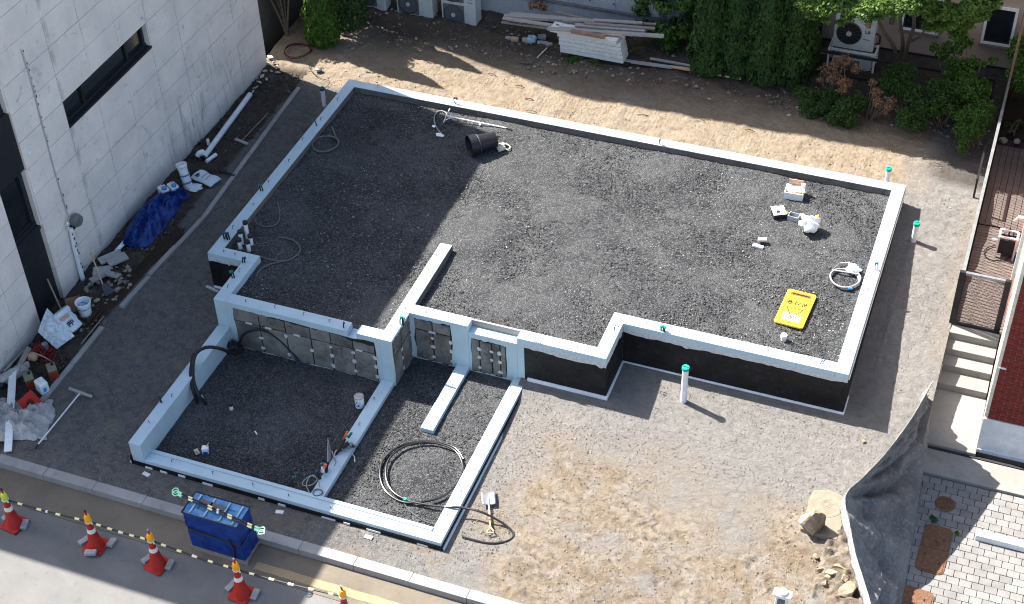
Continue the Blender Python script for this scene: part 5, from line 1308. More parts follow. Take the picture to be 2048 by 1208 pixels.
# ---- conduits in the wall tops
gcn = 'conduit stubs cast into the wall tops'
def conduit(px, py, z, lab, top, h=.12, lean=(.02,.0), k=2, r=.013, name='conduit_stub', body=None):
    q = at(px, py, z); t = thing(name, tuple(q), lab, 'conduit', gcn)
    for i in range(k):
        o = (i*.035, (i%2)*.02); c = curve_pts([(o[0],o[1],-.03),(o[0]+lean[0]*.4,o[1],h*.6),(o[0]+lean[0],o[1]+lean[1],h)],3)
        MB().tube(c, r, 6).build('conduit_tube', body or MBLK, t); e = c[-1]
        MB().lathe([(.0,.02),(r*1.5,.018),(r*1.5,-.02)], 8, e).build('conduit_cap', top, t)
conduit(1322,661,0,'green-capped conduit stub on the front right wall top',MGREEN,.10,(.0,.0),3,.016)
conduit(800,648,0,'green and blue capped conduits where the stub wall meets the front wall',MTEAL,.16,(.02,.01),3,.014)
conduit(1752,540,0,'grey bent conduits with teal caps on the right wall top',MTEAL,.14,(-.03,.02),2,.013,body=MGREY)
conduit(1640,728,0,'thin blue wires sticking out near the front right corner of the wall',MBLUECAP,.10,(.04,.0),2,.007)
conduit(634,252,0,'single dark hook-shaped wire on the left wall top near the back corner',MBLUECAP,.13,(-.05,.02),1,.012)
conduit(522,382,0,'dark conduit stub half way down the left wall top',MTEAL,.14,(-.03,0),2,.014)
conduit(449,478,0,'bundle of dark blue conduits on the left wall beside the pipe cluster',MBLUECAP,.15,(-.02,0),4,.016)
conduit(485,525,0,'dark conduit pair at the inner jog of the left wall',MBLUECAP,.12,(.03,0),2,.014)
conduit(465,556,0,'blue capped conduit pair below the jog of the left wall',MTEAL,.15,(-.03,0),2,.014)
conduit(687,655,0,'single dark blue conduit bent over beside the notch in the front wall',MBLUECAP,.12,(.02,0),1,.013)
conduit(905,206,0,'dark wires twisted together on the back wall top',MBLK,.14,(.05,.0),3,.009)
conduit(1318,288,0,'grey L-shaped pipe stub in the middle of the back wall top',MSTEEL,.12,(.02,0),1,.016,body=MSTEEL)
conduit(323,805,LTOP,'dark blue capped conduit on the outer wall of the garage bay',MBLUECAP,.14,(-.03,.03),1,.018)
conduit(580,972,LOW,'thin dark conduit leaning out of the low front wall',MTEAL,.20,(.06,.05),2,.009)
conduit(1358,668,0,'thin grey wire hook on the front right wall top',MHOOK,.07,(.0,.0),1,.007)
m = MB()
for i in range(5): m.tube([(i*.035,0,-.02),(i*.035-.03,0,.13+.02*(i%2)),(i*.035-.05+.02*i,.01,.16)], .006, 5)
q = at(1070,684,0); t = thing('rebar_ties', tuple(q), 'row of thin wire ends standing on the front wall top right of the doorway', 'wires', gcn); m.build('wire_ends', MHOOK, t)
q = at(1228,665,0); t = thing('wire_loops', tuple(q), 'two looped wires on the notch wall top', 'wires', gcn)
for k in (0,.05): MB().tube(curve_pts([(0,k,-.02),(.0,k,.1),(.03,k,.19),(.08,k,.18),(.07,k,.12)],4), .007, 5).build('wire_loop', MGREY, t)

# ---- hoses and cables on the gravel
def spiral(c, r0, r1, turns, z, rx=1., ry=1., n=28, a0=0., dz=.0, ang=0.):
    out_ = []
    for i in range(int(n*turns)+1):
        t_ = i/(n*turns); a = a0+2*math.pi*turns*t_; r_ = lerp(r0, r1, t_)*(1+.03*math.sin(3*a))
        x, y = r_*math.cos(a)*rx, r_*math.sin(a)*ry
        out_.append(Vector((c[0]+x*math.cos(ang)-y*math.sin(ang), c[1]+x*math.sin(ang)+y*math.cos(ang), z+dz*t_)))
    return out_
def flat(pts, z): return [at(a, b, z) for a, b in pts]
q = at(651,291,ZU); t = thing('hose_coil', tuple(q), 'dark grey corrugated hose coiled on the shaded gravel by the left wall', 'hose')
rel_tube('hose_run', flat([(664,254)],ZU+.03)+flat([(672,275)],ZU+.03)+spiral(q, .30, .28, 1.15, ZU+.03, a0=.9, dz=.03), .020, MGREY, t)
t = thing('cable', tuple(at(540,430,ZU)), 'thin grey cable making a U beside the left wall above the pipe cluster', 'cable')
rel_tube('cable_run', curve_pts(flat([(508,429),(512,445),(530,453),(552,449),(560,432),(555,404)],ZU+.02),5), .014, MGREY, t, 6)
t = thing('cable', tuple(at(560,490,ZU)), 'thin grey conduit curling from the wall jog across the shaded gravel', 'cable')
rel_tube('cable_run', curve_pts(flat([(519,513),(545,520),(575,521),(596,508),(600,495),(585,480),(558,474)],ZU+.03),5), .016, MGREY, t, 6)
rel_tube('cable_tail', curve_pts(flat([(575,521),(545,527),(522,538),(512,553)],ZU+.03),5), .013, MGREY, t, 6)
q = at(1689,561,ZU); t = thing('hose_coil', tuple(q), 'light grey hose coiled on the sunlit gravel near the right wall', 'hose')
rel_tube('hose_run', spiral(q, .26, .285, 2.1, ZU+.03, a0=.2, dz=.05)+[at(1664,540,ZU+.07),at(1680,527,ZU+.06),at(1700,525,ZU+.1)], .018, MLGREY, t)
rel_tube('hose_clip', [at(1696,577,ZU+.07), at(1704,577,ZU+.07)], .026, MBLUEL, t)
def bag(c, sx, sy, sz, m_, seed, name, parent, n=20):
    def f(u, v):
        a = 2*math.pi*u; b = math.pi*(v-.5); k = .55+.85*float(fbm(np.array(math.cos(a)*1.9+seed), np.array(math.sin(a)*1.9+v*4.), 3, seed, .45))
        return Vector((c[0]+math.cos(a)*math.cos(b)*sx*k, c[1]+math.sin(a)*math.cos(b)*sy*k, c[2]+sz*.5+math.sin(b)*sz*.5*k))
    mb = MB().grid(f, n*2, n); mb.smooth = True; return mb.build(name, m_, parent, smooth=True)
q = at(1706,543,ZU); t = thing('plastic_bag', tuple(q), 'small white plastic bag wrapped on the end of the light grey hose', 'bag'); bag((0,0,0), .14, .13, .14, MBAG, 3, 'bag_body', t)
MB().obox((.03,.09,.10), (.10,.02,0), .03, .01).build('blue_tape', MBLUEP, t)
# big black coil in the bay
q = at(846,944,ZB); t = thing('black_pipe_coil', tuple(q), 'large loop of black plastic water pipe trailing over the low right wall', 'pipe coil')
P = flat([(927,918),(912,897),(880,885),(838,883),(798,893),(768,918),(760,948),(770,980),(800,1002),(835,1007),(880,998),(912,973),(926,940),(915,908),(885,892),(845,887),(805,898),(778,922),(772,955),(785,985),(818,1004)], ZB+.03)
P = [p+Vector((0,0,.0 if i < 9 else .035)) for i, p in enumerate(P)]
P += [at(860,1010,ZB+.08), at(888,1013,LOW+.0), at(905,1014,LOW+.035), at(930,1016,LOW+.035), at(965,1025,-1.0), at(1000,1043,-1.1), at(1022,1060,-1.16), at(1026,1074,-1.18), at(1008,1084,-1.18), at(975,1086,-1.18), at(925,1074,-1.18)]
rel_tube('pipe_run', curve_pts(P, 5), .020, mat('black_pe_pipe', (.016,.016,.017), rough=.32, spec=.5), t, 8)
rel_tube('pipe_end', flat([(913,905),(925,916)],ZB+.03), .024, MLGREY, t)
for a, b in ((810,999),): MB().obox(at(a,b,ZB+.07), (.06,.0,0), .05, .05).build('green_clamp', MGREEN, t, world=True)
rel_tube('thin_cable', curve_pts(flat([(806,1004),(820,1022),(845,1040),(868,1048)],ZB+.02),4), .008, MGREY, t, 5)
# corrugated black duct over the garage wall
t = thing('corrugated_duct', tuple(at(400,740,ZB)), 'thick black corrugated ducts looping over the garage bay wall into the corner', 'duct')
a = at(405,800,ZB+.04); b = at(388,705,LTOP+.12); c = at(425,692,LTOP+.18); d = at(470,697,ZB+.25)
wl = at(437,700,LTOP)
rel_tube('duct_run', curve_pts([at(412,808,ZB+.02),at(398,790,ZB+.25),at(388,765,LTOP-.1),at(386,735,LTOP+.1),at(392,708,LTOP+.22),at(412,695,LTOP+.30),at(440,697,LTOP+.2),at(466,707,ZB+.3),at(480,700,ZB+.2)],5), .034, MBLK, t)
rel_tube('duct_run', curve_pts([at(395,805,ZB+.02),at(386,780,ZB+.3),at(381,750,LTOP+.0),at(384,722,LTOP+.16),at(387,708,LTOP+.2)],5), .032, MBLK, t)
rel_tube('duct_run', curve_pts([at(474,700,ZB+.05),at(480,682,ZB+.35),at(488,668,ZB+.55),at(508,660,ZB+.66),at(533,662,ZB+.62),at(560,680,ZB+.45),at(585,705,ZB+.2),at(597,727,ZB+.03)],6), .030, MBLK, t)
q = at(597,727,ZB+.03); MB().lathe([(.0,.03),(.04,.03),(.04,-.03)], 10, q).build('duct_cap', MBLUECAP, t, world=True)
bag(tuple(at(470,702,ZB)-t.location), .16,.13,.22, MBLK, 9, 'black_wrap', t)
rel_tube('white_tape', [at(400,792,ZB+.2), at(404,798,ZB+.15)], .038, MWHITE, t)
# tin can
q = at(720,812,ZB); t = thing('paint_tin', tuple(q), 'open white tin with blue print in the garage bay by the middle wall', 'tin')
MB().lathe([(.0,.005),(.085,.005),(.088,.25),(.082,.25),(.078,.12),(.0,.10)][::-1], 22).build('tin_body', MWHITE, t)
MB().lathe([(.091,.245),(.091,.258),(.084,.258)], 22).build('tin_rim', MSTEEL, t, solid=.003)
MB().rock((.03,.03,.14), .05,.03,.05, 2, 1).build('tan_contents', MCARD, t)
for a, z, s in ((-2.1,.10,.03),(-1.7,.16,.026),(-1.35,.09,.034),(-1.0,.14,.02),(-1.75,.06,.02)): MB().obox((math.cos(a)*.0885,math.sin(a)*.0885,z), (-math.sin(a)*s,math.cos(a)*s,0), s*1.2, .003, up=(math.cos(a),math.sin(a),0)).build('blue_print', MBLUEP, t)
# sealant can and trowel
q = at(412,905,ZB); t = thing('sealant_carton', tuple(q), 'small white and blue carton lying on the shaded garage bay gravel', 'carton', None, .4)
MB().box(-.06,.06,-.05,.05,0,.14).build('carton_body', MWHITE, t, bevel=.01); MB().box(-.045,.045,-.053,-.0505,.01,.07).build('blue_print', MBLUEP, t); MB().box(.0605,.0625,-.04,.04,.02,.07).build('blue_print', MBLUEP, t)
MB().tube([(.02,0,.14),(.07,.06,.18)], .010, 6).build('carton_spout', MWOODN, t)
q = at(394,905,ZB); t = thing('trowel', tuple(q), 'small grey plastering trowel beside the white and blue carton', 'trowel', None, -.7)
MB().obox((0,0,.02), (.15,0,0), .08, .012).build('blade', MSTEEL, t); MB().tube([(-.01,0,.03),(.0,.0,.06),(.09,.02,.05)], .012, 6).build('handle', MWOODN, t)
t = thing('white_scrap', tuple(at(512,866,ZB)), 'thin white plastic sliver alone in the garage bay gravel', 'scrap'); MB().obox((0,0,.01), (.08,-.06,0), .02, .012).build('scrap_body', MWHITE, t)
# utility riser bundle on the middle wall
q = at(665,925,LOW); t = thing('utility_risers', (q.x,q.y,LOW), 'cluster of black ducts, wires and fittings with red and teal ends on the middle wall', 'pipe fittings')
def ub(px, py, z, px2, py2, z2, r, m_, n_='riser'): rel_tube(n_, [at(px,py,z), at(px2,py2,z2)], r, m_, t)
ub(672,905,LOW-.02,697,885,LOW+.12,.040,MBLK); ub(668,915,LOW-.05,690,878,LOW+.25,.028,MBLK)
ub(646,945,LOW-.05,648,918,LOW+.22,.036,MBLK); ub(641,960,LOW-.03,634,938,LOW+.18,.028,MBLK); ub(652,950,LOW-.05,655,925,LOW+.16,.026,MBLK)
ub(687,880,LOW+.16,695,863,LOW+.34,.022,MORANGE,'red_connector'); ub(648,935,LOW+.18,651,929,LOW+.26,.030,MORANGE,'red_connector'); ub(645,943,LOW+.05,646,935,LOW+.16,.036,MWHITE,'white_collar')
ub(697,875,LOW+.12,703,866,LOW+.24,.024,MTEAL,'teal_connector'); ub(632,946,LOW+.1,633,941,LOW+.2,.028,MBLUECAP,'teal_connector'); ub(641,928,LOW+.2,648,926,LOW+.22,.018,MTEAL,'teal_connector'); ub(693,872,LOW+.1,699,873,LOW+.14,.026,MGREEN,'green_connector')
ub(700,888,LOW+.03,714,897,LOW+.03,.026,MBLK); 
for k in range(6):
    x0_, y0_ = 655+k*1.5, 930-k*3
    rel_tube('thin_wire', curve_pts([at(x0_,y0_,LOW+.02),at(655+k*.8,905-k,LOW+.16),at(656+k*1.2,876+k*5,LOW+.36)],4), .007, MLGREY if k%2 else MSTEEL, t, 5)
for pts_ in ([(668,912),(672,902),(683,897),(690,903)],[(664,903),(668,916),(672,924),(668,932)],[(700,905),(708,912),(710,924)],[(690,893),(700,897),(712,896)]):
    rel_tube('white_strip', curve_pts([at(a,b,LOW+.05+.02*i) for i,(a,b) in enumerate(pts_)],4), .011, MSTEEL, t, 6)
rel_tube('white_cable', curve_pts([at(a,b,LOW+.06) for a,b in ((635,957),(622,951),(607,962),(606,970),(620,971),(634,960),(626,950),(616,958),(613,972),(619,985))],5), .008, MLGREY, t, 6)
rel_tube('wire_coil', spiral(at(635,985,LOW+.02), .085,.08, 2.2, LOW+.012, dz=.02), .008, MGREY, t, 6)
rel_tube('wire_lead', [at(640,975,LOW+.05), at(637,960,LOW+.12)], .010, MLGREY, t, 6)
for a, b in ((690,893),(702,892)): bag(tuple(at(a,b,LOW)-t.location), .05,.045,.06, MSTEEL, a, 'grey_wrap', t, 8)

# ---- raised gravel: clutter
q = at(965,302,ZU); t = thing('black_bucket', (q.x,q.y,ZU+.215), 'black plastic bin lying on its side on the gravel, mouth facing left', 'bin')
d = Vector((.72, .69, -.03)).normalized()
L0 = -.30; prof = [(.17,.56),(.17,.55),(.165,.06),(.19,.05),(.195,-.0),(.185,-.0),(.180,.04),(.155,.08),(.15,.52),(.0,.52)]
mb = MB().lathe([(r_,h_+L0) for r_,h_ in [(.0,.60),(.165,.60),(.200,.16),(.200,.15),(.222,.145),(.228,.0),(.215,.0),(.19,.14),(.155,.58),(.0,.58)]], 28, (0,0,0), d); o = mb.build('bin_body', MBLK, t)
sd_ = d.cross(Vector((0,0,1)))
MB().tube([d*(L0+.20)+Vector((0,0,1))*math.cos(a)*.205+sd_*math.sin(a)*.205 for a in [i*math.pi/8 for i in range(-8,9)]], .006, 5).build('wire_handle', MGREY, t)
t = thing('mop_head', tuple(at(1003,298,ZU)), 'cream cloth and cord loop behind the black bin', 'cloth')
bag((0,0,0), .08,.16,.10, mat('cream_cloth', (.55,.50,.42), rough=.9), 4, 'cloth_body', t)
rel_tube('cord_loop', curve_pts(flat([(998,288),(1010,287),(1020,293),(1017,299),(1006,297)],ZU+.05),5), .014, mat('cream_cord', (.62,.58,.50), rough=.8), t, 6)
a = at(893,232,ZU+.10); b = at(1013,256,ZU+.03); c = at(1024,260,ZU+.03)
t = thing('long_handled_rake', tuple(a), 'long white handled rake lying along the back wall on the gravel', 'rake')
rel_tube('handle', [a,b], .016, MWHITE, t); rel_tube('handle_grip', [b,c], .017, MBLK, t)
rel_tube('rake_bar', [at(900,217,ZU+.22), at(887,245,ZU+.06)], .014, MSTEEL, t); rel_tube('rake_brace', [at(903,235,ZU+.09), at(899,226,ZU+.15)], .010, MWHITE, t); rel_tube('rake_brace', [at(903,235,ZU+.09), at(891,240,ZU+.1)], .010, MWHITE, t)
for k in range(8):
    p = at(900,217,ZU+.22).lerp(at(887,245,ZU+.06), k/7); rel_tube('tooth', [p, p+Vector((-.03,-.02,-.07))], .006, MSTEEL, t, 5)
t = thing('cable', tuple(at(875,240,ZU)), 'grey cable looping beside the rake head at the back wall', 'cable')
rel_tube('cable_run', curve_pts(flat([(899,236),(890,224),(878,222),(869,232),(870,248),(878,262),(884,268)],ZU+.025),5), .013, MLGREY, t, 6)
q = at(880,272,ZU); t = thing('paper_scrap', tuple(q), 'crumpled white scrap on the shaded gravel near the cable end', 'scrap'); bag((0,0,0), .10,.06,.05, MBAG, 6, 'scrap_body', t, 10)
q = at(868,254,ZU); t = thing('paper_scrap', tuple(q), 'small crumpled white scrap beside the loop of grey cable', 'scrap'); bag((0,0,0), .05,.045,.04, MBAG, 7, 'scrap_body', t, 8)
t = thing('white_tube', tuple(at(959,250,ZU)), 'short white tube lying against the rake handle', 'tube'); MB().tube([(-.03,.04,.03),(.04,-.04,.03)], .022, 8).build('tube_body', MWHITE, t)
# white parts box
q = at(1588,392,ZU); t = thing('parts_box', tuple(q), 'open white box with an orange brown lid full of white offcuts on the gravel', 'box', None, .05)
MB().box(-.19,.19,-.15,-.13,0,.17).box(-.19,.19,.13,.15,0,.17).box(-.19,-.17,-.13,.13,0,.17).box(.17,.19,-.13,.13,0,.17).box(-.17,.17,-.13,.13,0,.02).build('box_body', MWHITE, t)
MB().obox((0,.16,.23), (.30,0,0), .015, .13).build('lid', MBROWNP, t); MB().obox((-.0,.06,.16), (.34,.02,.01), .10, .012).obox((.0,-.03,.165), (.30,-.02,.0), .12, .012).build('offcut', MWHITE, t)
MB().obox((.05,-.09,.18), (.34,.04,.01), .04, .02).build('wood_offcut', MWOODN, t); MB().obox((.15,.12,.22), (.09,0,0), .06, .07).build('white_block', MWHITE, t)
q = at(1556,432,ZU); t = thing('mixing_tub', tuple(q), 'black square tub with a sloping white insert, left of the grey tub', 'tub', None, .5)
MB().box(-.12,.12,-.12,.12,0,.11).build('tub_body', MBLK, t, bevel=.015); MB().add([(-.13,-.13,.13),(.13,-.13,.13),(.13,.13,.16),(-.13,.13,.16),(.0,.02,.09)], [(0,1,4),(1,2,4),(2,3,4),(3,0,4)]).build('white_insert', MWHITE, t, solid=.008)
MB().tube([(.0,.12,.14),(.05,.16,.24),(.1,.15,.2)], .007, 5).build('wire_handle', MBLK, t); MB().tube([(.12,-.06,.13),(.17,-.09,.12)], .02, 6).build('yellow_handle', MYEL, t)
q = at(1587,440,ZU); t = thing('mixing_tub', tuple(q), 'small translucent grey tub between the black tub and the white bag', 'tub', None, -.15)
m = MB(); m.box(-.11,.11,-.075,-.065,0,.13).box(-.11,.11,.065,.075,0,.13).box(-.11,-.10,-.065,.065,0,.13).box(.10,.11,-.065,.065,0,.13).box(-.10,.10,-.065,.065,0,.04); m.build('tub_body', mat('translucent_tub', (.34,.36,.38), rough=.4), t)
MB().tube([(.11,.05,.17),(.2,-.02,.12)], .022, 7).build('wooden_handle', MWOODN, t)
q = at(1617,463,ZU); t = thing('plastic_bag', tuple(q), 'full white plastic bag with green print holding a yellow handled tool', 'bag')
bag((0,0,0), .24,.20,.34, MBAG, 13, 'bag_body', t, 24); MB().rock((.02,-.06,.25), .05,.05,.07, 3, 2).build('green_print', MGREENP, t)
MB().tube([(.0,.1,.25),(.14,.16,.32)], .02, 7).build('yellow_handle', MYEL, t); MB().tube([(-.14,.1,.2),(-.17,.16,.3)], .018, 7).build('wooden_handle', MWOODN, t)
q = at(1524,486,ZU); t = thing('wrapped_offcut', tuple(q), 'cream wrapped offcut on top of the small heap left of the white bag', 'offcut'); MB().obox((0,0,.08), (.17,.04,.0), .09, .05).build('offcut_body', MWOODN, t, bevel=.01); MB().obox((.0,-.01,.11), (.16,.04,.0), .08, .02).build('white_cover', MWHITE, t)
q = at(1516,495,ZU); t = thing('wrapped_offcut', tuple(q), 'lower pale offcut of the small heap left of the white bag', 'offcut'); MB().obox((0,0,.03), (.22,-.03,.0), .08, .05).build('offcut_body', MWHITE, t, bevel=.01)
# yellow work sign lying flat
c0, c1, c2_ = at(1547,643,ZU+.05), at(1605,658,ZU+.05), at(1576,577,ZU+.05)
X_ = (c1-c0); Wd = X_.length; X_.normalize(); Yv = Vector((-X_.y, X_.x, 0)); Hh = (c2_-c0).dot(Yv)
t = thing('yellow_sign', (c0.x, c0.y, ZU+.02), 'yellow plastic roadworks sign lying flat and upside down on the gravel', 'sign', None, math.atan2(X_.y, X_.x))
MB().prism(rrect(Wd/2, Hh/2, Wd/2, Hh/2, .05), 0, .045).build('sign_board', MYEL, t, bevel=.012)
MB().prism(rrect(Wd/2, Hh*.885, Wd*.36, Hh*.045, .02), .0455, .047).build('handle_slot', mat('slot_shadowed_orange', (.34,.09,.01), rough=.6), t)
MB().prism(rrect(Wd/2, Hh*.885, Wd*.30, Hh*.018, .01), .0475, .048).build('slot_hole', MBLK, t)
MB().prism(rrect(Wd/2, Hh*.22, Wd*.31, Hh*.10, .03), .0455, .047).build('white_label', MWHITE, t)
UPN = Vector((0,0,1))
gl = {'gong': [((.1,.95),(.9,.95)),((.9,.95),(.85,.7)),((.5,.72),(.5,.52)),((.0,.5),(1,.5)),((.3,.35),(.7,.35)),((.3,.05),(.7,.05)),((.25,.1),(.25,.3)),((.75,.1),(.75,.3))],
      'sa': [((.35,.9),(.0,.1)),((.3,.6),(.6,.1)),((.8,1),(.8,0)),((.8,.5),(1,.5))],
      'jung': [((.1,.95),(.9,.95)),((.5,.95),(.15,.62)),((.5,.85),(.85,.62)),((.0,.5),(1,.5)),((.5,.5),(.5,.35)),((.3,.3),(.7,.3)),((.3,.03),(.7,.03)),((.25,.06),(.25,.27)),((.75,.06),(.75,.27))]}
for k, n_ in enumerate(('gong','sa','jung')):
    cx_ = Wd*(.76-.26*k); cy_ = Hh*.62
    strokes(gl[n_], .105, .017, lambda a, b: Vector((cx_+.052-a, cy_+.06-b, .047))).build('lettering', MTXTY, t)
tr_ = [(.22,.48),(.78,.48),(.5,.20)]
for a, b in ((0,1),(1,2),(2,0)):
    p, q = Vector((tr_[a][0]*Wd, tr_[a][1]*Hh, .0462)), Vector((tr_[b][0]*Wd, tr_[b][1]*Hh, .0462)); MB().obox((p+q)/2, q-p, .022, .003, l=(q-p).length).build('triangle_edge', MTXTY, t)
MB().rock((Wd*.5,Hh*.39,.047), .03,.028,.003, 3,1).build('green_mark', MGREENP, t)
for k in range(3): MB().obox((Wd*(.4+.1*k),Hh*.43,.0468), (.03,0,0), .014, .002).build('small_print', MTXTY, t)
for k in range(9): MB().obox((Wd*(.28+.055*(k%9)),Hh*(.26-.06*(k%2)),.0476), (.02,0,0), .010, .001).build('small_print', MSTEEL, t)
MB().box(Wd*.38,Wd*.62,Hh*.05,Hh*.075,.0455,.047).build('base_slot', MTXTY, t)

# ---- front yard
q = G(978,1068); a = at(977,985,q.z+.03)
t = thing('shovel', (q.x,q.y,q.z), 'shovel with a flat steel blade lying in the yard beside the low wall', 'shovel')
h0 = at(981,1066,q.z+.05); h1 = at(978,1010,q.z+.06); hd = (h1-h0).normalized(); sd_ = hd.cross(Vector((0,0,1))).normalized()
rel_tube('shaft', [h0+hd*.13, h1], .018, MWOODN, t)
rel_tube('d_handle', [h0+hd*.13, h0+hd*.03+sd_*.06, h0+hd*.0+sd_*.055, h0-sd_*.055, h0+hd*.03-sd_*.06, h0+hd*.13], .013, MWOODN, t)
def blade(u, v):
    p = h1.lerp(at(976,983,q.z+.04), v); wv = lerp(.115,.125,v); x = (u-.5)*2
    return p+sd_*x*wv+Vector((0,0,.02*x*x+.015*math.sin(v*3)))
MB().grid(blade, 8, 8).build('blade', MSTEEL, t, world=True, solid=.004, smooth=True)
rel_tube('socket', [h1-hd*.02, h1+hd*.12], .02, MSTEEL, t)
q = G(1622,1062); t = tag(MB().rock((q.x,q.y,q.z+.20), .33,.26,.34, 23, 3, .35, .4).build('boulder', MSTONE, smooth=False), 'large pale boulder beside the round concrete cover in the yard', 'boulder')
gr = 'rocks heaped at the foot of the grey fabric'
for i, (px, py, s, lab) in enumerate(((1690,1185,.20,'largest rock of the heap against the fabric fence'),(1663,1150,.115,'flat rock at the top of the heap by the fabric fence'),(1690,1160,.12,'rock in the middle of the heap touching the fabric fence'),(1640,1142,.085,'pointed rock left of the heap'),(1632,1115,.07,'narrow pale rock above the heap in the yard'),(1650,1168,.09,'low rock under the left side of the heap'),(1710,1128,.09,'rock wedged high against the fabric hem'),(1677,1138,.11,'rounded rock on the upper side of the heap'),(1655,1156,.07,'small rock tucked between the flat rock and the low rock'),(1700,1100,.06,'lone small rock near the white hem above the heap'))):
    q = G(px, py); r_ = random.Random(i*3+1); t = tag(MB().rock((q.x,q.y,q.z+s*.4), 1.15*s*r_.uniform(.9,1.3), s*r_.uniform(.6,.9), s*r_.uniform(.6,.85), 30+i, 2, .25, r_.uniform(0,3)).build('rock', MSTONE, smooth=False), 'sandy '+lab, 'rock', gr)
q = G(1652,1022); t = thing('buried_manhole', (q.x,q.y,q.z+.01), 'dusty square concrete slab with a round inset cover, beside the boulder', 'manhole cover')
MB().prism([(-.32,-.55),(.30,-.60),(.36,.22),(.20,.40),(-.05,.46),(-.30,.36)], -.06, .03).build('surround_slab', MSEALW, t, bevel=.01)
for a, b in ((.30,.035),(.10,.04),(.06,.042)): MB().lathe([(a-.02,.03),(a-.02,b),(a,b),(a,.03)], 30, (-.03,.12,0), ring=True).build('ring', MSEALW, t)
MB().lathe([(.0,.036),(.28,.036),(.28,.03)], 30, (-.03,.12,0)).build('cover_plate', MSEALW, t)
q = G(1562,1212); t = thing('meter_post', (q.x,q.y,q.z), 'white plastic meter post with a grey window cut by the bottom edge', 'meter post')
MB().box(-.10,.10,-.07,.07,-.1,.30).build('post_body', MWHITE, t, bevel=.01); MB().box(-.06,.06,-.076,-.071,.12,.26).build('grey_window', MGREY, t)
MB().box(-.15,.15,-.08,.08,.301,.34).build('cap_plate', MWHITE, t, bevel=.012); MB().lathe([(.07,.34),(.075,.38),(.03,.40),(.0,.40)], 14).build('cap_dome', MWHITE, t)
t = tag(MB().rock(tuple(G(1728,884)+Vector((0,0,.02))), .06,.04,.03, 5,1).build('orange_fragment', mat('orange_brick_bit', (.55,.22,.10), rough=.8)), 'small orange brick fragment alone on the gravel near the fabric fence', 'brick fragment')
# curved conduit shadow caster: a bent pipe rising behind the front right wall
# ---- back of lot: timber, foam, rubble
gpl = 'planks piled before the grey wall'
PLZ = [-.02,.03,-.06,-.22,.16,-.1,.17,.14,.20,.19,.13,.17,.15]
def plank(x0y0, x1y1, zc, Yd, w_, h_, m_, lab, name='plank'):
    zz = PLZ.pop(0); a = at(*x0y0, zz); b = at(*x1y1, zz+.01); c = (a+b)/2
    t = thing(name, tuple(c), lab, 'plank', gpl); MB().obox((0,0,0), b-a, w_, h_).build('plank_body', m_, t, bevel=.004); return t
plank((1008,32),(1225,45),0,(4.0,4.0),.12,.07,MWOODG,'thick grey plank lowest at the left end of the pile')
plank((1006,36),(1180,62),0,(3.9,3.9),.09,.05,MWOODG,'pale plank running along the front left edge of the pile')
plank((1020,27),(1160,40),0,(4.15,4.15),.12,.05,MWOODG,'grey plank lying second from the wall at the left end')
plank((1003,44),(1120,60),0,(3.85,3.85),.06,.04,MWOOD,'thin brownish plank hanging below the left end of the pile')
plank((1125,42),(1312,48),0,(4.1,4.0),.05,.04,MWOOD,'thin crooked batten crossing the middle of the pile')
plank((1110,24),(1235,52),0,(4.4,4.3),.07,.04,MWOOD,'dark weathered plank nearest the grey wall')
plank((1095,57),(1328,72),0,(3.75,3.7),.11,.05,MWOODG,'long plank reaching furthest right over the bush')
plank((1150,50),(1290,62),0,(3.85,3.8),.12,.05,MWOODG,'grey plank just behind the longest one at the right')
plank((1188,40),(1285,46),0,(4.0,4.0),.10,.04,MWOODG,'short plank on top at the right, pointing at the bush')
plank((1168,46),(1310,57),0,(3.95,3.9),.08,.04,MWOOD,'brown-grey plank between the two right-hand grey ones')
plank((1118,55),(1325,74),0,(3.7,3.65),.05,.05,MWOODG,'narrow plank on the near edge of the long one')
plank((1142,62),(1210,74),0,(3.45,3.45),.09,.08,mat('mouldy_timber', (.30,.18,.12), (.20,.13,.10), scale=12, rough=.9),'short mouldy beam lying on top of the white foam boards')
plank((1150,62),(1244,71),0,(3.5,3.5),.04,.03,MWOODN,'thin yellowish batten lying next to the mouldy beam')
gfo = 'white foam boards in the stack'
fx0, fx1 = 3.86, 5.45
for i in range(5):
    lab = ['bottom','second from the bottom','middle','fourth','top'][i]
    t = thing('foam_board', ((fx0+fx1)/2, 3.55, -.52+i*.105), lab+' white foam board of the stack beside the leafy bush', 'foam board', gfo, -.015+.01*(i%3))
    MB().box(-.80+.03*(i<2)-.04*(i==4), .80-.02*i, -.22, .16, 0, .098).build('board_body', MFOAM, t, bevel=.006)
t = thing('foam_board', (4.55, 3.48, .01), 'white foam board laid crooked on top of the foam stack, its left end sticking out', 'foam board', gfo, -.03)
MB().box(-.90,.75,-.20,.14,0,.09).build('board_body', MFOAM, t, bevel=.006)
MB().box(-.82,-.74,-.02,.03,.0905,.092).build('dark_hole', MBLK, t)
t = thing('pallet_runner', (4.7,3.5,-.62), 'dark timber bearer under the white foam board stack', 'bearer'); MB().box(-.6,.9,-.18,.1,0,.09).build('bearer_body', MBLK, t)
gpb = 'pale battens lying on the soil under the hedge'
for (a, b, w_, m_, lab) in (((1246,126),(1345,140),.09,MWOODG,'wide pale batten starting under the foam boards'),((1300,122),(1382,137),.06,MWOODG,'batten lying behind the wide pale one'),((1340,138),(1482,162),.06,MWOODN,'long thin new batten reaching right along the hedge foot'),((1352,139),(1460,154),.05,MWOOD,'short piece beside the long new batten')):
    p_, q_ = G(*a), G(*b); c = (p_+q_)/2+Vector((0,0,.07)); t = thing('batten', tuple(c), lab, 'batten', gpb); MB().obox((0,0,0), q_-p_, w_, .045).build('batten_body', m_, t, bevel=.003)
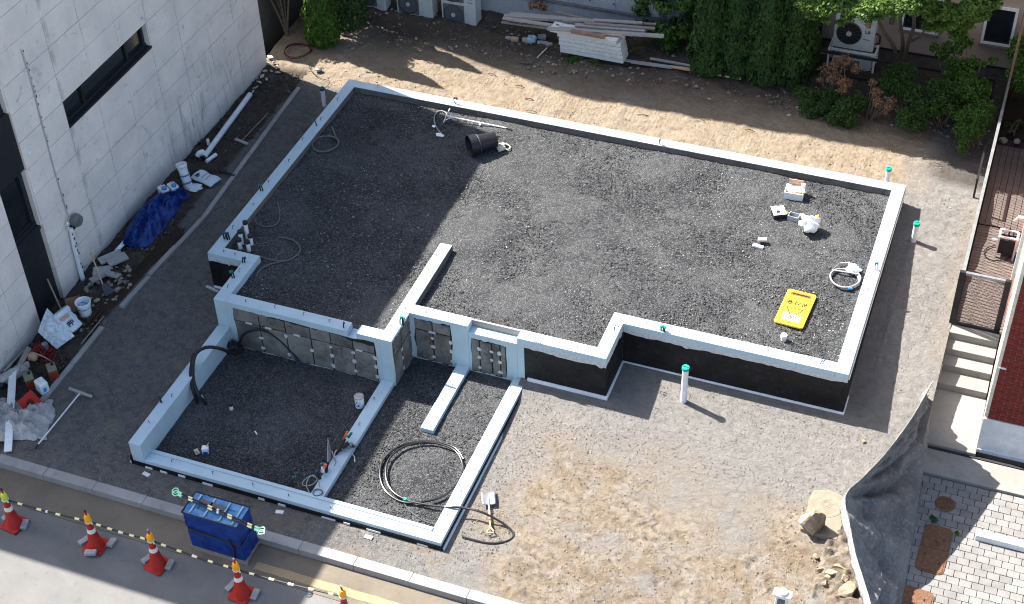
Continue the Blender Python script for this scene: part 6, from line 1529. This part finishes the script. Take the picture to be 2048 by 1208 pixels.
grb = 'broken blocks in the rubble below the planks'
for i, (px, py, s, lab) in enumerate(((1017,79,.07,'small white cube-like block at the left of the rubble'),(1030,82,.09,'rounded tan block next to the white cube'),(1052,84,.09,'grey block left of the crumpled blue bag'),(1084,78,.10,'long grey block right of the blue bag'),(1090,90,.08,'pale brick end below the long grey block'),(1099,92,.07,'rightmost grey brick end of the rubble'),(1080,88,.07,'grey brick end squeezed beside the blue bag'))):
    q = G(px, py); t = thing('rubble_block', (q.x,q.y,q.z), lab, 'block', grb, random.uniform(-.7,.7)); MB().box(-s,s,-s*.6,s*.6,0,s*1.1).build('block_body', MBLKT if i != 1 else MSTONE, t, bevel=.012)
q = G(1064,86); t = thing('crumpled_bag', tuple(q), 'crumpled light blue plastic bag among the rubble blocks', 'bag'); bag((0,0,0), .14,.12,.20, mat('blue_thin_plastic', (.16,.34,.50), (.40,.38,.36), rough=.5, scale=14), 11, 'bag_body', t, 12)
t = thing('white_stick', tuple(G(1085,105)), 'thin white stick lying on the shaded soil below the rubble', 'stick'); rel_tube('stick_body', [G(1074,117)+Vector((0,0,.02)), G(1094,99)+Vector((0,0,.05))], .010, MWHITE, t, 6)
gst = 'loose pale stones on the shaded soil'
for i, (px, py, s, lab) in enumerate(((1096,125,.07,'left of two flat pale stones below the white stick'),(1106,130,.08,'right of two flat pale stones below the white stick'),(1258,160,.06,'pale stone alone below the battens, left one'),(1262,170,.05,'smaller stone just below the lone pale stone'),(1345,163,.06,'forked pale stone near the hedge battens'),(832,78,.07,'pale stone before the middle air conditioner'),(913,94,.07,'flat pale stone below the right-hand air conditioner'),(692,143,.05,'pale stone just behind the back left foundation corner'),(718,152,.045,'rounder pale stone right of the corner stone'),(1418,199,.06,'pale stone at mid distance under the dark hedge'),(1578,231,.08,'pale flat stone in front of the shrub row'),(1840,270,.06,'pale stone under the corner shrubs'),(850,68,.05,'small stone nearest the block of the middle air conditioner'),(705,98,.06,'stone in the shade right of the bright conifer'))):
    q = G(px, py); t = tag(MB().rock((q.x,q.y,q.z+.02), s, s*.7, s*.45, 80+i, 1, .3, i).build('stone', MSTONE if i % 2 else MBLKT, smooth=False), lab, 'stone', gst)
q = G(595,106); t = thing('red_hose_ring', tuple(q), 'dark red hose coiled in a ring near the corner of the stone building', 'hose'); rel_tube('hose_run', spiral(q, .33, .30, 2.6, q.z+.03, dz=.07), .010, MREDH, t, 6)
q = G(638,143); t = thing('silver_fitting', tuple(q), 'small crumpled silver object with black wires on the sunlit soil', 'fitting'); bag((0,0,0), .08,.07,.10, MSTEEL, 5, 'fitting_body', t, 8); rel_tube('black_wire', curve_pts([G(622,125)+Vector((0,0,.03)),G(620,140)+Vector((0,0,.03)),G(640,158)+Vector((0,0,.03)),G(660,165)+Vector((0,0,.03)),G(650,180)+Vector((0,0,.03))],4), .007, MBLK, t, 5)
gdb = 'broken pale fragments at the far corner of the stone building'
for i, (px, py, s) in enumerate(((540,118,.10),(548,128,.08),(553,138,.09),(537,131,.09),(530,145,.08),(525,155,.09),(533,162,.07),(520,168,.08),(512,178,.09),(507,186,.07),(543,145,.07),(556,148,.07),(515,160,.06))):
    q = G(px, py); t = tag(MB().rock((q.x,q.y,q.z+.05), s*1.4, s*.6, s*.5, 120+i, 1, .3, i*.9).build('fragment', mat('cream_rubble', (.52,.43,.34), (.38,.31,.25), scale=14, rough=.9, rnd=.2), smooth=False), 'broken cream coloured fragment in the rubble at the far corner of the stone building', 'rubble', gdb)
gtw = 'twigs on the tan soil behind the foundation'
r = random.Random(44)
for i, (px, py) in enumerate(((1040,175),(1062,224),(1285,233),(1060,200),(1090,170),(1400,240),(1500,262),(985,150),(1350,165),(1640,240),(1760,268),(1870,330))):
    q = G(px, py); a = r.uniform(-.5,.5); t = tag(MB().tube(curve_pts([(q.x-.12,q.y,q.z+.02),(q.x,q.y+.03*a,q.z+.05),(q.x+.12,q.y+a*.1,q.z+.02)],3), .009, 5).build('twig', MBARK if i % 3 else MREDH), ['reddish twig just behind the back wall left of centre','brown twig touching the back wall at left centre','brown twig half way along the back wall','reddish twig in the middle of the lit soil strip','brown twig at the shadow edge below the rubble','twig in the lit strip behind the middle of the back wall','reddish twig on the lit strip right of the middle','leftmost brown twig, near the dark shadow tip','twig in shade below the foam boards','reddish twig in the lit strip near the white box side','twig near the back right end of the lit strip','twig closest to the corner shrub and the fence'][i], 'twig', gtw)

# ---- left strip
def gpt(px, py, dz): p = G(px, py); p.z += dz; return at(px, py, p.z)
t = thing('white_pvc_length', tuple(G(455,250)), 'long white plastic pipe lying along the foot of the stone wall', 'pipe'); rel_tube('pipe_body', [gpt(500,189,.08), gpt(408,314,.08)], .062, MPVC, t, 12)
rel_tube('pipe_mouth', [gpt(408,314,.08), gpt(406,317,.08)], .05, MBLK, t, 12)
t = thing('white_pvc_length', tuple(G(425,317)), 'short white plastic pipe offcut beside the end of the long one', 'pipe'); rel_tube('pipe_body', [gpt(432,309,.06), gpt(413,323,.06)], .045, MPVC, t, 12)
t = thing('pipe_elbow', tuple(G(400,305)), 'white curved pipe elbow leaning at the wall by the long pipe end', 'pipe elbow'); rel_tube('elbow_body', curve_pts([gpt(395,312,.10), gpt(399,306,.16), gpt(407,304,.14)],4), .06, MPVC, t, 12)
t = thing('pipe_elbow', tuple(G(415,285)), 'small grey-white pipe stub with a dark mouth at the wall foot', 'pipe elbow'); rel_tube('elbow_body', [gpt(417,290,.02), gpt(415,277,.16)], .035, MPVC, t, 10); rel_tube('dark_mouth', [gpt(415,277,.16), gpt(415,275,.17)], .036, MBLK, t, 10)
for i, (px, py) in enumerate(((400,292),(508,172),(376,322))): q = G(px, py); t = tag(MB().rock((q.x,q.y,q.z+.08), .05,.05,.08, 150+i, 1).build('black_bracket', MBLK), ['black pipe fitting behind the white elbow','black pipe fitting at the far end of the wall foot','black pipe fitting behind the stack of buckets'][i], 'fitting')
t = thing('floor_squeegee', tuple(G(490,280)), 'wooden screed tool with a thin handle lying between the white pipe and the edging', 'screed'); rel_tube('handle', [gpt(536,226,.05), gpt(484,281,.05)], .011, MWOOD, t, 6); MB().obox(gpt(483,283,.05), gpt(496,288,.05)-gpt(471,278,.05), .07, .03).build('head', MWOODG, t, world=True)
t = thing('floor_squeegee', tuple(G(120,840)), 'long white handled screed rake lying on the gravel near the road', 'screed'); rel_tube('handle', [gpt(160,786,.06), gpt(76,889,.05)], .014, MWHITE, t, 7); rel_tube('handle_grip', [gpt(76,889,.05), gpt(71,897,.05)], .015, MBLK, t, 7)
MB().obox(gpt(161,785,.07), gpt(184,793,.05)-gpt(138,776,.05), .05, .03).build('head', MWOODG, t, world=True); rel_tube('brace', [gpt(155,792,.06), gpt(172,787,.06)], .008, MSTEEL, t, 5); rel_tube('brace', [gpt(155,792,.06), gpt(150,784,.06)], .008, MSTEEL, t, 5)
# bucket stack
q = G(378,376); t = thing('bucket_stack', tuple(q), 'tall leaning stack of white buckets with blue bands against the stone wall', 'bucket stack')
tip = at(362,331,q.z+.50)-q; ax = Vector((tip.x, tip.y, .60)).normalized()
for k in range(3):
    o = ax*(k*.17); MB().lathe([(.095,.0),(.105,.16),(.0,.16)], 18, o, ax).build('bucket', MWHITE, t)
    MB().lathe([(.106,.135),(.110,.135),(.110,.158),(.106,.158)], 18, o, ax, ring=True).build('blue_band', MBLUEP if k < 2 else MWHITE, t, solid=.003)
MB().lathe([(.0,.02),(.09,.02),(.095,.06),(.12,.07),(.125,.04),(.115,.0)], 20, ax*.51, ax).build('rim', MWHITE, t)
gj = 'white jugs with blue lids behind the blue tarpaulin'
for (px, py, lab) in ((350,392,'white jug with blue lid and red cap next to the bucket stack'),(331,398,'white jug with blue lid and red cap nearest the stone wall')):
    q = G(px, py); t = thing('plastic_jug', tuple(q), lab, 'jug', gj, -.5)
    MB().prism(rrect(0,0,.13,.09,.04), 0, .30).build('jug_body', MWHITE, t, bevel=.02); MB().lathe([(.0,.345),(.05,.345),(.055,.34),(.055,.30)], 14, (.06,0,0)).build('blue_lid', MBLUEL, t); MB().lathe([(.0,.335),(.022,.335),(.022,.30)], 10, (-.08,.03,0)).build('red_cap', MRED, t)
    MB().tube([(-.06,0,.29),(-.05,0,.34),(.0,0,.34),(.01,0,.29)], .014, 6).build('jug_handle', MWHITE, t)
# bags
q = G(413,362); t = thing('cement_bag', tuple(q), 'white woven sack with PP print lying flat beside the bucket stack', 'sack')
def sack(c, L, W, H, m_, seed, name, parent, rot, n=26, fold=.04):
    def f(u, v):
        a = 2*math.pi*u; x = (v-.5)*2; en = (1-abs(x)**6)**.5 if abs(x) < 1 else 0.
        k = float(fbm(np.array(math.cos(a)*2+seed), np.array(v*6.+math.sin(a)), 4, seed))-.5
        w_ = W*(.92+.16*k+.08*abs(x)); h_ = H*(.25+.75*en)*(1+.5*k)
        p = Vector((x*L+fold*k, math.copysign(abs(math.cos(a))**.7, math.cos(a))*w_, H+math.sin(a)*h_+fold*k*.6))
        return Vector((c[0]+p.x*math.cos(rot)-p.y*math.sin(rot), c[1]+p.x*math.sin(rot)+p.y*math.cos(rot), c[2]+p.z))
    mb = MB().grid(f, n*2, n); mb.smooth = True; return mb.build(name, m_, parent, smooth=True)
sack((0,0,0), .31, .17, .07, MSACK, 3, 'sack_body', t, -.25)
def onbag(segs, sc, th, org, ux, uy, m_, par, z): 
    global UPN; UPN = Vector((0,0,1)); ux = Vector(ux).normalized(); uy = Vector(uy).normalized()
    strokes(segs, sc, th, lambda a, b: Vector(org)+ux*a+uy*b+Vector((0,0,z))).build('lettering', m_, par)
PPs = [((0,0),(0,1)),((0,1),(.5,1)),((.5,1),(.5,.5)),((.5,.5),(0,.5)),((.8,0),(.8,1)),((.8,1),(1.3,1)),((1.3,1),(1.3,.5)),((1.3,.5),(.8,.5))]
onbag(PPs, .07, .018, (-.13,-.10,0), (.15,.9,0), (-.9,.15,0), MPRINT, t, .162)
for e in ((-.02,.0),(.09,-.02)): MB().obox((e[0],e[1]-.02,.158), (-.04,-.22,0), .015, .006).build('brown_print', MBROWNP, t)
q = G(391,377); t = thing('plastic_bag', tuple(q), 'limp pale blue plastic bag lying between the sack and the tarpaulin', 'bag'); bag((0,0,0), .16,.14,.07, MSACK, 8, 'bag_body', t, 12); MB().obox((-.17,-.02,.03), (.14,.03,0), .03, .012).obox((-.12,.08,.03), (.14,-.05,0), .03, .012).build('bag_handle', MSACK, t)
t = thing('black_pipe_piece', tuple(G(455,348)), 'short black pipe with a blue end sticking out of the woven sack', 'pipe'); rel_tube('pipe_body', [gpt(438,341,.07), gpt(466,350,.05)], .028, MBLK, t); rel_tube('blue_end', [gpt(466,350,.05), gpt(469,351,.05)], .03, MBLUECAP, t)
# blue tarp bundle
ta = thing('blue_tarpaulin', tuple(G(310,440)), 'crumpled deep blue tarpaulin bundled along the foot of the stone wall', 'tarpaulin')
LT = [gpt(243,494,.05), gpt(252,465,.12), gpt(272,428,.18), gpt(298,402,.22), gpt(322,388,.24), gpt(352,388,.18)]
RT_ = [gpt(262,494,.02), gpt(297,492,.02), gpt(322,465,.02), gpt(345,435,.02), gpt(365,410,.02), gpt(382,392,.05)]
LC = curve_pts(LT, 8); RC = curve_pts(RT_, 8)
def tarp(u, v):
    i = min(len(LC)-1.001, u*(len(LC)-1)); k = int(i); f_ = i-k; a = LC[k].lerp(LC[k+1], f_); b = RC[k].lerp(RC[k+1], f_)
    p = a.lerp(b, v); s = math.sin(math.pi*min(1,v*1.02)); n = float(fbm(np.array(u*9.), np.array(v*4.), 5, 31, .65))-.5
    rg = 1-abs(2*float(fbm(np.array(u*5.+v*2), np.array(v*3.-u), 3, 35))-1)
    p.z += s*(.08+.14*math.sin(math.pi*u))*.8 + n*.26*s + max(0,rg-.7)*.42*s; p.x += n*.10; return p
MB().grid(tarp, 110, 46).build('tarp_sheet', MTARP, ta, world=True, smooth=True, solid=.004)
def tarp2(u, v):
    a = LC[0].lerp(LC[-1], u); p = a.lerp(Vector((XW+.03, a.y, a.z)), v); p.z = a.z - v*.3*(1-.5*u); return p
bag(tuple(gpt(343,392,0)-ta.location), .20,.15,.24, MTARP, 21, 'tarp_hood', ta, 22)
t = thing('white_pvc_length', tuple(G(240,495)), 'white pipe end poking out from under the blue tarpaulin', 'pipe'); rel_tube('pipe_body', [gpt(232,503,.07), gpt(262,470,.10)], .045, MPVC, t, 12)
# slabs, rubble, shovel
gs_ = 'broken slabs below the tarpaulin'
for i, (px, py, L_, W_, rz, lab, mm) in enumerate(((222,520,.42,.12,1.0,'long pale slab leaning at the wall below the pipe end',MBLKT),(236,525,.36,.14,1.0,'pale timber board lying beside the long slab',MWOODG),(205,548,.30,.16,.5,'wide broken slab at the top of the rubble heap',MBLKT),(196,562,.26,.10,1.1,'slab edge resting on the wall behind the shovel',MBLKT),(228,556,.24,.10,.0,'crumpled cream board on the rubble heap',MWOODG))):
    q = G(px, py); t = thing('broken_slab', (q.x,q.y,q.z+.06), lab, 'slab', gs_, rz); MB().box(-L_*.58,L_*.58,-W_*.75,W_*.75,0,.05).build('slab_body', mm, t, bevel=.008); t.rotation_euler[0] = .25 - .1*i
r = random.Random(77); grk = 'grey stones in the rubble heap by the wall'
k = 0
for i in range(64):
    px = r.uniform(172,262); py = r.uniform(536,618)
    if abs((py-578)+ (px-215)*.95) > 42: continue
    q = G(px, py); s = r.uniform(.04,.095); t = tag(MB().rock((q.x,q.y,q.z+r.uniform(.02,.09)), s*1.2, s*.8, s*.6, 200+i, 1, .3, r.uniform(0,3)).build('rubble_stone', MSTONEG if i % 3 else MSTONE, smooth=False), 'rough stone in the rubble heap at the foot of the stone wall by the shovel', 'stone', grk)
for i, (px, py) in enumerate(((178,640),(188,632),(170,650),(198,620),(183,650),(163,662),(192,642),(175,658))):
    q = G(px, py); s = .045; t = tag(MB().rock((q.x,q.y,q.z+.02), s*1.3, s*.8, s*.6, 290+i, 1, .3, i).build('rubble_stone', MSTONE, smooth=False), 'small pale stone on the dirt in front of the white bucket', 'stone', 'pale stones before the white bucket')
t = thing('shovel', tuple(G(212,580)), 'square shovel with a dark blade and wooden handle standing in the rubble heap', 'shovel')
b0 = gpt(207,573,.10); hnd = at(183,509,b0.z+.55)
rel_tube('shaft', [b0, b0.lerp(hnd,.88)], .015, MWOODN, t); e = b0.lerp(hnd,.88); dd_ = (hnd-b0).normalized(); sd2 = dd_.cross(Vector((.3,1,.2))).normalized()
rel_tube('d_handle', [e, e+dd_*.08+sd2*.05, hnd+dd_*.02+sd2*.05, hnd+dd_*.02-sd2*.05, e+dd_*.08-sd2*.05, e], .012, MWOODN, t)
MB().slab([gpt(203,570,.14), gpt(217,565,.14), gpt(227,585,.06), gpt(210,593,.06)], (0,0,1), .006).build('blade', mat('dark_blade', (.05,.06,.07), rough=.5), t, world=True)
# rebar bundle
grr = 'long rusty steel bars lying along the edging'
a0 = gpt(366,452,.07); a1 = gpt(175,655,.07); sdv = (a1-a0).cross(Vector((0,0,1))).normalized()
for i in range(9):
    o = sdv*(i-4)*.028; s = r.uniform(-.25,.1); e0_ = a0+(a1-a0).normalized()*abs(s)+o; e1_ = a1+(a1-a0).normalized()*r.uniform(-.5,.5)+o
    t = thing('rebar', tuple(e0_), 'rusty steel bar in the bundle lying along the edging strip', 'steel bar', grr); rel_tube('bar_body', [e0_, (e0_+e1_)/2+Vector((0,0,.02*(i%3))), e1_], .013, MRUST, t, 6)
t = thing('wood_lath', tuple(G(190,660)), 'thin pale wooden lath lying beside the lower end of the rusty bars', 'lath'); rel_tube('lath_body', [gpt(224,612,.05), gpt(162,688,.04)], .013, MWOOD, t, 5)
# buckets, sacks
q = G(172,628); t = thing('white_bucket', tuple(q), 'open white bucket with faded blue print beside the woven sack with PP print', 'bucket')
MB().lathe([(.0,.02),(.105,.02),(.105,.0),(.115,.0),(.145,.29),(.158,.29),(.158,.33),(.145,.335),(.135,.32),(.11,.05),(.0,.05)][::-1], 26).build('bucket_body', MWHITE, t)
MB().lathe([(.1225,.10),(.1375,.22)], 26).build('blue_print', mat('faded_blue_print', (.50,.56,.62), (.04,.16,.42), scale=22, rough=.5), t, solid=.003)
q = G(152,622); t = thing('cardboard_sheet', tuple(q), 'bent brown cardboard sheet behind the white bucket', 'cardboard', None, .7)
MB().obox((0,0,.17), (.30,0,0), .012, .32, up=(0,.35,1)).build('sheet_body', MCARD, t)
q = G(152,668); t = thing('open_sack', tuple(q), 'upright open woven sack with PP and brown print leaning on another sack', 'sack')
tp = at(117,624,q.z+.42)-q; Ls_ = tp.length; ax = tp.normalized(); base_ = Vector((0,0,.10))
def upsack(c, ax, L, w0, w1, m_, seed, name, parent):
    u_, v_ = frame_of(ax)
    def f(u, v):
        a = 2*math.pi*u; k = float(fbm(np.array(math.cos(a)*2.+seed), np.array(v*5.+math.sin(a)*2.), 5, seed, .6))-.5
        R_ = lerp(w0, w1, v**.7)*(1+.55*k)*(1 if v > .08 else (v/.08)**.5)
        return Vector(c)+ax*(v*L-.02)+u_*math.cos(a)*R_*1.1+v_*math.sin(a)*R_*.95
    return MB().grid(f, 60, 36).build(name, m_, parent, smooth=True, solid=.006)
upsack(base_, ax, Ls_*.86, .17, .150, MSACK, 5, 'sack_body', t)
MB().lathe([(.0,.0),(.14,.0)], 20, base_+ax*Ls_*.55, ax).build('dark_contents', MBLUECAP, t)
MB().lathe([(.160,-.07),(.178,-.03),(.172,.03),(.150,.04)], 26, base_+ax*Ls_*.80, ax, 1.1,.95).build('rolled_rim', MSACK, t, solid=.014)
cd = (CAM-(q+base_)).normalized(); nn_ = (cd-ax*cd.dot(ax)).normalized(); UPN = nn_; uxx = ax.cross(nn_)*-1
uxx = ax.cross(nn_).normalized(); 
if uxx.dot(RT) < 0: uxx = -uxx
oo = base_+ax*.13+nn_*.195+uxx*.0
strokes(PPs, .085, .020, lambda a, b: oo+uxx*(a-.03)+ax*b).build('lettering', MPRINT, t)
MB().obox(base_+ax*.33+nn_*.178, uxx*.20, .075, .012, up=nn_).build('brown_print', MBROWNP, t)
q = G(118,698); t = thing('folded_sack', tuple(q), 'crumpled pale blue-white sack slumped before the open one', 'sack')
cs = [at(76,664,q.z+.34), at(94,616,q.z+.55), at(150,672,q.z+.16), at(114,698,q.z+.02)]
def crump(u, v):
    p = cs[0].lerp(cs[1], u).lerp(cs[3].lerp(cs[2], u), v); s_ = math.sin(math.pi*clamp(u*.9+.05))*math.sin(math.pi*clamp(v*.9+.05))
    n = float(fbm(np.array(u*4.+2), np.array(v*5.), 5, 61, .6))-.5; r2 = 1-abs(2*float(fbm(np.array(u*5.), np.array(v*5.+u*2), 3, 63))-1)
    o2 = Vector((.35,-.6,.6))*(.15*float(s_)+.22*n*float(s_)**.5+.10*max(0,r2-.65)); return p+o2
MB().grid(crump, 60, 60).build('sack_body', MSACK, t, world=True, smooth=True, solid=.01)
t = thing('wooden_stick', tuple(G(115,640)), 'round wooden stick leaning on the black panel behind the sacks', 'stick'); q = gpt(122,618,.15); rel_tube('stick_body', [q, Vector((XW-.08, -8.0, -.25))], .018, MWOOD, t, 6)
# red net, boxes, jug etc
q = G(88,705); t = thing('red_net_heap', tuple(q), 'heap of red netting rope with a grey can inside, left of the sacks', 'netting')
r = random.Random(3); P = [(r.gauss(0,.10), r.gauss(0,.10), abs(r.gauss(.10,.07))) for _ in range(46)]
MB().tube(curve_pts(P, 4), .011, 5).build('net_rope', MREDN, t)
P = [(r.gauss(.12,.12), r.gauss(-.06,.10), abs(r.gauss(.04,.03))) for _ in range(40)]; MB().tube(curve_pts(P, 4), .008, 5).build('net_rope', MREDN, t)
MB().lathe([(.0,.2),(.06,.2),(.07,.0)], 14, (.03,.05,.0)).build('grey_can', MSTEEL, t)
def rbox(px, py, rz, lab, col):
    q = G(px, py); t = thing('product_box', tuple(q), lab, 'box', 'red and green printed boxes', rz)
    MB().box(-.13,.13,-.085,.085,0,.24).build('box_body', mat('dull_box_tan', (.22,.20,.13), (.17,.155,.10), rough=.8), t, bevel=.006)
    MB().box(-.131,-.035,-.0875,-.0855,.02,.20).box(.035,.131,-.0875,-.0855,.02,.20).build('red_print', MREDB, t)
    MB().box(-.03,.03,-.0875,-.0855,.0,.235).box(-.13,.13,-.0885,-.0875,.205,.235).build('green_print', MGRNB, t)
    MB().box(.1305,.1325,-.08,.08,.02,.20).build('red_print', MREDB, t); MB().box(.1305,.1325,-.08,.08,.205,.235).build('green_print', MGRNB, t)
    MB().lathe([(.0,.27),(.03,.27),(.03,.24)], 10, (-.06,.03,0)).build('cap', MBLK, t)
rbox(62,770,-.75,'tan box with red and green print left of the white jug',0)
rbox(108,752,-.75,'tan box with red and green print right of the white jug',0)
q = G(87,782); t = thing('plastic_jug', tuple(q), 'white plastic jug between the two red and green boxes', 'jug', None, -.45)
MB().prism(rrect(0,0,.12,.09,.035), 0, .26).build('jug_body', MWHITE, t, bevel=.025); MB().lathe([(.0,.32),(.03,.32),(.032,.29),(.03,.25)], 12, (0,.03,0)).build('cap', MWHITE, t)
MB().tube([(-.05,.0,.25),(-.05,.0,.29),(.05,.0,.29),(.05,.0,.25)], .013, 6).build('jug_handle', MWHITE, t); MB().box(.1205,.1225,-.04,.03,.07,.17).build('blue_label', MBLUEL, t)
q = G(58,742); t = thing('grey_bowl', tuple(q), 'small tilted grey bowl above the white jug', 'bowl'); MB().lathe([(.0,.02),(.05,.0),(.09,.07),(.08,.07),(.0,.03)], 18, (0,0,.1), Vector((-.4,-.3,1)).normalized()).build('bowl_body', mat('bowl_grey', (.40,.40,.39), rough=.6), t)
q = G(68,722); t = thing('tan_lump', tuple(q), 'tan crumpled paper lump near the red netting', 'paper'); bag((0,0,.03), .11,.10,.16, mat('tan_paper', (.50,.30,.18), (.38,.24,.15), rough=.9), 6, 'lump_body', t, 10)
t = thing('rope', tuple(G(60,710)), 'stiff grey-brown rope arching over the boxes from the netting', 'rope'); rel_tube('rope_run', curve_pts([gpt(38,745,.15),gpt(45,722,.3),gpt(62,706,.38),gpt(84,712,.3),gpt(102,722,.1)],5), .015, MWOOD, t, 6)
# cone lying: square base towards the camera
q = G(62,826); c = at(60,805,q.z+.16); nrm = Vector((.62,-.48,.62)).normalized()
t = thing('fallen_traffic_cone', tuple(c), 'red traffic cone tipped over, its square base with a dark hole facing up', 'traffic cone')
u_, v_ = frame_of(nrm); 
def bp(a, b, d_): return u_*a+v_*b+nrm*d_
cr = [bp(a, b, 0) for a, b in rrect(0,0,.17,.17,.03,.35)]; MB().slab(cr, nrm, .025).build('base_plate', MRED, t)
MB().lathe([(.07,.0255),(.07,.027),(.0,.027)], 20, (0,0,0), nrm).build('dark_hole', mat('cone_inside', (.12,.012,.008), rough=.8), t)
MB().lathe([(.13,-.001),(.05,-.38),(.03,-.5)], 18, (0,0,0), nrm).build('cone_body', MRED, t)
# clear sheet heap and board
q = G(28,838); t = thing('plastic_sheet_heap', tuple(q), 'dirty translucent plastic sheeting crumpled at the left edge by the kerb', 'plastic sheet')
def heap(u, v):
    a = gpt(lerp(-30,118,u), lerp(745,835,u*.75+.25*(1-abs(2*u-1))), 0); x = lerp(-.75,.75,u); y = lerp(-.55,.55,v)
    n = float(fbm(np.array(u*7.), np.array(v*5.), 5, 51)); rg = 1-abs(2*float(fbm(np.array(u*6.+v), np.array(v*6.), 4, 53))-1)
    e = (1-abs(2*u-1)**3)*(1-abs(2*v-1)**3)
    return Vector((x*(.85+.3*n), y*(.8+.4*n), max(-.02, e*(.05+.40*n*(rg**2)))))
mb = MB().grid(heap, 80, 60); mb.smooth = True; mb.build('sheet_body', MSHEET, t, smooth=True); t.rotation_euler = (0,0,.35)
t2 = thing('plastic_roll', tuple(G(15,765)), 'crumpled roll of pale plastic leaning against the stone wall base', 'plastic roll'); sack((0,0,0), .42, .11, .12, MSHEET, 15, 'roll_body', t2, 1.1)
a, b = gpt(16,903,.05), gpt(26,738,.18); t = thing('white_board', tuple((a+b)/2), 'long narrow white board partly under the crumpled plastic, touching the kerb', 'board'); MB().obox((0,0,0), b-a, .14, .03).build('board_body', MWPAINT, t, bevel=.004)
for i, ((x0_,y0_),(x1_,y1_),lab) in enumerate((((58,695),(18,770),'brown board leaning along the wall foot behind the boxes'),((8,742),(48,700),'thin pale rod leaning on the wall beside the brown board'))):
    a, b = gpt(x0_,y0_,.2), gpt(x1_,y1_,.12); t = thing('leaning_board', tuple((a+b)/2), lab, 'board'); MB().obox((0,0,0), b-a, .10 if not i else .03, .03, up=(.8,0,.6)).build('board_body', MWOOD if not i else MLGREY, t)
t = thing('wood_offcut', tuple(G(90,796)), 'tan wooden stick lying right of the fallen red cone', 'stick'); rel_tube('stick_body', [gpt(80,806,.04), gpt(99,792,.05)], .018, MWOOD, t, 6)
t = thing('dark_bin_bag', tuple(G(2,770)), 'black bag lump at the left edge beside the plastic roll', 'bag'); bag((0,0,0), .16,.16,.22, MBLK, 17, 'bag_body', t, 10)
for o in list(bpy.data.objects):
    if o.type == 'MESH' and len(o.data.polygons) == 0: print('EMPTY MESH', o.name)
print('objects', len(bpy.data.objects))
